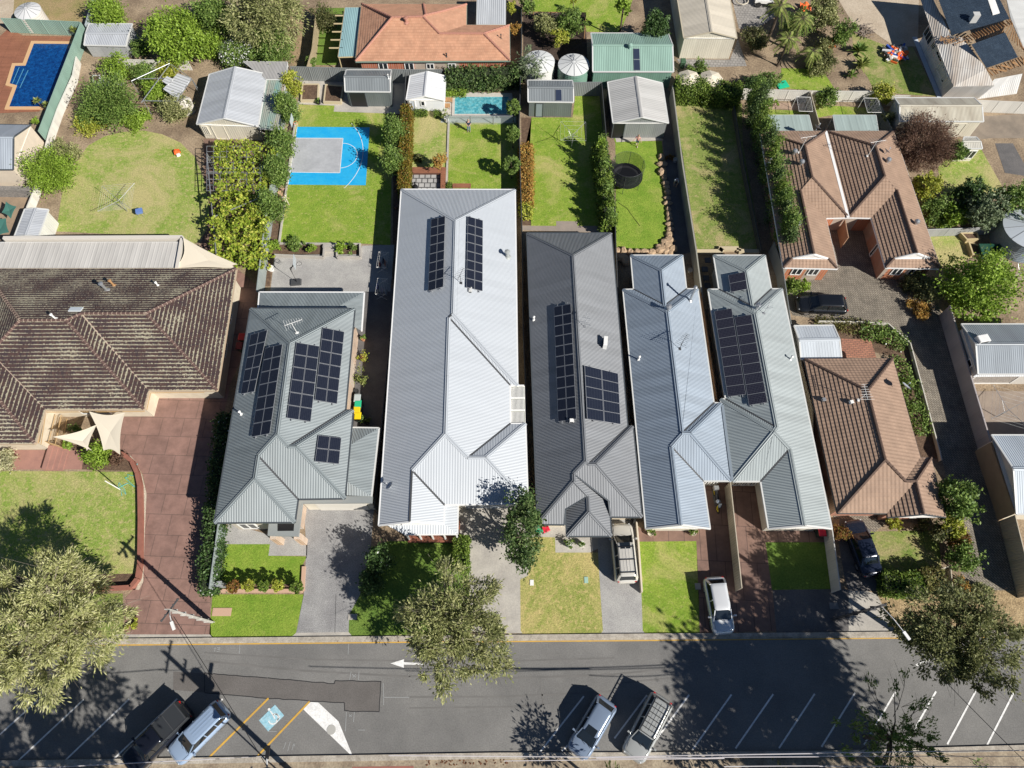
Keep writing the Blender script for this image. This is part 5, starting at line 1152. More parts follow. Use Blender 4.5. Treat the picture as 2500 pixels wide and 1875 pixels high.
sheet('yard_earth','t00 -200,-100 900,-100 820,230 300,190 -200,190',mat('dry grass earth',(.33,.24,.12),.95,c2=(.24,.21,.075),ns=.5,bump=.04,bs=7,fine=.25,fs=7),2)
sheet('yard_earth','t00 -300,-100 150,-100 130,230 -300,260',SAND,3)
sheet('deck','t00 -300,1160 400,1130 720,370 230,360 90,285 -300,640',brick('red timber deck',(.36,.15,.085),(.31,.13,.07),(.14,.06,.04),3,.14,0,.6,.02),3)
sheet('yard_earth','t10 820,80 1130,80 1040,660 880,660',mat('straw litter',(.36,.26,.15),.95,c2=(.24,.17,.10),ns=2,bump=.06,bs=8,fine=.3,fs=9),2)
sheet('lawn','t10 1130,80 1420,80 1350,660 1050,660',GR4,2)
sheet('yard_paving','s -100,440 110,460 70,520 25,600 -100,600',mat('worn yard',(.33,.24,.16),.9,c2=(.26,.19,.13),ns=1,fine=.2),2)
# =================== ROOFS AND HOUSES ===================
MOSSY=tilemat('lichened brown tiles',(.085,.045,.040),(.05,.032,.038),(.50,.46,.33),.85,.28,.2)
TERRA=tilemat('terracotta tiles',(.68,.37,.23),(.60,.31,.19),None,.7,gw=.22)
BRTILE=tilemat('brown concrete tiles',(.35,.235,.165),(.33,.22,.155),None,.75,gw=.33)
BRTILE2=tilemat('dark brown tiles',(.24,.145,.105),(.21,.125,.09),None,.75,gw=.33)
CAPB=mat('brown ridge tile',(.11,.065,.055),.8); MORT=mat('ridge mortar',(.36,.28,.22),.9); CAPR=mat('red ridge tile',(.38,.18,.13),.7); CAPD=mat('dark ridge tile',(.12,.075,.055),.8)
M2=ribs('grey green steel',(.25,.285,.295),depth_=.016); M3=ribs('white steel',(.45,.48,.515),rough=.4,dirt=.03,depth_=.009); M4=ribs('mid grey steel',(.19,.20,.215),depth_=.014); M5=ribs('blue grey steel',(.28,.335,.40),depth_=.014); M6=ribs('pale grey steel',(.32,.36,.365),depth_=.014)
r=roofgeo(2.7,'tl s -40,657; tr 577,656; br 530,953; j1 363,953; j2 351,999; j3 110,1000; j4 86,1083; bl -170,1084; R1 61.5,797.6; R2 172,796; R3 205,782; R4 366,779.5; R5 -7,878; R6 -95,878; l2 -190,880; l1 -100,760',
 'tl tr R4 R3 R2 R1 | br tr R4 | br j1 R3 R4 | j2 j1 R3 R2 | j2 j3 R5 R1 R2 | j3 j4 R6 R5 | j4 bl l2 R6 | [j3 j4] tl R1 R5 R6 l2 l1',22)
H1=house('brick_house','large old house with dark brown lichen covered roof tiles, left of the red driveway','house',r,'tile',MOSSY,CREAM,mat('cream gutter',(.46,.36,.26),.6),CAPB,MORT,base=None,gut=.2)
r=roofgeo(4.1,'tl t12 462,220; tr 1520,220; w1 1425,1250; w2 1503,1250; w3 t13 1420,693; j1 945,700; j2 912,935; bl 95,940; R1 t12 855,565; R2 735,1500; R3 t13 535,260; R4 508,495; R5 840,175; R6 925,170',
 'tl tr R1 | bl tl R1 R2 R3 R4 | w1 tr R1 R2 R5 | w1 w2 R6 R5 | w2 w3 R6 | w3 j1 R3 R2 R5 R6 | j1 j2 R4 R3 | j2 bl R4')
H2=house('steel_roofed_house','grey green steel roofed house with five solar arrays, beside the blue sport court yard','house',r,'metal',M2,brick('tan brick',(.50,.33,.22),(.44,.28,.19),(.5,.45,.38),.24,.086),GUTD,M2)
r=roofgeo(2.7,'tl t21 -84,465; tr 1070,468; e1 t22 1095,1000; e2 1017,995; n 1020,1385; w2 1175,1385; w3 t23 1200,745; j1 352,757; j2 348,950; bl t13 1760,965; R1 t21 462,757; R2 t22 440,285; R3 395,330; R4 362,1483; R5 t23 25,405; R7 600,270; R8 797,268; A 5,928',
 'tl tr R1 | bl tl R1 R2 R3 R4 R5 A | tr e1 R2 R1 | e1 e2 R3 R2 | e2 n R7 R4 R3 | n w2 R8 R7 | w2 w3 R8 | w3 j1 R5 R4 R7 R8 | j1 j2 A R5')
H3=house('white_roofed_house','long house with white steel roof and two black solar strips','house',r,'metal',M3,PALEC,GUTW,M3)
r=roofgeo(2.7,'tl t21 1187,908; tr 2045,908; n t32 135,1415; w2 188,1412; w3 t33 280,882; j1 t23 2036,880; V 2015,715; v 2018,716; q 1570,958; bl 1295,955; P 1580,800; p 1580,802; p2 1590,1077; p3 2045,1075; R1 t21 1655,1160; R2 t23 1768,310; R3 1690,395; R4 1697,455; R5 1800,560; R6 1815,828; R7 1808,338; R8 1932,338',
 'tl tr R1 | tr n R7 R2 R1 | n w2 R8 R7 | w2 w3 R8 | w3 j1 V R3 R2 R7 R8 | p3 v R3 R4 R5 R6 | bl tl R1 R2 R3 R4 | q bl R4 R5 P | p p2 R6 R5 | p2 p3 R6')
H4=house('dark_roofed_house','dark grey steel roofed house with a hipped front porch, right of the white roof','house',r,'metal',M4,CREAM,GUTD,M4,wall='tl tr n w2 w3 j1 v q bl',capw=.26)
r=roofgeo(2.7,'tl t31 165,1133; tr 690,1132; b1 730,1473; b2 845,1473; a2 195,1477; a1 87,1480; n t32 1008,1175; w2 1085,1180; w3 t33 1185,515; j1 900,515; j2 970,1000; bl 318,998; R1 t31 475,1285; R2 510,1655; R3 t32 535,245; R4 685,1490; R5 t33 572,165; R7 t32 710,1487; R8 825,1487; A t33 667,960',
 'tl tr R1 | a2 tl R1 R2 | tr b1 R2 R1 | a1 a2 R2 R3 | b1 b2 R3 R2 | bl a1 R3 R4 R5 A | b2 n R7 R4 R3 | n w2 R8 R7 | w2 w3 R8 | w3 j1 R5 R4 R7 R8 | j1 j2 A R5')
H5=house('semi_detached_house','left half of semi detached pair, blue grey steel roof without solar panels','house',r,'metal',M5,PALEC,GUT,M5)
r=roofgeo(2.7,'tl t31 1003,1133; tr 1525,1133; b1 1590,1473; b2 1698,1473; a2 1058,1477; a1 948,1478; n t32 1125,1135; w2 1075,1140; w3 t33 1200,520; j1 1480,520; j2 1560,1000; br t43 130,1000; R1 t31 1335,1275; R2 1412,1640; R3 t32 1438,255; R4 1655,1440; R5 1640,1470; R6 1575,1475; R7 t33 1785,185; A 1935,965',
 'tl tr R1 | a2 tl R1 R2 | tr b1 R2 R1 | a1 a2 R2 R3 | b1 b2 R3 R2 | n a1 R3 R4 | w2 n R4 R5 R6 | w3 w2 R6 | j1 w3 R6 R5 R7 | b2 br A R7 R5 R4 R3 | j2 j1 R7 A')
H6=house('semi_detached_house','right half of semi detached pair, pale grey steel roof with many solar panels','house',r,'metal',M6,PALEC,GUT,M6)
r=roofgeo(2.6,'tl s 1964,877; tr 2178.4,876; n t43 1020,280; w2 1130,283; w3 1280,882; j2 695,885; j1 690,842; bl 185,840; R1 t42 490,1045; R2 t43 665,300; R3 885,530; R4 960,525; A 1068,850',
 'tl tr R1 | bl tl R1 R2 | tr n R3 R2 R1 | n w2 R4 R3 | w2 w3 A R4 | j1 bl R2 R3 R4 | [w2 w3] j2 j1 R4 A')
H7=house('tiled_cottage','brown tiled cottage beside the long grey paved driveway','house',r,'tile',BRTILE,brick('pink brick',(.45,.2,.13),(.38,.17,.11),(.4,.33,.27),.24,.086),GUTD,CAPD,CAPD,step=.055)
r=roofgeo(2.6,'tl t30 1475,1330; tc t40 65,1330; gc t41 295,750; jl 65,757; brl 185,1270; bll t31 1712,1258; R1 t30 1940,1490; R2 t31 2005,305; R3 1860,475; A 2010,1125; S1 1797,1165; S2 t41 90,1170; tr t40 750,1330; jr t41 528,755; blr 672,1258; brr 1225,1270; R1r t40 565,1495; R2r t41 640,308; R3r 785,485; Ar 985,1115; S1r 755,1168; S2r 1125,1165',
 'tl tc R1 | bll tl R1 R2 R3 A S1 | tc gc R2 R1 | jl gc R2 R3 | jl brl S2 A R3 | brl bll S1 S2 | tc tr R1r | tr brr S2r Ar R3r R2r R1r | gc tc R1r R2r | jr gc R2r R3r | blr jr R3r Ar S1r | brr blr S1r S2r')
WB=brick('orange brick',(.50,.17,.07),(.44,.14,.06),(.4,.33,.27),.24,.086)
H8=house('duplex_house','brown tiled duplex with two matching wings around a paved court','house',r,'tile',BRTILE,WB,GUTW,CAPD,CAPD,step=.055,wall='tl tc tr brr blr jr gc jl brl bll')
r=roofgeo(2.7,'bl s 868,150; br 1245,148; ne 1243.5,62; e2 1138.6,61.5; e1 1139,11; t1 1034,10; tl 883,9.6; Rw 936,42; Rc 1032.5,37.4; Rn 1072,82; Re 1181,82; U 1034,16; V 1072,29',
 'br bl Rw Rc Rn Re | bl tl Rw | tl t1 U Rc Rw | br ne Re | ne e2 Rn Re | e2 e1 V U Rc Rn | e1 t1 U V',22)
H9=house('terracotta_house','orange terracotta tiled house behind the grey back fence','house',r,'tile',TERRA,BRICKR,mat('green gutter',(.20,.27,.22),.5),CAPR,CAPR)
# lower roofs, porches and flat parts that belong to these houses
def lean(h,s,zs,m,name='lower_roof',faces=None,th=.12,gm=GUTD):
    pts=px(s); q=[P(p,z) for p,z in zip(pts,zs)]; b=MB()
    for f in faces or [list(range(len(q)))]:
        P_=[q[i] for i in f]; d=(P_[1]-P_[0]).normalized(); n=(P_[1]-P_[0]).cross(P_[2]-P_[0]).normalized()
        if n.z<0: P_=P_[::-1]; n=-n
        e=n.cross(d); b.poly(P_,0,[((p-q[f[0]]).dot(d),(p-q[f[0]]).dot(e)) for p in P_]); b.poly([p-Vector((0,0,.03)) for p in P_[::-1]],0)
    o=b.build(name,m,h.o if hasattr(h,'o') else h); b=MB()
    return o,q
def edgeb(par,q,idx,m,wd=.12,h=.14,name='gutter'):
    b=MB()
    for i,j in idx: b.beam(q[i]-Vector((0,0,h/2-.02)),q[j]-Vector((0,0,h/2-.02)),wd,h)
    return b.build(name,m,par)
o,q=lean(H2,'s 633,713 889.5,713.5 883,808 800,762 690,764 626,800',[2.7,2.7,2.7,3.4,3.4,2.7],M2,'rear_roof',[[0,1,3,4],[1,2,3],[5,0,4]]); edgeb(o,q,[(0,1),(1,2),(5,0)],GUTW)
o,q=lean(H2,'s 861,1043 925.5,1044.7 907,1211.5 843,1209 840,1095 834,1168 835,1043',[2.8,2.8,2.8,2.8,3.5,3.5,2.8],M2,'garage_roof',[[6,1,4],[1,2,5,4],[2,3,5]]); edgeb(o,q,[(6,1),(1,2)],GUT)
b=MB(); q=[P(p,2.5) for p in px('s 657,1268 653,1307 728,1309 738,1228 908,1227 909,1211 727,1211 722,1268')]; b.prism([(p.x,p.y) for p in q],2.2,2.5); pr=b.build('portico_roof',mat('grey fascia',(.26,.28,.28),.5),H2.o)
b=MB(); q=[P(p,2.52) for p in px('t13 735,1022 900,1020 905,940 735,940')]; b.poly([(p.x,p.y,2.503) for p in q]); b.build('portico_opening',BLACK,pr)  # black sheet laid on the solid roof, painted darkness instead of a hole
for s in ['s 672,1322 702,1325','s 735,1322 752,1325']:
    a=at('s %s'%s.split()[1]); c=at('s %s'%s.split()[2]); b=MB(); b.box(((a.x+c.x)/2,(a.y+c.y)/2,1.1),(.5,.5,2.2)); b.build('portico_column',brick('pillar brick',(.55,.36,.22),(.5,.32,.2),(.6,.55,.48),.24,.086),H2.o); 
b=MB(); a=P((740,1225),2.1); c=P((908,1224),2.1); b.beam((a.x,a.y-.0,1.15),(c.x,c.y-.0,1.15),.25,2.2); b.build('garage_wall',PALEC,H2.o)
b=MB(); b.beam((a.x+1,a.y-.16,1.05),(c.x-.5,c.y-.16,1.05),.05,2.0); gd=b.build('garage_door',mat('cream garage door',(.62,.58,.5),.6),H2.o)
b=MB(); [b.beam((a.x+1,a.y-.2,.3+.4*k),(c.x-.5,c.y-.2,.3+.4*k),.02,.03) for k in range(5)]; b.build('door_ribs',GUT,gd)
# H3 verandah and pergola
o,q=lean(H3,'t13 1840,960 t23 350,950 487,1055 -50,1060 t23 360,765 492,765',[2.55,2.55,2.2,2.2,2.55,2.2],M3,'verandah_roof',[[3,2,1,0],[2,5,4,1]]); edgeb(o,q,[(3,2),(2,5)],GUTW,.1,.12)
b=MB(); 
for k in range(5): p=q[3].lerp(q[2],.03+.94*k/4); b.box((p.x,p.y+.06,1.1),(.11,.11,2.2))
b.build('verandah_posts',WHITEP,H3.o)
b=MB(); p0,p1=q[3],q[2]; b.box(((p0.x+p1.x)/2,(p0.y+p1.y)/2+.75,.15),(p1.x-p0.x,1.9,.3)); b.build('verandah_deck',brick('red deck boards',(.33,.12,.07),(.28,.10,.06),(.1,.04,.03),3,.12,0,.6,.02),H3.o)
pg=canopy('white pergola frame with slatted bays against the white roofed house','t22 1018,1003 1160,1003 1168,1378 1022,1380',2.55,ribs('pergola louvres',(.25,.27,.22),.3,.03,square=True),name='pergola',cat='pergola',pm=WHITEP)
b=MB(); q=W('t22 1018,1003 1160,1003 1168,1378 1022,1380',2.58)
for k in (1,2): b.beam(q[0].lerp(q[3],k/3),q[1].lerp(q[2],k/3),.16,.1)
b.beam(q[0],q[1],.16,.1)
for k in range(33): b.beam(q[0].lerp(q[1],.06+.86*(k%11)/10).lerp(q[3].lerp(q[2],.06+.86*(k%11)/10),(k//11+.12)/3),q[0].lerp(q[1],.06+.86*(k%11)/10).lerp(q[3].lerp(q[2],.06+.86*(k%11)/10),(k//11+.95)/3),.06,.04)
b.build('slats',WHITEP,pg)
# windows and doors people can see on the camera side
WINF=WHITEP
for h,a in ((H2,[('S',.1,.35,.5,2.1,0),('S',.12,.3,.9,2.0,2)]),(H3,[('S',.15,.75,.2,2.2,1)]),(H5,[('S',.08,.28,.3,2.2,0),('S',.40,.60,.3,2.2,0),('S',.7,.9,.3,2.2,0)]),(H6,[('S',.1,.3,.3,2.2,0),('S',.42,.6,.3,2.2,0),('S',.7,.9,.3,2.2,0)]),(H7,[('S',.2,.6,.9,2.1,1)]),(H8,[('S',.2,.42,.9,2.1,0),('S',.58,.8,.9,2.1,0),('S',.2,.42,.9,2.1,1),('S',.58,.8,.9,2.1,1)]),(H9,[('S',.12,.18,1.2,2.1,0),('S',.3,.36,.1,2.1,0),('S',.45,.5,1.3,2.,0),('S',.6,.65,1.3,2.,0)]),(H1,[('S',.3,.6,.8,2.1,0),('S',.2,.5,.8,2.1,1),('E',.3,.42,1.2,1.9,0),('E',.6,.68,1.2,1.9,0)])):
    for sd,f0,f1,z0,z1,k in a: opening(h,sd,f0,f1,z0,z1,GLASS,'window',WINF,k,1)
opening(H3,'S',.3,.98,.05,2.1,mat('grey garage door',(.30,.33,.38),.5),'garage_door',GUT,0,0); opening(H4,'S',.1,.7,.1,2.1,GLASS,'front_door',WHITEP,0,1)
opening(H8,'W',.5,.56,.1,2.1,GLASS,'side_door',WHITEP,1,0)
# iron lace verandah trim on the old house
LACE=mat('tan verandah lace',(.50,.34,.17),.7)
b=MB()
for s in ('t02 455,1262 1455,1255','t02 1515,1066 2060,1060','t02 400,1590 450,1270','t02 1475,1240 1515,1066'):
    q=W(s,2.35); n=int((q[1]-q[0]).length/.16)
    b.beam(q[0]+Vector((0,0,.15)),q[1]+Vector((0,0,.15)),.06,.07); b.beam(q[0]-Vector((0,0,.2)),q[1]-Vector((0,0,.2)),.05,.05)
    for k in range(n+1): p=q[0].lerp(q[1],k/n); b.tube([p-Vector((0,0,.2)),p+Vector((0,0,.15))],.012,3)
b.build('verandah_trim',LACE,H1.o)
b=MB()
for s in ('t02 560,1300 490,1580','t02 620,1300 560,1590','t02 430,1560 600,1610'):
    q=W(s,1.0); b.beam(q[0],q[1],.05,.05); b.beam(q[0]-Vector((0,0,.9)),q[1]-Vector((0,0,.9)),.05,.05)
    for k in range(22): p=q[0].lerp(q[1],k/21); b.tube([(p.x,p.y,.1),(p.x,p.y,1.)],.012,3)
b.build('balustrade',LACE,H1.o)
# solar arrays
array(H2,'t12 465,485 638,435 503,1065 365,1090',5,2); array(H2,'t12 612,622 790,578 660,1490 472,1525',7,2); array(H2,'t12 925,563 1163,603 1073,1370 828,1332',6,2); array(H2,'t12 1193,412 1415,455 1340,1190 1112,1150',6,2); array(H2,'t13 1148,50 1385,78 1360,347 1113,320',2,2)
array(H3,'t21 218,768 362,735 343,1455 187,1500',8,2,lift=.2); array(H3,'t21 588,737 743,780 740,1500 573,1460',8,2,lift=.2)
array(H4,'t22 1460,205 1635,170 1692,1340 1503,1370',11,2,lift=.2); array(H4,'t22 1768,795 2112,880 t32 65,1395 t22 1795,1340',5,2,lift=.2)
array(H6,'t31 1150,1335 1325,1300 1350,1475 1178,1510',2,1,SOL2,.25); array(H6,'t32 1010,250 1190,217 1335,1090 1145,1115',9,1,SOL2,.2); array(H6,'t32 1213,310 1388,282 1553,1170 1360,1203',9,1,SOL2,.2)
# roof furniture
for h,s in ((H2,'t12 370,1290'),(H4,'t22 1257,335'),(H5,'t32 245,735'),(H6,'t32 1780,735'),(H1,'t01 1600,1440'),(H8,'t31 1570,195')): pipe(h,s,.5)
pipe(H1,'t01 1085,1490',1.1,.13,STEEL,'flue'); pipe(H1,'t01 1155,1440',.8,.1,TIMB,'terracotta_vent'); pipe(H1,'t02 565,325',.7,.08,WHITEP); skylight(H1,'t02 770,235',1.1,.55)
pipe(H5,'t32 765,140',2.2,.11,STEEL,'flue'); pipe(H5,'t32 540,235',.6,.16,STEEL,'flue'); pipe(H6,'t32 1435,225',.7,.14,STEEL,'flue'); pipe(H3,'t21 990,1148',.8,.16,mat('grey flue',(.33,.35,.34),.5),'flue')
for s in ('t31 1885,215','t31 1850,835','t41 685,195','t41 970,820','t30 1815,1560'): whirly(H8,s)
dish(H8,'t41 665,110',.34,30); dish(H8,'t30 2040,1320',.4,40); dish(H7,'t42 855,1030',.45,40); dish(H3,'t13 1880,580',.36,150,mat('white dish',(.62,.63,.64),.4))
antenna(H2,'t12 935,470',1.7,1.5,.4,WHITEP); antenna(H3,'t21 520,1415',1.3,1.3,1.2,DKGREY); antenna(H4,'t22 1770,405',1.2,1.1,1.3); antenna(H5,'t32 660,630',1.5,1.3,1.,DKGREY); antenna(H6,'t32 1510,270',1.4,1.1,1.2); antenna(H7,'t42 400,1150',1.4,1.4,1.6,WHITEP,7); antenna(H8,'t30 1870,1545',2.1,1.6,.2,WHITEP,9); antenna(H8,'t41 490,130',2.0,1.6,.2,WHITEP,8)
boxon(H4,'t22 1975,590',(.9,.35,.8),1.45); boxon(H7,'t42 320,1175',(.3,.3,.25),.2,WHITEP,'roof_vent'); boxon(H7,'t42 40,1150',(.3,.3,.25),.2,STEEL,'roof_vent'); pipe(H9,'t10 2040,225',.5,.15,CAPR,'terracotta_vent'); pipe(H9,'t20 375,575',.4,.06,BLACK)
pipe(H9,'t20 925,390',.5,.05,BLACK)
boxon(H4,'t22 1640,1365',(.35,.3,.3),0,WHITEP,'isolator_box'); boxon(H3,'t21 615,1490',(.3,.5,.2),0,GUT,'isolator_box')
bx=MB(); A,B=P(px('t40 65,1330')[0],2.72),P(px('t41 292,752')[0],2.72); bx.beam(A,B,.28,.14); bx.build('box_gutter',GUTW,H8.roof)
bx=MB(); A,B=P(px('t32 1092,1200')[0],2.72),P(px('t33 1192,515')[0],2.72); bx.beam(A,B,.22,.18); bx.build('party_gutter',mat('slate gutter',(.22,.26,.30),.4),H5.roof)
# white dutch gablets on the duplex, with verge boards
for a,c,d in (('S1','S2','A'),('S1r','S2r','Ar')):
    V=H8.r.V; a,c,d=[Vector(V[k]) for k in (a,c,d)]; b=MB(); b.poly([a,c,d],0); b.beam(a,d,.1,.14); b.beam(c,d,.1,.14); b.beam(a,c,.1,.14); b.build('gablet',WHITEP,H8.roof)
# =================== SHEDS AND BACK YARD BUILDINGS ===================
G_=lambda n,c,c2=None,p=.18,**k: ribs(n,c,p,.011,c2=c2,**k)
SH1=G_('zinc shed roof',(.46,.48,.51),p=.2); SH3=G_('slate shed roof',(.20,.22,.23)); SHW=G_('white shed roof',(.72,.73,.74),p=.3); SHG=G_('green shed roof',(.25,.38,.32),p=.2); SHB=G_('beige shed roof',(.60,.54,.44),p=.2); SHT=G_('striped carport roof',(.50,.49,.47),p=.26)
WLc=G_('cream rib cladding',(.60,.56,.46),p=.25,square=True); WLd=G_('dark rib cladding',(.13,.15,.15),p=.22,square=True); WLw=mat('white board cladding',(.72,.73,.74),.6,fine=.04); WLg=G_('green rib cladding',(.16,.28,.22),p=.25,square=True); WLz=G_('zinc cladding',(.38,.39,.39),p=.12)
g1=shed('large pale grey gable garage with cream walls and roller door beside the leafy pergola',2.15,'s 511,181 652,181 630,308.6 480,303','y',SH1,WLc,17)
opening(g1,'S',.40,.82,.05,1.9,mat('cream roller door',(.62,.57,.46),.6),'roller_door',PALEC,0,0); opening(g1,'S',.06,.24,.6,1.8,GLASS,'window',PALEC,0,2)
g2=shed('small faded zinc shed beside the round bright green tree',1.7,'t00 900,240 1340,240 1275,465 850,455','x',SH1,WLz,5)
g3_=shed('slate grey shed with an open front beside two garden beds',2.2,'t10 1432,708 1890,708 1880,930 1420,925','x',SH3,WLd,20)
opening(g3_,'S',.04,.42,.0,2.0,BLACK,'open_doorway',GUTD)  # black panel on a closed wall stands for the dark interior
pipe(g3_,'t10 1860,795',.5,.04,WHITEP)
g4=shed('little white pool shed with a double pitched roof beside the small pool',1.7,'t20 5,765 365,768 355,1015 -35,1008','y',SHW,WLw,16,gm=GUTW)
opening(g4,'S',.1,.38,.02,1.5,mat('pale shed door',(.5,.54,.58),.6),'shed_door',WHITEP); opening(g4,'S',.72,.92,.8,1.45,GLASS,'window',WHITEP)
g5=shed('slate grey garden shed with dark translucent roof strip and grey door',2.2,'t20 1195,812 1650,815 1660,1035 1200,1030','x',SH3,WLd,18)
opening(g5,'S',.16,.33,.02,1.9,mat('blue grey door',(.22,.26,.28),.5),'shed_door',GUTD); array(g5,'t20 1478,905 1540,905 1543,1025 1478,1025',1,1,mat('dark rooflight',(.03,.04,.07),.15),.03)
g6=shed('large green steel workshop shed with a dark rooflight',2.4,'t20 1835,335 t30 545,335 t30 600,725 t20 1855,725','x',SHG,WLg,17)
array(g6,'t30 190,492 255,492 263,715 197,715',2,1,mat('dark rooflight',(.03,.04,.07),.15),.04); whirly(g6,'t30 155,490',mat('green vent',(.25,.38,.32),.5))
g7=shed('long beige steel garage shed at the top edge behind the dark trimmed hedge',2.9,'s 1643,-70 1771,-70 1799,93 1669,92','y',SHB,WLc,14,gm=mat('beige gutter',(.5,.44,.33),.5))
g8=shed('striped grey gable carport shed behind the black trampoline',2.25,'t20 2005,830 t30 485,840 548,1245 -15,1245','y',SHT,G_('grey rib cladding',(.24,.25,.25),p=.2,square=True),15)
opening(g8,'S',.0,.44,.0,2.1,BLACK,'open_bay',GUTD)  # wall stays closed; black panel imitates the shade inside the bay
g9=shed('long stained cream shed behind the bare reddish brown tree',2.3,'t40 765,990 1570,990 1665,1230 815,1228','x',G_('stained cream roof',(.52,.49,.40),(.36,.32,.25),.14),WLc,18)
opening(g9,'S',.66,.84,.02,1.9,mat('cream door',(.6,.57,.47),.6),'roller_door',PALEC)
g10=shed('tiny cream garden room with white framed windows below the stained shed',2.0,'t40 1468,1388 1590,1388 1652,1505 1415,1505','x',G_('cream roof',(.5,.48,.42)),PALEC,14)
opening(g10,'S',.05,.95,.5,1.6,GLASS,'window',WHITEP,0,3)
g11=shed('small shed with grey and maroon roof beside the round dry lawn',2.1,'t01 250,665 490,670 390,940 145,940','y',SH1,G_('white rib cladding',(.66,.65,.60),p=.25,square=True),8)
c1=shed('pale blue grey gabled carport between the cottage and the garden',2.2,'t32 1820,395 t42 145,390 t42 228,722 t32 1890,735','x',G_('pale blue roof',(.50,.54,.58),p=.25,square=True),PALEC,14)
h11=shed('cream rendered house end with a blue grey gable roof beside the deep blue pool',2.8,'s -60,303 75,305 32,414 -120,414','x',G_('blue grey roof',(.36,.40,.45)),mat('cream render wall',(.62,.53,.42),.8,c2=(.57,.49,.39),ns=1),24,ins=.06,name='rendered_house',cat='house',gm=GUTD)
wl_=wallrun('grey timber lean-to wall below the cream house end','s -60,458 72,461',1.1,mat('weathered boards',(.25,.23,.21),.9,c2=(.16,.15,.14),ns=5),th=.5)
h12=shed('grey roofed cottage with a white veranda at the right edge behind the mauve fence',2.6,'t42 1440,378 2400,378 2440,885 1610,885','x',G_('slate blue roof',(.25,.28,.31)),mat('off white wall',(.55,.52,.47),.7),20,ins=.25,name='grey_roofed_house',cat='house')
boxon(h12,'t42 1640,545',(1.0,.7,.45),.2); opening(h12,'W',.3,.6,1.0,2.0,GLASS,'window',WHITEP)
o,q=lean(h12,'t42 1612,872 2300,866 2300,905 1560,912',[2.55,2.55,2.25,2.25],G_('white veranda roof',(.62,.63,.64)),'verandah_roof')
opening(h12,'S',.02,.6,.3,2.1,mat('lattice screen',(.38,.34,.30),.8,c2=(.22,.2,.18),ns=6),'lattice_screen',WHITEP)
r=roofgeo(2.6,'tl t43 1745,50; tr 3300,50; br 3300,1400; b2 2180,1400; bl 2240,1400; R1 2600,640; R2 2600,900','tl tr R1 | bl tl R1 R2 | b2 br R2 | tr br R2 R1',22) if False else None
h13=shed('pale blue steel roofed house cut by the lower right edge beside the cream fence',2.7,'t43 1745,50 2900,50 3130,880 2000,850','x',G_('pale blue steel',(.45,.50,.55)),PALEC,20,ins=.3,name='blue_roofed_house',cat='house')
# demolition house
t=thing('half_demolished_house','white weatherboard house half demolished, its dark blue tiles and roof timbers laid open','house',at('t40 1500,500'))
BT=tilemat('dark blue tiles',(.035,.055,.085),(.05,.075,.11),None,.5,gw=.22)
def sol(s,z,m,nm,par,kd=None):
    q=[P(p,zz) for p,zz in zip(px(s),z)]; 
    a,b2,c2=q[0],q[1],q[2]; d=(b2-a).normalized(); n=(b2-a).cross(c2-a).normalized(); 
    if n.z<0: n=-n
    e=n.cross(d); b=MB()
    if kd:
        a0=np.array(a); pl=(np.array(n),float(n.dot(a)),np.array(d),np.array(Vector((e.x,e.y,0)).normalized()) if e.z>=0 else -np.array(Vector((e.x,e.y,0)).normalized()),a0); facemesh(b,[tuple(x) for x in q],pl,'tile',0,.05,.3)
    else: A=sum(q[i].x*q[(i+1)%len(q)].y-q[(i+1)%len(q)].x*q[i].y for i in range(len(q))); q2=q if A>0 else q[::-1]; b.poly(q2,0,[((p-a).dot(d),(p-a).dot(e)) for p in q2]); b.poly([p-Vector((0,0,.06)) for p in q2[::-1]],0)
    return b.build(nm,m,par)
sol('t40 1010,-60 1130,-60 1335,360 1450,380 1620,600 1690,700 1775,865 1360,875 1180,430',[2.7,3,3.2,3.2,3.2,3.2,2.7,2.7,2.7],G_('white corrugated skillion',(.62,.60,.56),(.42,.36,.30),.24),'skillion_roof',t)
sol('t40 1340,358 1925,188 1800,-60 1120,-60',[3.1,3.35,3.9,3.3],BT,'tiled_roof',t,1)
sol('t40 1690,690 2010,580 1880,330 1540,450',[3.0,3.0,3.9,3.9],BT,'tiled_roof',t,1)
b=MB(); q=W('t40 1010,430 1240,985',0); e=W('t40 1130,250 1360,875',2.7); 
b.poly([q[0],q[1],e[1],e[0]],0,[(0,0),(8,0),(8,3),(0,3)]); q2=W('t40 1285,980 1610,1000 1775,868',0); b.poly([q[1],P(px('t40 1600,1005')[0],0),P(px('t40 1775,866')[0],2.7),e[1]],0,[(0,0),(6,0),(6,3),(0,3)])
b.poly([P(px('t40 1600,1005')[0],0),P(px('t40 2000,950')[0],0),P(px('t40 2060,745')[0],2.7),P(px('t40 1775,800')[0],2.7)],0,[(0,0),(6,0),(6,3),(0,3)]); b.build('wall',G_('white weatherboard',(.66,.66,.65),p=.3),t)
N_=(q[1]-q[0]).cross(e[0]-q[0]).normalized()
if N_.x>0: N_=-N_
wpt=lambda f,z: q[0].lerp(q[1],f).lerp(e[0].lerp(e[1],f),z)
for f0,f1,z0,z1 in ((-.02,.2,.45,.92),(.24,.33,.1,.9),(.40,.58,.42,.92),(.62,.84,.42,.92)):
    b=MB(); k=[wpt(f0,z0),wpt(f1,z0),wpt(f1,z1),wpt(f0,z1)]; b.poly([p+N_*.04 for p in k]); wn=b.build('window',GLASS,t); b=MB()
    for i in range(4): b.beam(k[i]+N_*.06,k[(i+1)%4]+N_*.06,.09,.09)
    for i in (1,2): b.beam(k[0].lerp(k[1],i/3)+N_*.06,k[3].lerp(k[2],i/3)+N_*.06,.06,.06)
    b.build('frame',WHITEP,wn)
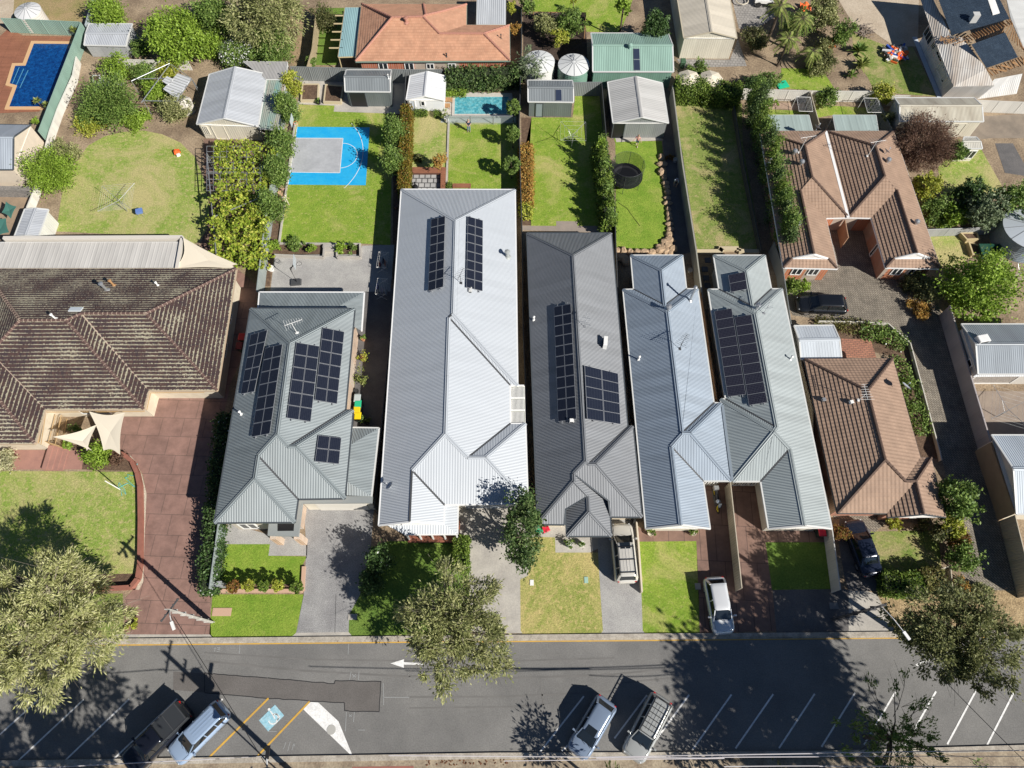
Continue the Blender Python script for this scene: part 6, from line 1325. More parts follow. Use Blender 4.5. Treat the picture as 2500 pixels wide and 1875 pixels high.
b=MB(); b.beam(wpt(-.1,.02)+N_*.3,wpt(1,.02)+N_*.3,.5,.1); b.build('sill_deck',mat('pale blue deck edge',(.5,.55,.62),.6),t)
A,B=P(px('t40 1340,940')[0],1.5),P(px('t40 1500,945')[0],1.5); wp=P(px('t40 1500,915')[0],1.2); wq=P(px('t40 1610,910')[0],1.2); b=MB(); b.beam(wp-Vector((0,.05,-.1)),wq-Vector((0,.05,-.1)),.06,.8); b.build('window',GLASS,t)
def rft(s,z0,z1,n,s2=None,w_=.07):
    p=px(s); b=MB()
    for k in range(n):
        f=k/(n-1); a=P((p[0][0]+(p[1][0]-p[0][0])*f,p[0][1]+(p[1][1]-p[0][1])*f),z0); c=P((p[3][0]+(p[2][0]-p[3][0])*f,p[3][1]+(p[2][1]-p[3][1])*f),z1); b.beam(a+Vector(rng.normal(size=3)*.03),c+Vector(rng.normal(size=3)*.03),w_,.12)
    b.build('rafters',TIMB,t)
rft('t40 1440,380 1920,200 1960,240 1500,430',2.8,3.3,18); rft('t40 1340,362 1925,190 1925,205 1345,380',2.9,2.95,2); rft('t40 1930,200 2074,520 2140,560 1850,330',2.8,3.6,12); rft('t40 1700,700 2074,560 2130,640 1760,760',2.9,2.4,14); rft('t40 1430,420 1950,230 1960,250 1440,450',3.1,3.1,3); rft('t40 1720,690 2074,590 2074,640 1900,720',3.2,2.6,4)
b=MB(); b.box(tuple(P(px('t40 1570,180')[0],3.8)),(.75,.6,1.1)); b.build('chimney',mat('painted chimney',(.5,.5,.48),.8),t)
sol('t40 1690,-60 1760,-60 1830,130 1760,150',[3.95,4.0,3.6,3.55],WHITEP,'fallen_sheet',t)
sol('t40 1940,190 2100,560 2300,560 2300,0 1900,0',[2.6,2.4,2.4,2.6,2.8],G_('white side roof',(.6,.6,.58)),'side_roof',t)
b=MB()
for k in range(70):
    p=P((px('t40 1330,410')[0][0]+rng.normal()*18,px('t40 1330,410')[0][1]+rng.normal()*5),3.25); a=rng.uniform(0,PI); b.beam(p-Vector((math.cos(a),math.sin(a),0))*rng.uniform(.1,.4),p+Vector((math.cos(a),math.sin(a),.1))*rng.uniform(.1,.4),.06,.05,int(rng.integers(2)))
b.build('loose_battens',[TIMB,DKGREY],t)
# open shelters
canopy('grey-green carport against the duplex, on its left side','t30 1555,1165 1970,1165 2010,1325 1585,1325',2.3,G_('sage roof',(.33,.40,.38),p=.8,square=True))
canopy('grey-green carport against the duplex, below the cream shed','t40 140,1165 575,1165 600,1325 170,1325',2.3,MC['sage roof'])
canopy('pale corrugated patio roof with a parapet behind the lichen roofed house','t01 -120,1002 1805,1000 1770,1265 -150,1275',2.5,G_('ribbed patio roof',(.52,.50,.47),p=.42,square=True),name='patio_cover',cat='patio cover',pm=GUTW)
wallrun('cream parapet beam along the back of the patio cover','t01 30,955 1845,945 1790,1262',2.75,mat('cream parapet',(.60,.56,.50),.6),th=.28,cat='parapet')
canopy('blue-green translucent pergola roof left of the terracotta house','t10 1420,75 1580,75 1520,570 1350,575',2.4,G_('blue green sheet',(.25,.40,.42),p=.2),name='pergola',cat='pergola',pm=mat('pine beams',(.52,.42,.24),.8))
canopy('pale corrugated roof of the open shelter right of the terracotta house','t20 685,-60 972,-60 970,245 678,245',2.4,G_('pale zinc',(.48,.50,.52),p=.24),name='shelter',cat='shelter')
canopy('patchwork green and rusty lean-to roof on the cream garage','t10 630,812 820,812 740,1310 550,1300',2.1,G_('patchy green',(.18,.30,.27),(.38,.32,.26),.2),name='lean_to',cat='lean-to')
canopy('weathered grey roof behind the cream garage','t10 390,622 835,627 825,800 620,800',2.3,G_('weathered grey',(.36,.35,.34),p=.16),name='lean_to',cat='lean-to')
for f in range(5): 
    b=MB(); a=P(px('t10 %f,%f'%(1320-17*f*.9,158+82*f))[0],2.35); c=P(px('t10 1400,%f'%(158+82*f))[0],2.35); b.beam(a,c,.12,.1); tag(b.build('pergola_beam',MC['pine beams']),'pale pine rafter end sticking out of the blue-green pergola','beam','pergola rafter ends')
SAILM=mat('cream sail cloth',(.66,.59,.47),.8,fine=.04)
sail('small cream triangular sail over the verandah steps','t02 540,1520 975,1400 880,1659 925,1655',[2.6,2.6,2.2,2.2],SAILM)
sail('large cream shade sail beside the red driveway','t02 905,1265 1260,1275 1215,1700 t03 1050,205',[2.6,2.6,2.2,2.2],SAILM)
sail('cream shade sail stretched behind the patio cover','t01 1855,955 t11 330,1225 t11 320,1268 t01 1780,1262',[3.0,2.7,2.6,2.6],SAILM)
b=MB(); p=at('t03 1215,600',0); b.tube([p,(p.x,p.y,2.4)],.045,8); tag(b.build('sail_post',WHITEP),'thin white post holding the large shade sail','post')
GN=mat('green shade cloth',(.05,.16,.13),.9); sail('torn green shade cloth by the lower left shed','t01 60,590 165,640 110,760 20,700',[2.2,2.2,2.2,2.2],GN); sail('green shade cloth strip at the left edge','t01 -60,740 60,760 90,900 -60,960',[2.2,2.2,2.2,2.2],GN)
# =================== FENCES AND WALLS ===================
FG=G_('green steel fence',(.24,.36,.30),p=.2); FGR=G_('grey steel fence',(.20,.215,.215),p=.2); FW=G_('white steel fence',(.62,.60,.55),p=.2,square=True); FC=G_('cream steel fence',(.50,.44,.34),p=.2); FM=G_('mauve grey fence',(.40,.36,.35),p=.2,square=True); FT=mat('timber palings',(.38,.31,.19),.9,c2=(.28,.22,.13),ns=4); FS=G_('sage grey fence',(.30,.34,.33),p=.3); FTAN=G_('tan brown fence',(.36,.22,.13),p=.2,square=True); FDK=G_('charcoal fence',(.06,.063,.065),p=.2)
fence('green steel fence along the top of the deep blue pool','t00 10,185 800,222',1.9,FG)
fence('long green steel fence down the right side of the deep blue pool','t00 815,225 388,1325',1.9,FG)
fence('white fence running down beside the long green pool fence','t00 770,575 735,760 585,1090 500,1330 t01 345,470 270,655',1.0,G_('flat white fence',(.68,.66,.60),p=1.2),th=.12)
fence('white steel fence between the fruit garden and the round tree','t00 1080,600 1900,615',1.3,FW)
fence('grey steel fence across the back of the sport court yard','t10 865,675 1050,680 2074,706 t20 330,705',1.9,FGR)
fence('sage grey fence between the leafy pergola and the sport court','t10 838,800 745,1190 t11 730,80 665,420 600,850 525,1490',1.9,FS,th=.08)
fence('sage grey fence along the front lawn with the round shrubs','t13 135,950 45,1600',1.8,FS)
fence('dark fence between the sport court yard and the small pool yard','t10 2035,740 t11 1985,460 t12 1925,0 1790,1400 t13 1715,780',1.8,FDK)
fence('dark fence between the small pool yard and the yellow hedged lawn','t20 1130,-60 1135,400 1110,1240 t21 1125,460 1140,900 t22 1150,400 1180,1100 t23 1210,600',1.8,FDK)
fence('dark fence left of the black trampoline','t20 1945,830 2015,1659 t31 0,560 40,1659 t32 160,1400 t33 215,900',1.8,FDK)
fence('pale grey fence across the back of the yard with the big clothesline','t20 1660,835 1945,832',1.9,FGR)
fence('grey-tan wall of steel sheets right of the dark side path','t30 590,870 690,1659 t31 830,1090 890,1560',1.8,G_('light tan fence',(.34,.33,.28),p=1.2),th=.1)
fence('orange brown fence between the pair of semi detached houses','t32 880,60 1045,1175',1.8,FTAN)
fence('dark low fence under the row of slender trees','t30 1215,1075 1310,1659 t31 1490,1080',.9,FDK)
fence('grey slatted fence between the paired houses and the duplex','t31 1620,1000 1705,1250 t32 1790,380 1880,735',1.8,FGR)
fence('tan fence between the right semi detached house and the cottage','t32 1885,740 2010,1250 t33 2010,40 2074,430 t43 80,680 120,990',1.7,FC)
fence('cream steel fence standing between the two brown driveways','t33 1175,530 1290,1595',1.7,FC)
fence('white steel fence right of the shaded square lawn','t43 130,1000 215,1610',1.7,FW)
fence('long mauve grey fence along the block paved driveway','t42 1325,195 1740,1580',1.8,FM,th=.1)
fence('plain tan fence between mauve fence and cream fence','t43 1740,130 1985,840',2.2,mat('tan sheet wall',(.34,.26,.17),.8,c2=(.30,.23,.15),ns=1),th=.1)
fence('cream steel fence at the lower right corner','t43 1985,865 2100,1330 2180,1659',2.0,FC)
fence('white steel fence behind the left half of the duplex','t30 1310,900 2000,922 t40 560,925',1.5,FW)
fence('white steel fence left of the stained cream shed','t40 745,966 920,970',1.5,FW)
fence('white steel fence right of the stained cream shed','t40 1595,1015 2300,1045',1.6,FW)
fence('tan divider fence behind the duplex, left one','t30 1985,930 t40 0,1250',1.5,FC); fence('grey divider fence behind the duplex, right one','t40 600,1010 745,1330',1.5,FGR)
fence('pale timber paling fence left of the blue-green pergola','t10 1133,60 1085,500 1035,672',1.8,FT)
fence('pale blue fence at the top left beside the bare yard','t00 945,-40 860,250',1.6,G_('pale blue fence',(.40,.45,.48),p=.3))
fence('corrugated zinc fence behind the raised garden boxes','t41 1100,872 1775,848',1.2,WLz)
fence('dark stained garden wall under the front hedge','t43 1210,1415 1330,1375 1350,1590',1.0,FC)
fence('low timber fence between the pale driveway and the green lawn','t33 215,930 243,1130 278,1635',.6,FTAN,th=.1,sp=1.4) if False else fence('low cream fence between the aggregate driveway and the green lawn','t33 225,925 245,1130 280,1635',.7,mat('cream low fence',(.62,.54,.42),.7),th=.1,sp=1.7)
fence('short black fence beside the block paved court','t42 0,348 420,355 700,372 925,570 1220,1659 t43 1240,300',.45,G_('white low edge',(.6,.57,.5),p=2.),th=.06)
fence('fine grey wire fence at the top garden','t20 1255,120 1785,130 1775,325',1.0,mat('wire mesh',(.25,.22,.18),.8,alpha=.35),post=TIMB)
fence('frameless glass fence on the near side of the small pool','t20 380,1175 1080,1175',1.2,mat('glass panel',(.55,.62,.60),.05,alpha=.16),post=ALU)
BRW=mat('red rendered wall',(.30,.12,.085),.8,c2=(.25,.10,.07),ns=2)
wallrun('curved low red retaining wall around the left front lawn','t03 1130,215 1250,245 1330,310 1385,430 1412,560 1418,900 1412,1350 1390,1500 1320,1590 1000,1608',.45,BRW,th=.3,name='retaining_wall')
wallrun('pink brick edging around the topiary bed','t13 132,1628 990,1628 1003,1380',.18,mat('pink edging',(.52,.34,.24),.8),th=.26,name='garden_edging',cat='edging')
wallrun('concrete kerb round the sport court lawn','t10 938,1060 t11 752,1012 1580,1018',.18,CONC,th=.14,name='garden_edging',cat='edging')
wallrun('pale retaining wall above the concrete play yard','t11 705,1128 1200,1150 1210,1040',.35,CONC,th=.14,name='retaining_wall'); wallrun('pale retaining wall right of the yard steps','t11 1335,1060 1338,1150 1575,1150 1572,1020',.35,CONC,th=.14,name='retaining_wall')
b=MB(); q=W('t11 1205,1040 1330,1040 1330,1145 1210,1145',0); [b.box(((q[0].x+q[1].x)/2,q[3].y+(q[0].y-q[3].y)*(.17+.33*k),.06+.06*k),(q[1].x-q[0].x,(q[0].y-q[3].y)*.33,.12+.12*k)) for k in range(3)]; tag(b.build('steps',CONC),'three pale concrete steps from the play yard up to the lawn','steps')
b=MB(); q=W('t03 500,235 690,235 690,345 500,345',0); [b.box((q[0].x+(q[1].x-q[0].x)*(.12+.25*k),(q[0].y+q[3].y)/2,.2-.05*k),((q[1].x-q[0].x)*.25,2.2,.4-.1*k)) for k in range(4)]; tag(b.build('steps',MC['pink path']),'pink steps beside the left front path','steps')
wallrun('yellow limestone step wall above the mulch court','t31 835,1092 1100,1092 1060,1062 1260,1062 1260,1090 1480,1092',.3,mat('limestone',(.5,.42,.28),.85),th=.4,name='retaining_wall')
for i,s in enumerate(('945,1183','915,1275','930,1363','943,1440')): b=MB(); p=P(px('t31 '+s)[0],.04); b.box((p.x,p.y,.035),(.6,.6,.07)); tag(b.build('stepping_stone',DKGREY),'square dark stepping stone in the straw mulch court','stepping stone','dark stepping stones')
wallrun('white painted planter wall beside the yellow hedge','t21 1150,560 1200,560',.05,WHITEP) if False else None
fence('brown slatted gate panel standing between the duplex wings','t41 262,778 295,950',1.8,G_('brown slats',(.40,.25,.16),p=.16,square=True),sp=1.6,name='gate',cat='gate')
# =================== CARS AND BIKE ===================
car('beige white wagon with roof bars on the aggregate driveway','t33 95,1240',92,4.9,1.9,1.75,paint('warm white paint',(.66,.63,.57)),'wagon',roofrack='bars',sunroof=(.52,.62),cat='car')
car('white hatchback at the mouth of the brown driveway','s 1756,1477',-86,4.4,1.8,1.5,paint('white paint gloss',(.70,.71,.72)),'hatch')
car('dark blue sedan parked nose to the cottage on the shaded driveway','s 2107,1336',99,4.7,1.85,1.45,paint('midnight paint',(.018,.024,.045)),'sedan')
car('black sports wagon on the block paved court of the duplex','s 2007,742',178,4.8,1.9,1.5,paint('black paint',(.012,.014,.018)),'hatch')
car('black four wheel drive with a grey topped canopy beside the silver wagon','t04 1500,1370',227,5.4,1.95,1.85,paint('deep black paint',(.010,.012,.02)),'ute',two=mat('grey canopy',(.035,.038,.042),.35))
car('silver wagon with ribbed roof between the black four wheel drive and the yellow line','t14 -60,1320',227,4.7,1.85,1.58,paint('silver paint',(.33,.43,.58)),'wagon',roofrack='ribs')
car('silver blue hatchback with a black sunroof next to the roof rack wagon','t24 1740,1270',235,4.5,1.85,1.6,paint('silver blue paint gloss',(.22,.28,.38)),'hatch',sunroof=(.50,.62))
car('silver wagon with a black platform roof rack','t34 180,730',237,4.9,1.9,1.85,paint('bright silver paint',(.40,.41,.40)),'wagon',roofrack='platform')
motorbike('dark motorcycle with yellow wheel rims under the carport end of the brown driveway','t33 1035,705',-86)
# =================== PEOPLE ===================
person('person in a navy top and jeans holding a controller beside the small pool','s 1145,321',-90,'stand',(.02,.035,.08),(.13,.2,.32),(.35,.25,.2),(.25,.2,.15))
person('person in a white top stepping from the lawn edge near the blue court','s 702,499',-55,'walk',(.75,.73,.68),(.6,.55,.45),(.05,.03,.02),(.5,.4,.35),1.5)
person('person in a pink top and dark shorts in front of the striped carport shed','s 1554,357',-110,'walk',(.6,.28,.26),(.03,.05,.09),(.3,.2,.12),(.5,.4,.3),1.65,short=True)
person('person in a pale shirt crouching on the dark side path','s 1649,452',-110,'bend',(.45,.55,.65),(.3,.25,.22),(.03,.02,.02),(.2,.2,.2),1.7)
# =================== YARD THINGS ===================
bin_('green lidded wheelie bin beside the two yellow lidded ones','t12 1548,1185',(.02,.40,.20)); bin_('upper yellow lidded wheelie bin beside the grey steel house','t12 1538,1247',(.72,.52,.01)); bin_('lower yellow lidded wheelie bin beside the grey steel house','t12 1546,1308',(.75,.55,.01)); bin_('pale grey lidded bin above the green lidded one','t12 1542,1125',(.4,.45,.45))
bin_('green lidded wheelie bin behind the dark columnar tree','t23 1310,1000',(.02,.40,.18),rz=.4); bin_('red lidded wheelie bin beside the dark roofed house','t23 1375,990',(.65,.02,.05),rz=.4); bin_('red lidded wheelie bin at the foot of the white steel fence','t43 35,1030',(.65,.02,.03))
bin_('bright red lidded bin in the shade left of the solar house','t12 370,505',(.5,.02,.02)); bin_('dark red lidded bin in the shade left of the solar house','t12 345,595',(.2,.02,.02)); bin_('dark green wheelie bin at the beige garage corner','t30 700,610',(.05,.11,.06),(.05,.10,.06))
tank('white water tank half hidden by the wispy tree','s 1316,150',1.75,2.2,mat('white tank',(.60,.60,.57),.6),mat('white tank lid',(.62,.63,.62),.6)); tank('green water tank with a white ribbed lid','s 1401,158',1.75,2.2,WLg,MC['white tank lid'])
tank('pale water tank at the top left corner','t00 280,110',1.5,1.9,mat('cream tank',(.60,.56,.50),.6),mat('cream tank lid',(.60,.60,.60),.6)); tank('large blue grey water tank at the right edge','t41 2140,860',2.6,2.2,mat('blue grey tank',(.22,.28,.33),.5),mat('blue grey lid',(.42,.46,.50),.5))
tank('small cream round tank under the white metal sheets','t00 1860,1035',.85,1.2,MC['cream tank'],None,20,6)
clothesline('rotary clothesline standing on the round dry lawn','t01 1290,690',2.1,2.3,.9); clothesline('rotary clothesline casting its shadow on the lawn behind the dark roofed house','t20 1640,1490',2.2,1.9,.75,4,3); clothesline('rotary clothesline in the shade at the right edge','t41 1960,1390',2.,2.2,.5); clothesline('rotary clothesline over the concrete patio at the right','t42 1800,1320',2.,2.4,.45,4,4)
wallline('white folding clothesline frame on the left behind the duplex','t30 1845,980 1985,985 2010,1130 1870,1125'); wallline('white folding clothesline frame on the right behind the duplex','t40 450,992 590,995 632,1138 490,1138')
b=MB(); c=P(px('t01 1420,700')[0],.5); t=thing('laundry_trolley','blue laundry basket trolley under the round lawn clothesline','trolley',(c.x,c.y,0)); b.box((c.x,c.y,.7),(.6,.5,.3),.3,0,1.1); b.build('basket',mat('blue basket',(.13,.22,.5),.6),t); b=MB(); [b.tube([(c.x+x*.25,c.y+y*.2,0),(c.x+x*.2,c.y+y*.15,.6)],.015,5) for x in (-1,1) for y in (-1,1)]; b.build('legs',STEEL,t)
t=thing('toy_car','orange and white ride-on toy on the round lawn','toy',at('t01 1800,100')); p=at('t01 1800,100'); b=MB(); b.box((p.x,p.y,.25),(.7,.45,.22),.5,0,.85); b.box((p.x-.05,p.y,.42),(.35,.35,.16),.5,0,.7); b.build('body',mat('orange plastic',(.75,.13,.03),.5),t); b=MB(); b.box((p.x+.2,p.y-.35,.12),(.4,.3,.2),.5,0,.9); b.build('seat',WHITEP,t)
b=MB(); [b.tube([(p.x+x*.25-.04,p.y+y*.22,.1),(p.x+x*.25+.04,p.y+y*.22,.1)],.1,10) for x in (-1,1) for y in (-1,1)]; b.build('wheels',BLACK,t)
hoop('fixed basketball hoop at the left edge of the blue court','t10 905,1460',0.); hoop('portable basketball hoop with a square base on the concrete play yard','t11 935,1410',.1,3.05,True,True)
trampoline('round black trampoline with a dark safety net','t31 118,330')
airer('clothes airer full of dark washing beside the white roofed house','t11 1800,1180',PI/2-.05,[(.7,.7,.7),(.55,.25,.18),(.02,.02,.04),(.2,.05,.06),(.03,.03,.05)]); airer('clothes airer with pale and navy washing beside the rear verandah','t11 1790,1450',PI/2-.05,[(.6,.62,.66),(.55,.5,.6),(.05,.06,.15)])
raisedbed('left square limestone edged garden bed by the slate shed','t10 990,850 1150,850 1140,1010 975,1010',.35,MC['limestone'] if 'limestone' in MC else CONC,SOIL); raisedbed('right limestone edged garden bed by the slate shed','t10 1225,855 1400,870 1375,1030 1205,1025',.35,MC['limestone'],SOIL)
raisedbed('upper pale timber garden box beside the zinc fence','t41 1440,905 1600,905 1620,965 1500,970',.5,MC['pine beams']); raisedbed('lower pale timber garden box beside the zinc fence','t41 1520,1000 1640,1040 1650,1120 1560,1120',.5,MC['pine beams'])
b=MB(); c=P(px('t41 1745,1085')[0],.8); t=thing('green_skip','open dark green bin box beside the big tank','bin',(c.x,c.y,0)); loft(b,[[(c.x+x*.9,c.y+y*.6,.1) for x,y in ((-1,-1),(1,-1),(1,1),(-1,1))],[(c.x+x*1.1,c.y+y*.75,.9) for x,y in ((-1,-1),(1,-1),(1,1),(-1,1))],[(c.x+x*.95,c.y+y*.62,.9) for x,y in ((-1,-1),(1,-1),(1,1),(-1,1))],[(c.x+x*.9,c.y+y*.58,.3) for x,y in ((-1,-1),(1,-1),(1,1),(-1,1))]],0,True,True); b.build('body',mat('dark green plastic',(.015,.07,.045),.5),t)
for i,(s,l) in enumerate((('t11 762,497','tan pot right of the slender trees'),('t11 780,440','small tan pot below the slender trees'),('t11 1938,460','brown pot in the shade, upper one'),('t11 1935,630','brown pot in the shade, lower one'),('t31 620,158','white rimmed pot on the dark side path'),('t31 770,1280','pale pot behind the blue grey roof'),('t12 1530,1055','black pot above the pale grey bin'))): pot(l,s,.26,.4,mat('pot clay %d'%i,[(.45,.30,.18),(.42,.28,.2),(.14,.07,.05),(.14,.07,.05),(.5,.47,.42),(.35,.33,.3),(.03,.03,.03)][i],.8),group=None)
pot('square cream planter with a clipped shrub, left one before the blue grey house','t33 368,1040',.28,.4,MC['cream low fence'],'hedge',.32,.4); pot('square cream planter with a clipped shrub, right one before the blue grey house','t33 798,1037',.28,.4,MC['cream low fence'],'hedge',.32,.4)
pot('white round pot with sparse leaves left of the porch path','t23 1615,1160',.25,.4,WHITEP,'green',.4,.5); pot('white round pot with sparse leaves right of the porch path','t23 1745,1150',.25,.4,WHITEP,'green',.3,.4); pot('black pot with a leafy plant beside the left garden bed','t10 1145,1020',.3,.4,BLACK,'green',.3,.3)
pot('white trough of yellow flowers by the sage fence','t11 665,1262',.35,.35,WHITEP,'yellow',.3,.3); pot('terracotta pot with green leaves beside the tan brick wall','t12 1600,720',.3,.4,None,'yellow',.45,.6); pot('large potted palm leaf plant beside the tan brick wall','t12 1580,940',.3,.5,BLACK,'palm',.75,.9); pot('small potted plant near the corner of the tan brick wall','t12 1600,520',.22,.4,None,'green',.3,.5)
pot('tall green leafy plant in the shade near the garage roof','t12 1640,1370',.2,.3,BLACK,'green',.5,.5); pot('round white pot with a small palm by the glass fence','t20 372,1190',.32,.5,WHITEP,'palm',.55,.7)
b=MB(); q=W('t21 435,405 620,405 620,445 435,445',.45); b.prism([(p.x,p.y) for p in q],.37,.45); t=thing('bench','red timber bench seat at the back of the white roofed house','bench',(q[0].x,q[0].y,0)); b.build('seat',MC['red timber deck'],t); b=MB(); [b.box((p.x,p.y+.05,.18),(.12,.3,.36)) for p in (q[0].lerp(q[3],.5)+Vector((.1,0,0)),q[1].lerp(q[2],.5)-Vector((.1,0,0)))]; b.build('legs',TIMB,t)
b=MB(); q=W('t21 28,240 365,240 365,300 28,300',.45); b.prism([(p.x,p.y) for p in q],.2,.45); q=W('t21 315,300 365,300 362,460 312,460',.45); b.prism([(p.x,p.y) for p in q],.2,.448); tag(b.build('timber_seat',MC['red timber deck']),'corner timber seat around the grey square patio','bench')
b=MB(); c=P(px('t21 58,440')[0],.6); b.lathe((c.x,c.y,0),[(.28,0),(.28,.6),(.22,.75),(.08,.8),(.08,1.3)],12); tag(b.build('patio_heater',BLACK),'black round fire drum on the grey square patio','heater')
for i,(s,l) in enumerate((('t20 395,1010','upper timber sun chair beside the small pool'),('t20 370,1070','lower timber sun chair beside the small pool'))):
    c=P(px(s)[0],.3); t=thing('sun_chair',l,'chair',(c.x,c.y,0)); b=MB(); b.box((c.x,c.y,.32),(.9,.6,.06),0); b.build('seat',TIMB,t); b=MB(); b.beam((c.x-.4,c.y,.35),(c.x-.75,c.y,.8),.6,.05); b.build('backrest',TIMB,t); b=MB(); [b.box((c.x+x*.4,c.y+y*.25,.15),(.05,.05,.3)) for x in (-1,1) for y in (-1,1)]; b.build('legs',TIMB,t)
# pools
WD=mat('deep blue pool water',(.003,.035,.15),.08,c2=(.006,.075,.26),ns=2.2,bump=.03,bs=2.2,fine=.35,fs=9); WL=mat('turquoise pool water',(.06,.30,.37),.08,c2=(.18,.46,.50),ns=2.4,bump=.03,bs=3,fine=.25,fs=5)
pl=pool('deep blue swimming pool with sandstone coping at the top left','t00 345,445 775,450 510,1085 95,1085 175,870 100,850 155,670 260,668','t00 0,0 1,1',WD,mat('sandstone coping',(.60,.38,.20),.8,fine=.08))
b=MB()
for k in range(3): q=W('t00 %d,%d %d,%d'%(195+45*k,680+15*k,125+38*k,845+22*k),.065); b.beam(q[0],q[1],.07,.01)
b.build('step_edges',mat('pool step',(.10,.32,.45),.4),pl)
pool('small turquoise pool behind the round topiary trees','t20 460,985 1000,985 1050,1160 455,1160','t20 0,0 1,1',WL,MC['pale pool paving'],cw=.3)
tag(bpy.data.objects['swimming_pool'],'deep blue swimming pool with sandstone coping at the top left','swimming pool')
# poles, wires and small street things
pp_=pole('tall power pole with a transformer below the bottom edge of the photo','s 722,1893',10.4,arms=((92,1.2,9.9),(92,.8,8.6)),r=.2)
c=P((722,1893)); b=MB(); b.lathe((c.x-.1,c.y+.55,6.6),[(.42,0),(.42,1.15),(.1,1.25)],12); b.lathe((c.x+.2,c.y+.5,7.9),[(.08,0),(.1,.3),(.03,.35)],8); b.box((c.x,c.y,6.5),(1.3,.5,.12)); b.build('transformer',DKGREY,pp_)

pole('weathered steel power pole beside the red driveway','s 516,1519',7.8,arms=((60,.9,7.4),),lamp=(-60,1.0)); pole('dark power pole on the shaded verge at right','s 2036,1512',8.2,m=mat('dark pole',(.08,.08,.085),.6),arms=((20,.7,7.2),),lamp=(-62,2.0))
b=MB(); c=P(px('t14 605,1500')[0],6.5); t=thing('street_lamp','slim grey street lamp at the bottom kerb','street lamp',(c.x+.3,c.y-2.6,0)); b.tube([(c.x+.3,c.y-2.6,0),(c.x+.3,c.y-2.6,6.3),(c.x,c.y-.4,6.6)],.06,8); b.build('pole',STEEL,t); b=MB(); b.beam(c+Vector((0,-.45,.1)),c+Vector((0,.35,.1)),.24,.1); b.build('lamp_head',BLACK,t)
WM=mat('pale cable',(.55,.52,.53),.4)
for i,(s,a,c,m_,r_) in enumerate((('t04 -200,1690 2050,1572',7,7,WM,.03),('t14 0,1580 540,1548',7,7,WM,.018),('t24 -200,1540 3000,1566',7,7,WM,.03),('t24 900,1592 3000,1568',7,7,WM,.025),('t34 -100,893 1120,872 ',7,7,WM,.035),('t34 -100,898 1120,890',7,7,WM,.03),('t44 -10,870 1200,855',7,7,WM,.03),('t44 -10,888 1200,888',7,7,WM,.02),('t34 600,944 1120,940',7,7,WM,.03),('t44 0,942 1200,946',7,7,WM,.03),('t04 1655,215 t14 600,1659',7.5,6.5,BLACK,.022),('t44 520,300 1150,940',7.8,6.8,BLACK,.022))):
    wire(['pale overhead cable along the bottom edge, left end','thin pale cable left of the street lamp','pale cable crossing above the bottom kerb at mid left','second pale cable at mid bottom','upper pale cable over the silver wagon','lower pale cable over the silver wagon','upper pale cable at the lower right','lower pale cable at the lower right','lowest pale cable right of the parked cars','lowest pale cable at the right corner','dark cable running down from the left power pole','dark cable across the right parking bays'][i],s,a,c,r_,m_,.15)
for i,(s,l,m_) in enumerate((('t14 163,172','long concrete pit lid in the front lawn by the power pole',MC['pink edging']),('t14 1408,218','small concrete pit lid by the wide aggregate driveway',CONC),('t23 1238,1545','small white pit lid at the foot of the dark columnar tree',WHITEP),('t23 1788,1518','pale green oval lid in the yellowing lawn',mat('pale green lid',(.32,.48,.40),.6)),('t33 845,1582','square concrete lid beside the white hatchback',CONC),('t44 80,65','grey pit lid on the shaded verge',mat('grey lid',(.2,.2,.2),.8)))):
    c=P(px(s)[0],.03); b=MB(); d=((1.5,.62),(.7,.45),(.3,.45),(.32,.5),(.45,.5),(.7,.5))[i]; b.box((c.x,c.y,.025),(d[0],d[1],.05)); b.box((c.x,c.y,.052),(d[0]*.9,d[1]*.88,.006)); tag(b.build('pit_lid',m_),l,'pit lid')
b=MB(); c=P(px('t13 150,1570')[0],.5); b.box((c.x,c.y,.5),(.7,.35,1.),.1,0,.95); b.box((c.x,c.y,1.02),(.76,.42,.05),.1); tag(b.build('meter_box',mat('grey metal box',(.30,.31,.32),.5)),'grey metal letter box at the end of the sage fence','letter box')
# rocks round the trampoline lawn
RK=mat('sandstone',(.46,.33,.21),.9,c2=(.32,.22,.14),ns=3,bump=.04,bs=5); k=0
for s,r_ in [('475,130',.42),('485,205',.45),('478,280',.5),('505,345',.35),('520,400',.4),('530,440',.35),('540,490',.4),('538,550',.35),('540,600',.4),('545,660',.35),('552,715',.38),('555,760',.35),('560,815',.4),('565,865',.38),('560,920',.45),('560,975',.5),('510,995',.45),('490,1035',.4),('540,1030',.5),('470,1070',.5),('520,1085',.45),('590,1060',.5),('565,1100',.4),('450,1040',.35),('30,1085',.4),('90,1090',.5),('160,1095',.4),('230,1095',.4),('300,1095',.45),('380,1092',.4),('60,1150',.5),('110,1180',.55)]:
    rock('t31 '+s,r_,RK,'rough tan sandstone rock in the edge of the trampoline lawn',k); k+=1
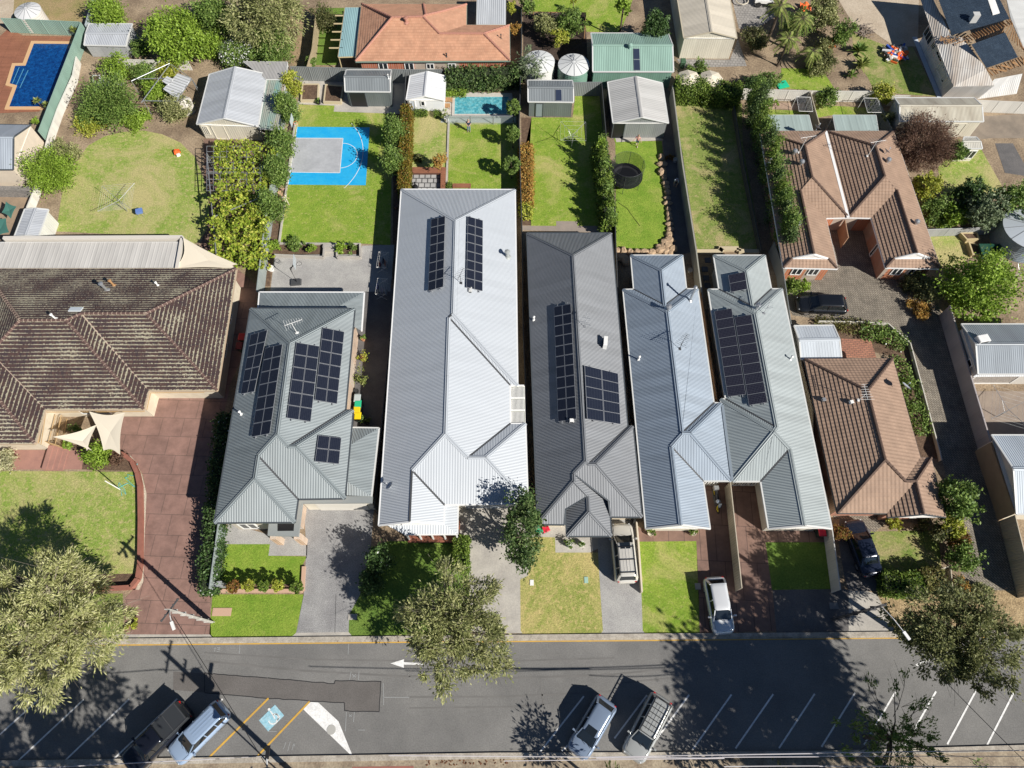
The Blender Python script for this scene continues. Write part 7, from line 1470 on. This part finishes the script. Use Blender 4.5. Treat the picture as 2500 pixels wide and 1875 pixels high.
# rubble on the demolition site and junk
b=MB()
for k in range(70):
    p=P((px('t40 790,540')[0][0]+rng.normal()*16,px('t40 790,540')[0][1]+rng.normal()*8),.15+rng.random()*.3); a=rng.uniform(0,PI); d=Vector((math.cos(a),math.sin(a),rng.normal()*.15)); b.beam(p-d*rng.uniform(.2,.7),p+d*rng.uniform(.2,.7),rng.uniform(.08,.4),rng.uniform(.04,.3),int(rng.integers(5)))
o=b.build('rubble_heap',[WHITEP,DKGREY,mat('orange barrier mesh',(.80,.15,.03),.7),mat('blue scrap',(.03,.08,.35),.5),CONC]); tag(o,'heap of mixed rubbish with orange sheet on the building site','rubble'); o['kind']='stuff'
b=MB()
for k in range(60):
    p=P((px('t40 450,310')[0][0]+rng.normal()*12,px('t40 450,310')[0][1]+rng.normal()*9),.1+rng.random()*.2); a=rng.uniform(0,PI); d=Vector((math.cos(a),math.sin(a),rng.normal()*.1)); b.beam(p-d*rng.uniform(.2,.5),p+d*rng.uniform(.2,.5),.06,.05)
o=b.build('brush_pile',mat('grey sticks',(.26,.21,.17),.9)); tag(o,'pile of grey dead sticks on the building site','brush'); o['kind']='stuff'
for i,(s,l) in enumerate((('t40 800,545','orange plastic sheet on the rubbish heap'),('t40 110,430','orange plastic barrier mesh behind the bushes'),('t30 1940,60','red plastic barrier at the top edge'))):
    c=P(px(s)[0],.4); b=MB(); n=6; g=[[(c.x+(x-2.5)*.24,c.y+(y-2.5)*.3,.25+.2*math.sin(x*1.7+i)*math.cos(y*1.3)+.1*rng.random()) for x in range(n)] for y in range(n)]
    for y in range(n-1):
        for x in range(n-1): b.poly([g[y][x],g[y][x+1],g[y+1][x+1],g[y+1][x]])
    tag(b.build('plastic_sheet',MC['orange barrier mesh']),l,'plastic sheet')
t=thing('lawn_lounge','pale metal roofing sheets lying on a garden frame','frame',at('t00 1800,880')); b=MB()
for a,c in (('1330,820','1720,640'),('1720,640','1940,800'),('1940,800','2000,890'),('1450,1020','1790,1025'),('1430,1040','1720,650'),('1360,800','1700,790'),('1790,1025','1940,800')):
    u,v=P(px('t00 '+a)[0],2.),P(px('t00 '+c)[0],2.); b.tube([u,v],.045,6)
for a in ('1330,820','1720,640','1940,800','1450,1020','1790,1025'): u=P(px('t00 '+a)[0],2.); b.tube([u,(u.x,u.y,0)],.04,6)
b.build('frame',STEEL,t)
sol('t00 1650,900 1800,740 1940,790 1790,1000',[2.1]*4,ribs('white sheet',(.62,.63,.64),.35,.05),'sheet',t); sol('t00 1640,820 1690,770 1755,800 1700,860',[2.2]*4,MC['white sheet'],'sheet',t)
for i in range(3): raisedbed('%s white planter tub in the fruit garden'%('left','middle','right')[i],'t00 %d,760 %d,760 %d,830 %d,830'%(935+105*i,1005+105*i,1010+105*i,945+105*i),.8,mat('white tub',(.55,.56,.55),.6),SOIL,.08,'planter_tub')
b=MB(); p=W('t03 1360,380 1340,480 1250,500 1300,560 1200,540 1280,610 1200,640',.04); b.tube([x+Vector((rng.normal()*.2,rng.normal()*.2,0)) for x in p for _ in range(2)],.025,5); tag(b.build('garden_hose',mat('turquoise hose',(.10,.48,.50),.5)),'tangled turquoise garden hose on the left front lawn','hose')
q=W('t31 40,600 130,660 200,760 258,835',.03); b=MB(); b.tube(q,.02,5); tag(b.build('garden_hose',BLACK),'thin dark hose lying in a curve on the trampoline lawn','hose')
# =================== PLANTS ===================
tree('weeping_tree','huge pale weeping street tree at the lower left corner','s 88,1526',226,8.5,'willow',.19,.62,'weep',trh=1,asp=4.5,shell=.35,clump=.085,lump=.2,cl=230,ry=.86,twigs=700,bark=PALEB,limbs=26,zc=5.0,squash=.38)
tree('street_tree','open olive street tree overhanging the kerb in front of the white roofed house','s 1108,1532',158,8.0,'olive',.18,.62,'weep',trh=1,asp=2.8,shell=.3,clump=.09,lump=.22,cl=130,twigs=600,bark=PALEB,limbs=24,zc=5.2,squash=.45)
tree('street_tree','dark olive street tree with black limbs at the right kerb','s 2345,1548',168,9.5,'olivedark',.18,.72,'weep',trh=1,asp=2.4,shell=.3,clump=.09,lump=.2,cl=130,ry=.85,twigs=500,limbs=30,zc=6.5,squash=.36)
tree('street_tree','small dark green tree at the bottom right edge over the bays','s 2190,1805',125,6.5,'green',.17,.2,'spiky',trh=1,asp=3,shell=.2,clump=.08,lump=.7,twigs=60,limbs=18,zc=4.8,squash=.4)
tree('gum_tree','spreading street tree out of the frame that shades the right roadway','s 2030,1905',150,13,'dull',.42,1.5,'weep',trh=1,asp=1.8,shell=.1,clump=.12,lump=.2,limbs=16,zc=13.,squash=.35,sh=('s 1880,1670',7.6))
tree('gum_tree','spreading street tree out of the frame that shades the parked black four wheel drive','s 330,2020',150,12,'dull',.34,.6,'weep',trh=1,asp=2.,shell=.1,clump=.1,lump=.3,limbs=16,zc=13.,squash=.35,sh=('s 150,1775',5.6))
tree('street_tree','small street tree out of the frame that shades the silver blue hatchback','s 330,2020',50,5,'dull',.24,.3,'weep',trh=1,asp=2.5,zc=4,sh=('s 1330,1810',1.9))
tree('street_tree','small street tree out of the frame shading bays right of the roof rack wagon','s 330,2020',50,5,'dull',.24,.3,'weep',trh=1,asp=2.5,zc=4,sh=('s 1700,1825',2.4))
tree('columnar_tree','tall dark columnar tree in front of the white roofed house','s 1275,1300',(46,2.6),6.6,'darkmid',.22,1.0,'round',trh=1,clump=.12,shell=.5,zc=3.6,lump=.2,ry=2.25)
tree('magnolia','dark glossy tree between the wide driveway and the shaded lawn','s 925,1365',(28,1.6),3.4,'dark',.2,.9,zc=1.8,lump=.2,flowers=5); tree('magnolia','dark glossy shrub below the dark glossy tree by the wide driveway','s 905,1420',(30,1.2),2.5,'dark',.2,.9,zc=1.2,lump=.2)
tree('leafy_tree','round bright green tree beside the small zinc shed','s 430,88',76,5.2,'bright',.26,1.,clump=.16,lump=.12,trh=1,zc=2.9)
tree('shrub','tall green shrub at the top left by the pale blue fence','s 264,30',42,3.4,'bright',.2,.9); tree('fruit_tree','green fruit tree in the middle of the fruit garden','s 262,248',66,3.2,'green',.2,.8,lump=.35,kind='spiky'); tree('fruit_tree','small fruit tree behind the white planter tubs','s 280,170',38,2.8,'bright',.2,.6,lump=.4)
for l,s,r_,tp,lf in (('bush beside the dark lemon tubs at the garden fence','s 350,180',30,2.2,'green'),('low leafy bush left of the cream garage','s 428,262',36,2.2,'olive'),('leafy bush under the white roofing sheets','s 385,225',32,1.8,'bright'),('low vine patch below the fruit tree','s 330,290',36,.8,'bright'),('dry vine patch beside the white fence','s 215,300',40,.9,'yellow'),('bush at the small zinc shed corner','s 342,118',22,2.,'green'),('spiky green bush overlapping the round lawn by the cream house end','s 122,418',56,3.2,'bright'),('yellow-green bush above the spiky green one','s 160,372',28,2.2,'olive'),
 ('yellow-green bush on the left of the vine arbour','s 545,370',22,2.2,'yellow'),('pale weeping bush beside the left front path','s 8,1122',26,1.4,'pale'),('round light green bush beside the curved red wall','s 235,1114',32,1.6,'bright'),('purple brown shrub beside the round light green bush','s 282,1120',20,.8,'brown'),('small green bush under the cream sails','s 182,1055',17,1.2,'green'),('small bright bush near the verandah steps','s 162,1085',11,.8,'bright'),
 ('dark bush behind the white planter tubs','s 225,275',32,2.,'green'),('leafy bush against the white garden fence','s 410,170',24,1.6,'yellow')):
    tree('shrub' if tp<3 else 'tree',l,s,r_,tp,lf,.17,.9,lump=.3,kind='spiky' if 'spiky' in l else 'round',cat='bush')
tree('large_tree','large straw olive tree behind the white flowering bush','s 645,38',92,6.5,'olive',.26,.7,'weep',trh=1,asp=3,lump=.25,zc=3.8,clump=.13); tree('large_tree','dark green tree at the top edge left of the straw olive tree','s 520,40',52,5,'green',.24,.9,trh=1); tree('shrub','bright green bush left of the white flowering bush','s 512,112',32,3,'bright',.2,.9); tree('flowering_bush','bush covered with white flowers above the white garden fence','s 578,132',42,2.6,'green',.18,.9,flowers=420); tree('shrub','dense mid green bush right of the dead palm skirt','s 665,118',50,3.2,'green',.2,1.,lump=.3)
palmtree('palm with a grey skirt of dead fronds at the top edge','s 592,-12',5.5,1.9,22,'pale','dead_palm')
t=thing('dead_palm','hanging grey skirt of dead palm fronds in front of the straw olive tree','palm',at('s 615,100',0)); b=MB(); tp=P((600,30),4.6)
for k in range(60): a=rng.uniform(0,2*PI); rr_=rng.uniform(.2,1.3); b.tube([tp+Vector((rng.normal()*.1,rng.normal()*.1,0)),tp+Vector((math.cos(a)*rr_*.5+.2,math.sin(a)*rr_*.5-.3,-1.6)),Vector((tp.x+.5+math.cos(a)*rr_*.8,tp.y-.8+math.sin(a)*rr_*.6,.7))],[.05,.04,.015],4,cap=False)
b.build('dry_fronds',mat('dead frond',(.36,.31,.27),.9),t); b=MB(); b.tube([(tp.x+.1,tp.y-.1,0),tp],.16,8); b.build('trunk',PALEB,t)
tree('shrub','olive climbing shrub left of the blue-green pergola','s 794,42',30,2.6,'dull',.18,.7,kind='spiky'); tree('shrub','dark small bush at the back fence left of the terracotta house','s 760,152',15,1.6,'green',.16,.9)
tree('arbor_plant','yellow-green climber at the fence corner below the weathered roof','s 713,205',26,2.8,'yellow',.2,.9)
LBL=['uppermost','second','third','fourth']
for i,(s,r_) in enumerate((('s 699,262',31),('s 687,345',29),('s 676,414',34),('s 660,500',34))): tree('pear_tree','%s oval pear tree in the row left of the blue court'%LBL[i],s,(r_,1.8),4.2,'green',.19,.95,'flame',trh=1,asp=2.,zc=2.3,lump=.15,group='pear trees along the sage fence')
for i,(s,r_) in enumerate((('s 963,318',25),('s 958,390',25))): tree('pear_tree','%s oval pear tree right of the blue court'%('upper','lower')[i],s,(r_,1.8),4.2,'green',.18,.95,'flame',trh=1,zc=2.3,lump=.15,group='pear trees along the hedge')
t=thing('vine_arbour','steel pergola frame carrying the yellow-green vine','pergola',at('s 580,480')); b=MB()
for a,c in (('t11 20,100 130,1270','x'),('t11 600,160 540,560','x'),('t11 20,290 600,295','x'),('t11 100,740 540,560','x')):
    q=W(a,2.2); b.beam(q[0],q[1],.08,.08)
for s in ('t11 20,100','t11 120,500','t11 600,160','t11 100,740','t11 560,500','t10 180,1560','t10 30,1600'): p=P(px(s)[0],2.2); b.box((p.x,p.y,1.1),(.08,.08,2.2))
q=W('t10 20,1480 560,1480 t11 560,480 20,480',2.25)
for k in range(9): b.beam(q[0].lerp(q[1],k/8),q[3].lerp(q[2],k/8),.04,.04); b.beam(q[0].lerp(q[3],k/8),q[1].lerp(q[2],k/8),.04,.04)
b.build('frame',STEEL,t)
def vinemat(label,s,lo,hi,leaf,dens,size=.24):
    pts=W(s,(lo+hi)/2); ce=sum(pts,Vector())/len(pts); t=thing('grape_vine',label,'vine',(ce.x,ce.y,0)); xs=[p.x for p in pts]; ys=[p.y for p in pts]; n=int((max(xs)-min(xs))*(max(ys)-min(ys))*dens); c=np.stack([rng.uniform(min(xs),max(xs),n),rng.uniform(min(ys),max(ys),n)],1); ok=[]
    ph=rng.uniform(0,6,6)
    for x,y in c:
        ins=False
        for i in range(len(pts)):
            a,b_=pts[i],pts[i-1]
            if (a.y>y)!=(b_.y>y) and x<(b_.x-a.x)*(y-a.y)/(b_.y-a.y)+a.x: ins=not ins
        f=math.sin(x*1.9+ph[0])*math.sin(y*1.7+ph[1])+.6*math.sin(x*4.3+ph[2]+y*2)*math.sin(y*3.9+ph[3])
        ok.append(ins and rng.random()<.55+.5*f+.25)
    c=c[np.array(ok)]; n=len(c); hh=lo+(hi-lo)*(.5+.5*np.sin(c[:,0]*2.3+ph[4])*np.sin(c[:,1]*2.1+ph[5]))*rng.uniform(.5,1.1,n); V=leafquads(np.stack([c[:,0]+rng.normal(size=n)*.12,c[:,1]+rng.normal(size=n)*.12,hh],1),size,1.3,None,.8); addmesh('leaves',V,lm(leaf),t)
    b=MB()
    for k in range(5): p=pts[k%len(pts)].lerp(ce,.4); b.tube([(p.x,p.y,0),(p.x+.1,p.y,lo*.6),(p.x-.1,p.y+.1,lo)],[.06,.05,.04],5)
    for k in range(14): p=pts[k%len(pts)].lerp(ce,rng.uniform(.1,.8)); q=p+Vector(rng.normal(size=3))*1.0; q.z=p.z-.1; b.tube([p-Vector((0,0,.2)),q],.02,4)
    b.build('stems',BARK,t)
vinemat('sparse yellow-green vine over the upper half of the steel arbour','s 520,345 600,340 660,350 672,372 650,400 660,440 655,470 600,475 530,470 525,400',2.1,2.6,'vine',75)
vinemat('dense yellow-green vine heap between the brown path and the sage fence','s 517,470 590,465 635,475 655,530 652,560 640,610 655,600 665,620 640,640 630,655 600,650 585,655 560,640 512,620 508,570 515,520',1.6,2.9,'vine',130)
hedge('tall thin hedge turning red between sport court and pool yard','s 991,255 989,330 986,400 984,461',.95,2.0,'hedgered',.17); hedge('broad leaved dark green hedge behind the small turquoise pool','s 1092,172 1180,168 1266,163',1.4,2.5,'darkmid',.24,rough=.2,bumps=.3); hedge('low bright hedge under the broad leaved hedge','s 1090,222 1135,223',.6,.6,'bright',.14); hedge('yellow-leaved hedge left of the long lawn behind the dark roofed house','s 1284,352 1284,420 1284,490',1.15,1.2,'orange',.17,flowers=0,rough=.16); hedge('yellow-green shrubs at the end of the yellow-leaved hedge','s 1283,492 1285,520',1.0,1.,'yellow',.17,rough=.15)
hedge('small box hedge left of the pool shed door','s 1012,272 1040,272',.55,.55,'hedge',.12); hedge('small box hedge right of the pool shed door','s 1062,274 1076,274',.5,.6,'hedge',.12); hedge('clipped green block beside the red timber bench','t21 385,420 415,420',.7,.6,'hedge',.13)
for i,(s,r_) in enumerate((('s 1253,262',18),('s 1252,326',19),('s 1249,402',22))): tree('topiary_tree','%s ball topped tree along the small pool yard fence'%('upper','middle','lower')[i],s,(r_,.85),3.0,'green',.15,1.3,'round',trh=1,shell=.75,clump=.12,lump=.05,zc=2.1,group='ball topped trees')
for i,s in enumerate(('290,1585','435,1575','595,1578','735,1572','925,1585')): tree('topiary_ball','%s clipped shrub ball in the bed beside the front lawn'%('leftmost','second','middle','fourth','rightmost')[i],'t13 '+s,(15+(i==4)*2,.58),1.75,('red','yellow','hedge','yellow','hedge')[i],.12,1.3,shell=.75,clump=.12,lump=.03,zc=1.15,trh=1,cat='shrub',group='clipped shrub balls')
tree('wispy_tree','wispy grey-green tree in front of the white water tank','s 1300,158',34,4.2,'grey',.22,.35,'spiky',trh=1,asp=4,lump=.4,twigs=40,zc=2.6)
for l,s,r_,tp,lf in (('left bushy tree in the black soil garden','s 1328,60',26,3,'olive'),('right darker bushy tree in the black soil garden','s 1392,52',36,3.4,'green'),('yellow leafed tree in front of the bushy pair','s 1368,92',20,2.6,'yellow'),('shrub at the top beside the thin dark fence','s 1288,12',20,2.6,'green'),('tall light green tree above the green workshop shed','s 1522,18',22,5.,'bright'),('dense dark green tree between green shed and beige garage','s 1602,62',40,4.6,'dark'),('small yellow tree at the top edge','s 1400,2',8,2,'yellow'),
 ('orange-green slope shrub right of the terracotta house','s 1255,70',16,2.2,'orange'),('mossy bush beside the open shelter','s 1250,20',14,2.,'yellow'),('orange leafed small tree beside the grey square patio','s 1071,391',19,2.6,'orange'),('dark leafy plant casting shade above the corner timber seat','s 1022,385',12,.7,'dull'),
 ('low round bush on the earth beside the beige garage','s 1702,172',24,1.6,'green'),('small dark bush left of the green garden tray','s 1838,205',24,1.5,'dark'),('feathery green bush beside the green garden tray','s 1878,198',26,2.2,'green'),
 ('tall olive bush at the top right yard','s 2012,30',44,4.,'olive'),('fresh green tree below the tall olive bush','s 2058,82',28,3.,'green'),('tangled bush at the weedy slope','s 2008,150',28,2.,'dull'),('bushy weeds beside the orange mesh','s 2015,110',22,1.5,'olive'),('green bush at the white back fence','s 2020,238',26,2.2,'green'),('yellow-green bush left of the stained cream shed','s 2156,228',26,2.4,'yellow'),('olive bush below the yellow-green one','s 2170,285',16,2.,'olive'),
 ('ivy green bush right of the bare brown tree','s 2338,372',24,3.,'green'),('yellow-green tree below the bare brown tree','s 2268,452',34,3.6,'yellow'),('leafy bush beside the right duplex wing, upper','s 2290,515',38,2.6,'green'),('leafy bush beside the right duplex wing, lower','s 2325,530',34,2.4,'bright'),('dark green tree in the middle of the right garden','s 2375,480',46,4.,'dark'),('grey-green tree right of the dark green tree','s 2412,512',50,4.4,'grey'),('dark green tree cut by the right edge','s 2480,490',52,4.5,'green'),
 ('large bright green tree in the right side garden','s 2392,700',84,5.5,'bright'),('brown green bush at the foot of the right duplex wing','s 2232,690',28,1.8,'dull'),('taller brown green bush beside it at the court corner','s 2275,705',32,2.2,'olive'),('reddish low bush along the court edge','s 2245,755',26,1.,'orange'),
 ('round clipped golden green shrub in the court corner','s 1934,697',22,1.9,'hedge'),('small loose shrub right of the golden green one','s 1968,697',15,1.2,'bright'),
 ('large round glossy dark tree beside the cottage','s 2341,1220',56,4.4,'green'),('yellow-green bush below the glossy round tree','s 2330,1285',28,2.6,'yellow'),('rusty red bush at the driveway edge','s 2345,1320',26,2.,'red'),('dark green bush below the rusty red one','s 2348,1360',36,2.2,'green'),('olive bush left of the rusty red one','s 2298,1300',24,2.2,'dull'),('yellow small bush in front of the cottage','s 2181,1277',17,1.2,'yellow'),('small dark bush before the cottage gable','s 2250,1278',17,1.,'dull'),('reddish flax bush beside the dark blue sedan','s 2052,1300',22,1.5,'red'),
 ('orange leafed bush right of the dark garden wall','s 2345,1430',22,1.4,'orange'),('olive low bush at the driveway mouth','s 2400,1450',28,1.4,'olive'),
 ('small purple bush at the left of the trampoline path','s 1635,385',9,.6,'red'),('shrub group at the mid yard bed, left','t11 930,1020',20,.9,'green'),('shrub at the mid yard bed, centre','t11 1080,1060',12,.9,'bright'),('rose bush right of the yard steps','t11 1370,1050',15,1.,'bright'),('small rose bush next to the rose bush','t11 1490,1060',12,.8,'green'),('bush at the corner where vine meets the sage fence','t11 690,1040',14,1.,'bright'),
 ('low plants against the white back fence, left','t30 1560,1030',12,.7,'green'),('green shrub behind the carport by the white fence','t30 1650,1035',7,.8,'bright'),
 ('dry reeds beside the verge tree','s 320,1520',18,.4,'yellow'),('green plant at the pool deck end','t00 355,1230',10,1.2,'bright'),('dark leaf bush left of the palms','s 1845,95',30,2.2,'dull'),('lush bush under the palms','s 1945,60',34,3.,'green'),('strappy bush right of the palms','s 2000,165',26,1.6,'olive')):
    big=tp>3.2; tree('tree' if tp>2.5 else 'bush',l,s,r_,tp,lf,.17 if tp<2 else .2 if tp<4 else .24,.9,lump=.28,trh=1 if tp>2.5 else None,clump=.15 if big else .22,shell=.45)
tree('bare_tree','bare reddish brown twiggy tree beside the duplex','s 2258,348',80,4.2,'brown',.14,.55,'spiky',trh=1,asp=4,lump=.15,clump=.12,twigs=420,limbs=26,zc=2.5,bark=mat('red brown twig',(.16,.09,.07),.9))
hedge('clipped green hedge turning the corner behind the beige garage','s 1655,200 1730,206 1812,214',2.0,2.2,'hedge',.18,rough=.15,bumps=.15)
q=px('s 1842,232 1868,330 1892,430 1912,520 1925,590')
for i in range(14):
    f=i/13*4; k=min(3,int(f)); f-=k; x=q[k][0]+(q[k+1][0]-q[k][0])*f; y=q[k][1]+(q[k+1][1]-q[k][1])*f
    tree('slender_tree','slender upright tree in the long row left of the duplex','s %f,%f'%(x,y),(15+3*math.sin(i*2.3),2.5+.3*math.sin(i*1.7)),5.4,('green','darkmid','hedge')[i%3],.16,1.1,'flame',trh=1,zc=2.7,lump=.3,group='slender upright trees in a row',cat='tree')
q=px('s 1462,345 1478,420 1486,500 1492,540')
hedge('ivy covered hedge on the dark fence left of the trampoline','s 1466,345 1474,400 1482,470 1488,545',1.1,2.2,'hedge',.2,rough=.18,bumps=.3)
tree('tree','leafy tip of the ivy hedge near the big clothesline','s 1470,350',14,3.,'bright',.2,.8,kind='flame')
for i in range(7): tree('slender_tree','slender tree behind the ivy covered hedge','s %f,%f'%(1468+i*3.6,350+i*30),(14,1.4),3.4,('green','hedge')[i%2],.2,.7,'flame',trh=1,zc=2.,lump=.3,group='slender trees behind the ivy hedge')
hedge('box hedge between the shaded lawn and the pale driveway','s 1128,1310 1124,1345 1127,1392',1.1,1.0,'hedge',.15)
hedge('dark hedge with white flowers along the sage fence and the solar house','s 545,1010 530,1120 520,1230 512,1330 500,1440',1.1,1.7,'dark',.19,flowers=14,rough=.18,bumps=.3,name='flowering_hedge')
hedge('low ivy strip between the block paved court and the pale blue carport','s 2000,786 2060,790 2120,793',.9,.6,'moss',.16,rough=.2,bumps=.7,core=False,dens=.9); hedge('leafy climber at the bend of the block paved driveway','s 2120,800 2165,800 2215,830',.9,1.3,'green',.2,rough=.25,bumps=.6,flowers=4,core=False,dens=.8)
hedge('bushy plants in the side garden right of the cottage','s 2195,870 2225,925 2240,985 2260,1050',1.1,1.0,'green',.2,rough=.2,bumps=.6,core=False,dens=.7)
hedge('clipped dark hedge under the front of the cottage garden','s 2165,1420 2215,1425 2260,1425',1.6,1.5,'hedge',.18,bumps=.2); hedge('lighter hedge block right of the clipped dark hedge','s 2262,1415 2310,1410',1.5,1.5,'moss',.18,bumps=.2)
palmtree('slim palm with arching fronds by the beige garage','s 1905,15',5.2,1.9,18); palmtree('feathery palm in the middle of the palm group','s 1925,95',3.6,1.7,22); palmtree('low wide palm at the right of the palm group','s 1985,125',2.2,1.6,20)
palmtree('palm standing over the weedy slope','s 1960,45',4.2,1.6,16); spikeplant('yellow spiky plant at the pool fence corner','t00 750,305',.7,45,1.0); spikeplant('left yucca leaning over the deep blue pool','t00 375,1020',.6,45,1.0); spikeplant('right yucca leaning over the deep blue pool','t00 470,1065',.6,45,1.0); spikeplant('large agave at the weedy slope, upper','t40 400,520',1.4,60,.4,'green',w=.14); spikeplant('large agave at the weedy slope, lower','t40 430,660',1.3,50,.4,'palm',w=.14); spikeplant('fan palm bush by the small lawn','t30 2000,620',1.3,60,.6,'green',w=.12); spikeplant('aloe clump beside the orange sheet','t40 330,760',.9,40,.3,'green',w=.1)
spikeplant('leafy banana plant by the vine arbour','t10 150,1480',.9,16,1.3,'vine',w=.22); spikeplant('bright frond plant at the fence corner','t10 880,770',1.1,18,1.6,'vine',w=.14)
t=thing('garden_tray','bright green plastic tray on the small back lawn','tray',at('t30 1698,865')); b=MB(); c=at('t30 1698,865'); b.box((c.x,c.y,.08),(1.2,1.0,.12),.3,0,1.08); b.box((c.x,c.y,.15),(1.0,.8,.02),.3); b.build('tray',mat('emerald plastic',(.02,.5,.28),.5),t)
for i,(s,l) in enumerate((('t30 760,770','left cream market umbrella behind the clipped hedge'),('t30 985,775','right cream market umbrella behind the clipped hedge'))):
    c=P(px(s)[0],2.2); t=thing('garden_umbrella',l,'umbrella',(c.x,c.y,0)); b=MB(); b.tube([(c.x,c.y,0),(c.x,c.y,2.3)],.03,6); b.build('pole',TIMB,t); b=MB(); b.lathe((c.x,c.y,1.9),[(1.35,0),(.7,.25),(.02,.5)],8); b.build('canopy',SAILM,t)
t=thing('trailer','white framed trailer wreck on the grey pavers at the top','trailer',at('t30 1500,40')); c=at('t30 1500,40'); b=MB(); b.box((c.x,c.y,.6),(2.2,1.1,.35),-.1); b.build('tray',WHITEP,t); b=MB(); n=18; [b.tube([(c.x-2.6+.75*math.cos(2*PI*k/n),c.y+.2+.75*math.sin(2*PI*k/n),.35),(c.x-2.6+.75*math.cos(2*PI*(k+1)/n),c.y+.2+.75*math.sin(2*PI*(k+1)/n),.35)],.07,6) for k in range(n)]; b.build('hoop',mat('cream ring',(.55,.5,.4),.6),t)
b=MB(); [b.tube([(c.x+x*.7,c.y+sg*.6,.33),(c.x+x*.7,c.y+sg*.72,.33)],.33,12) for x in (-1,1) for sg in (-1,1)]; b.build('wheels',TYRE,t)
b=MB()
for k in range(90):
    q=rng.random(); p=P((rng.uniform(1040,1260),rng.uniform(1853,1868)),.03) if q<.5 else P((rng.uniform(700,980),1561+rng.normal()*2),.03); b.box(tuple(p),(rng.uniform(.05,.16),rng.uniform(.04,.1),.03),rng.uniform(0,3))
o=b.build('leaf_litter',mat('brown litter',(.16,.07,.035),.9)); tag(o,'brown dead leaves along the gutters','leaves'); o['kind']='stuff'
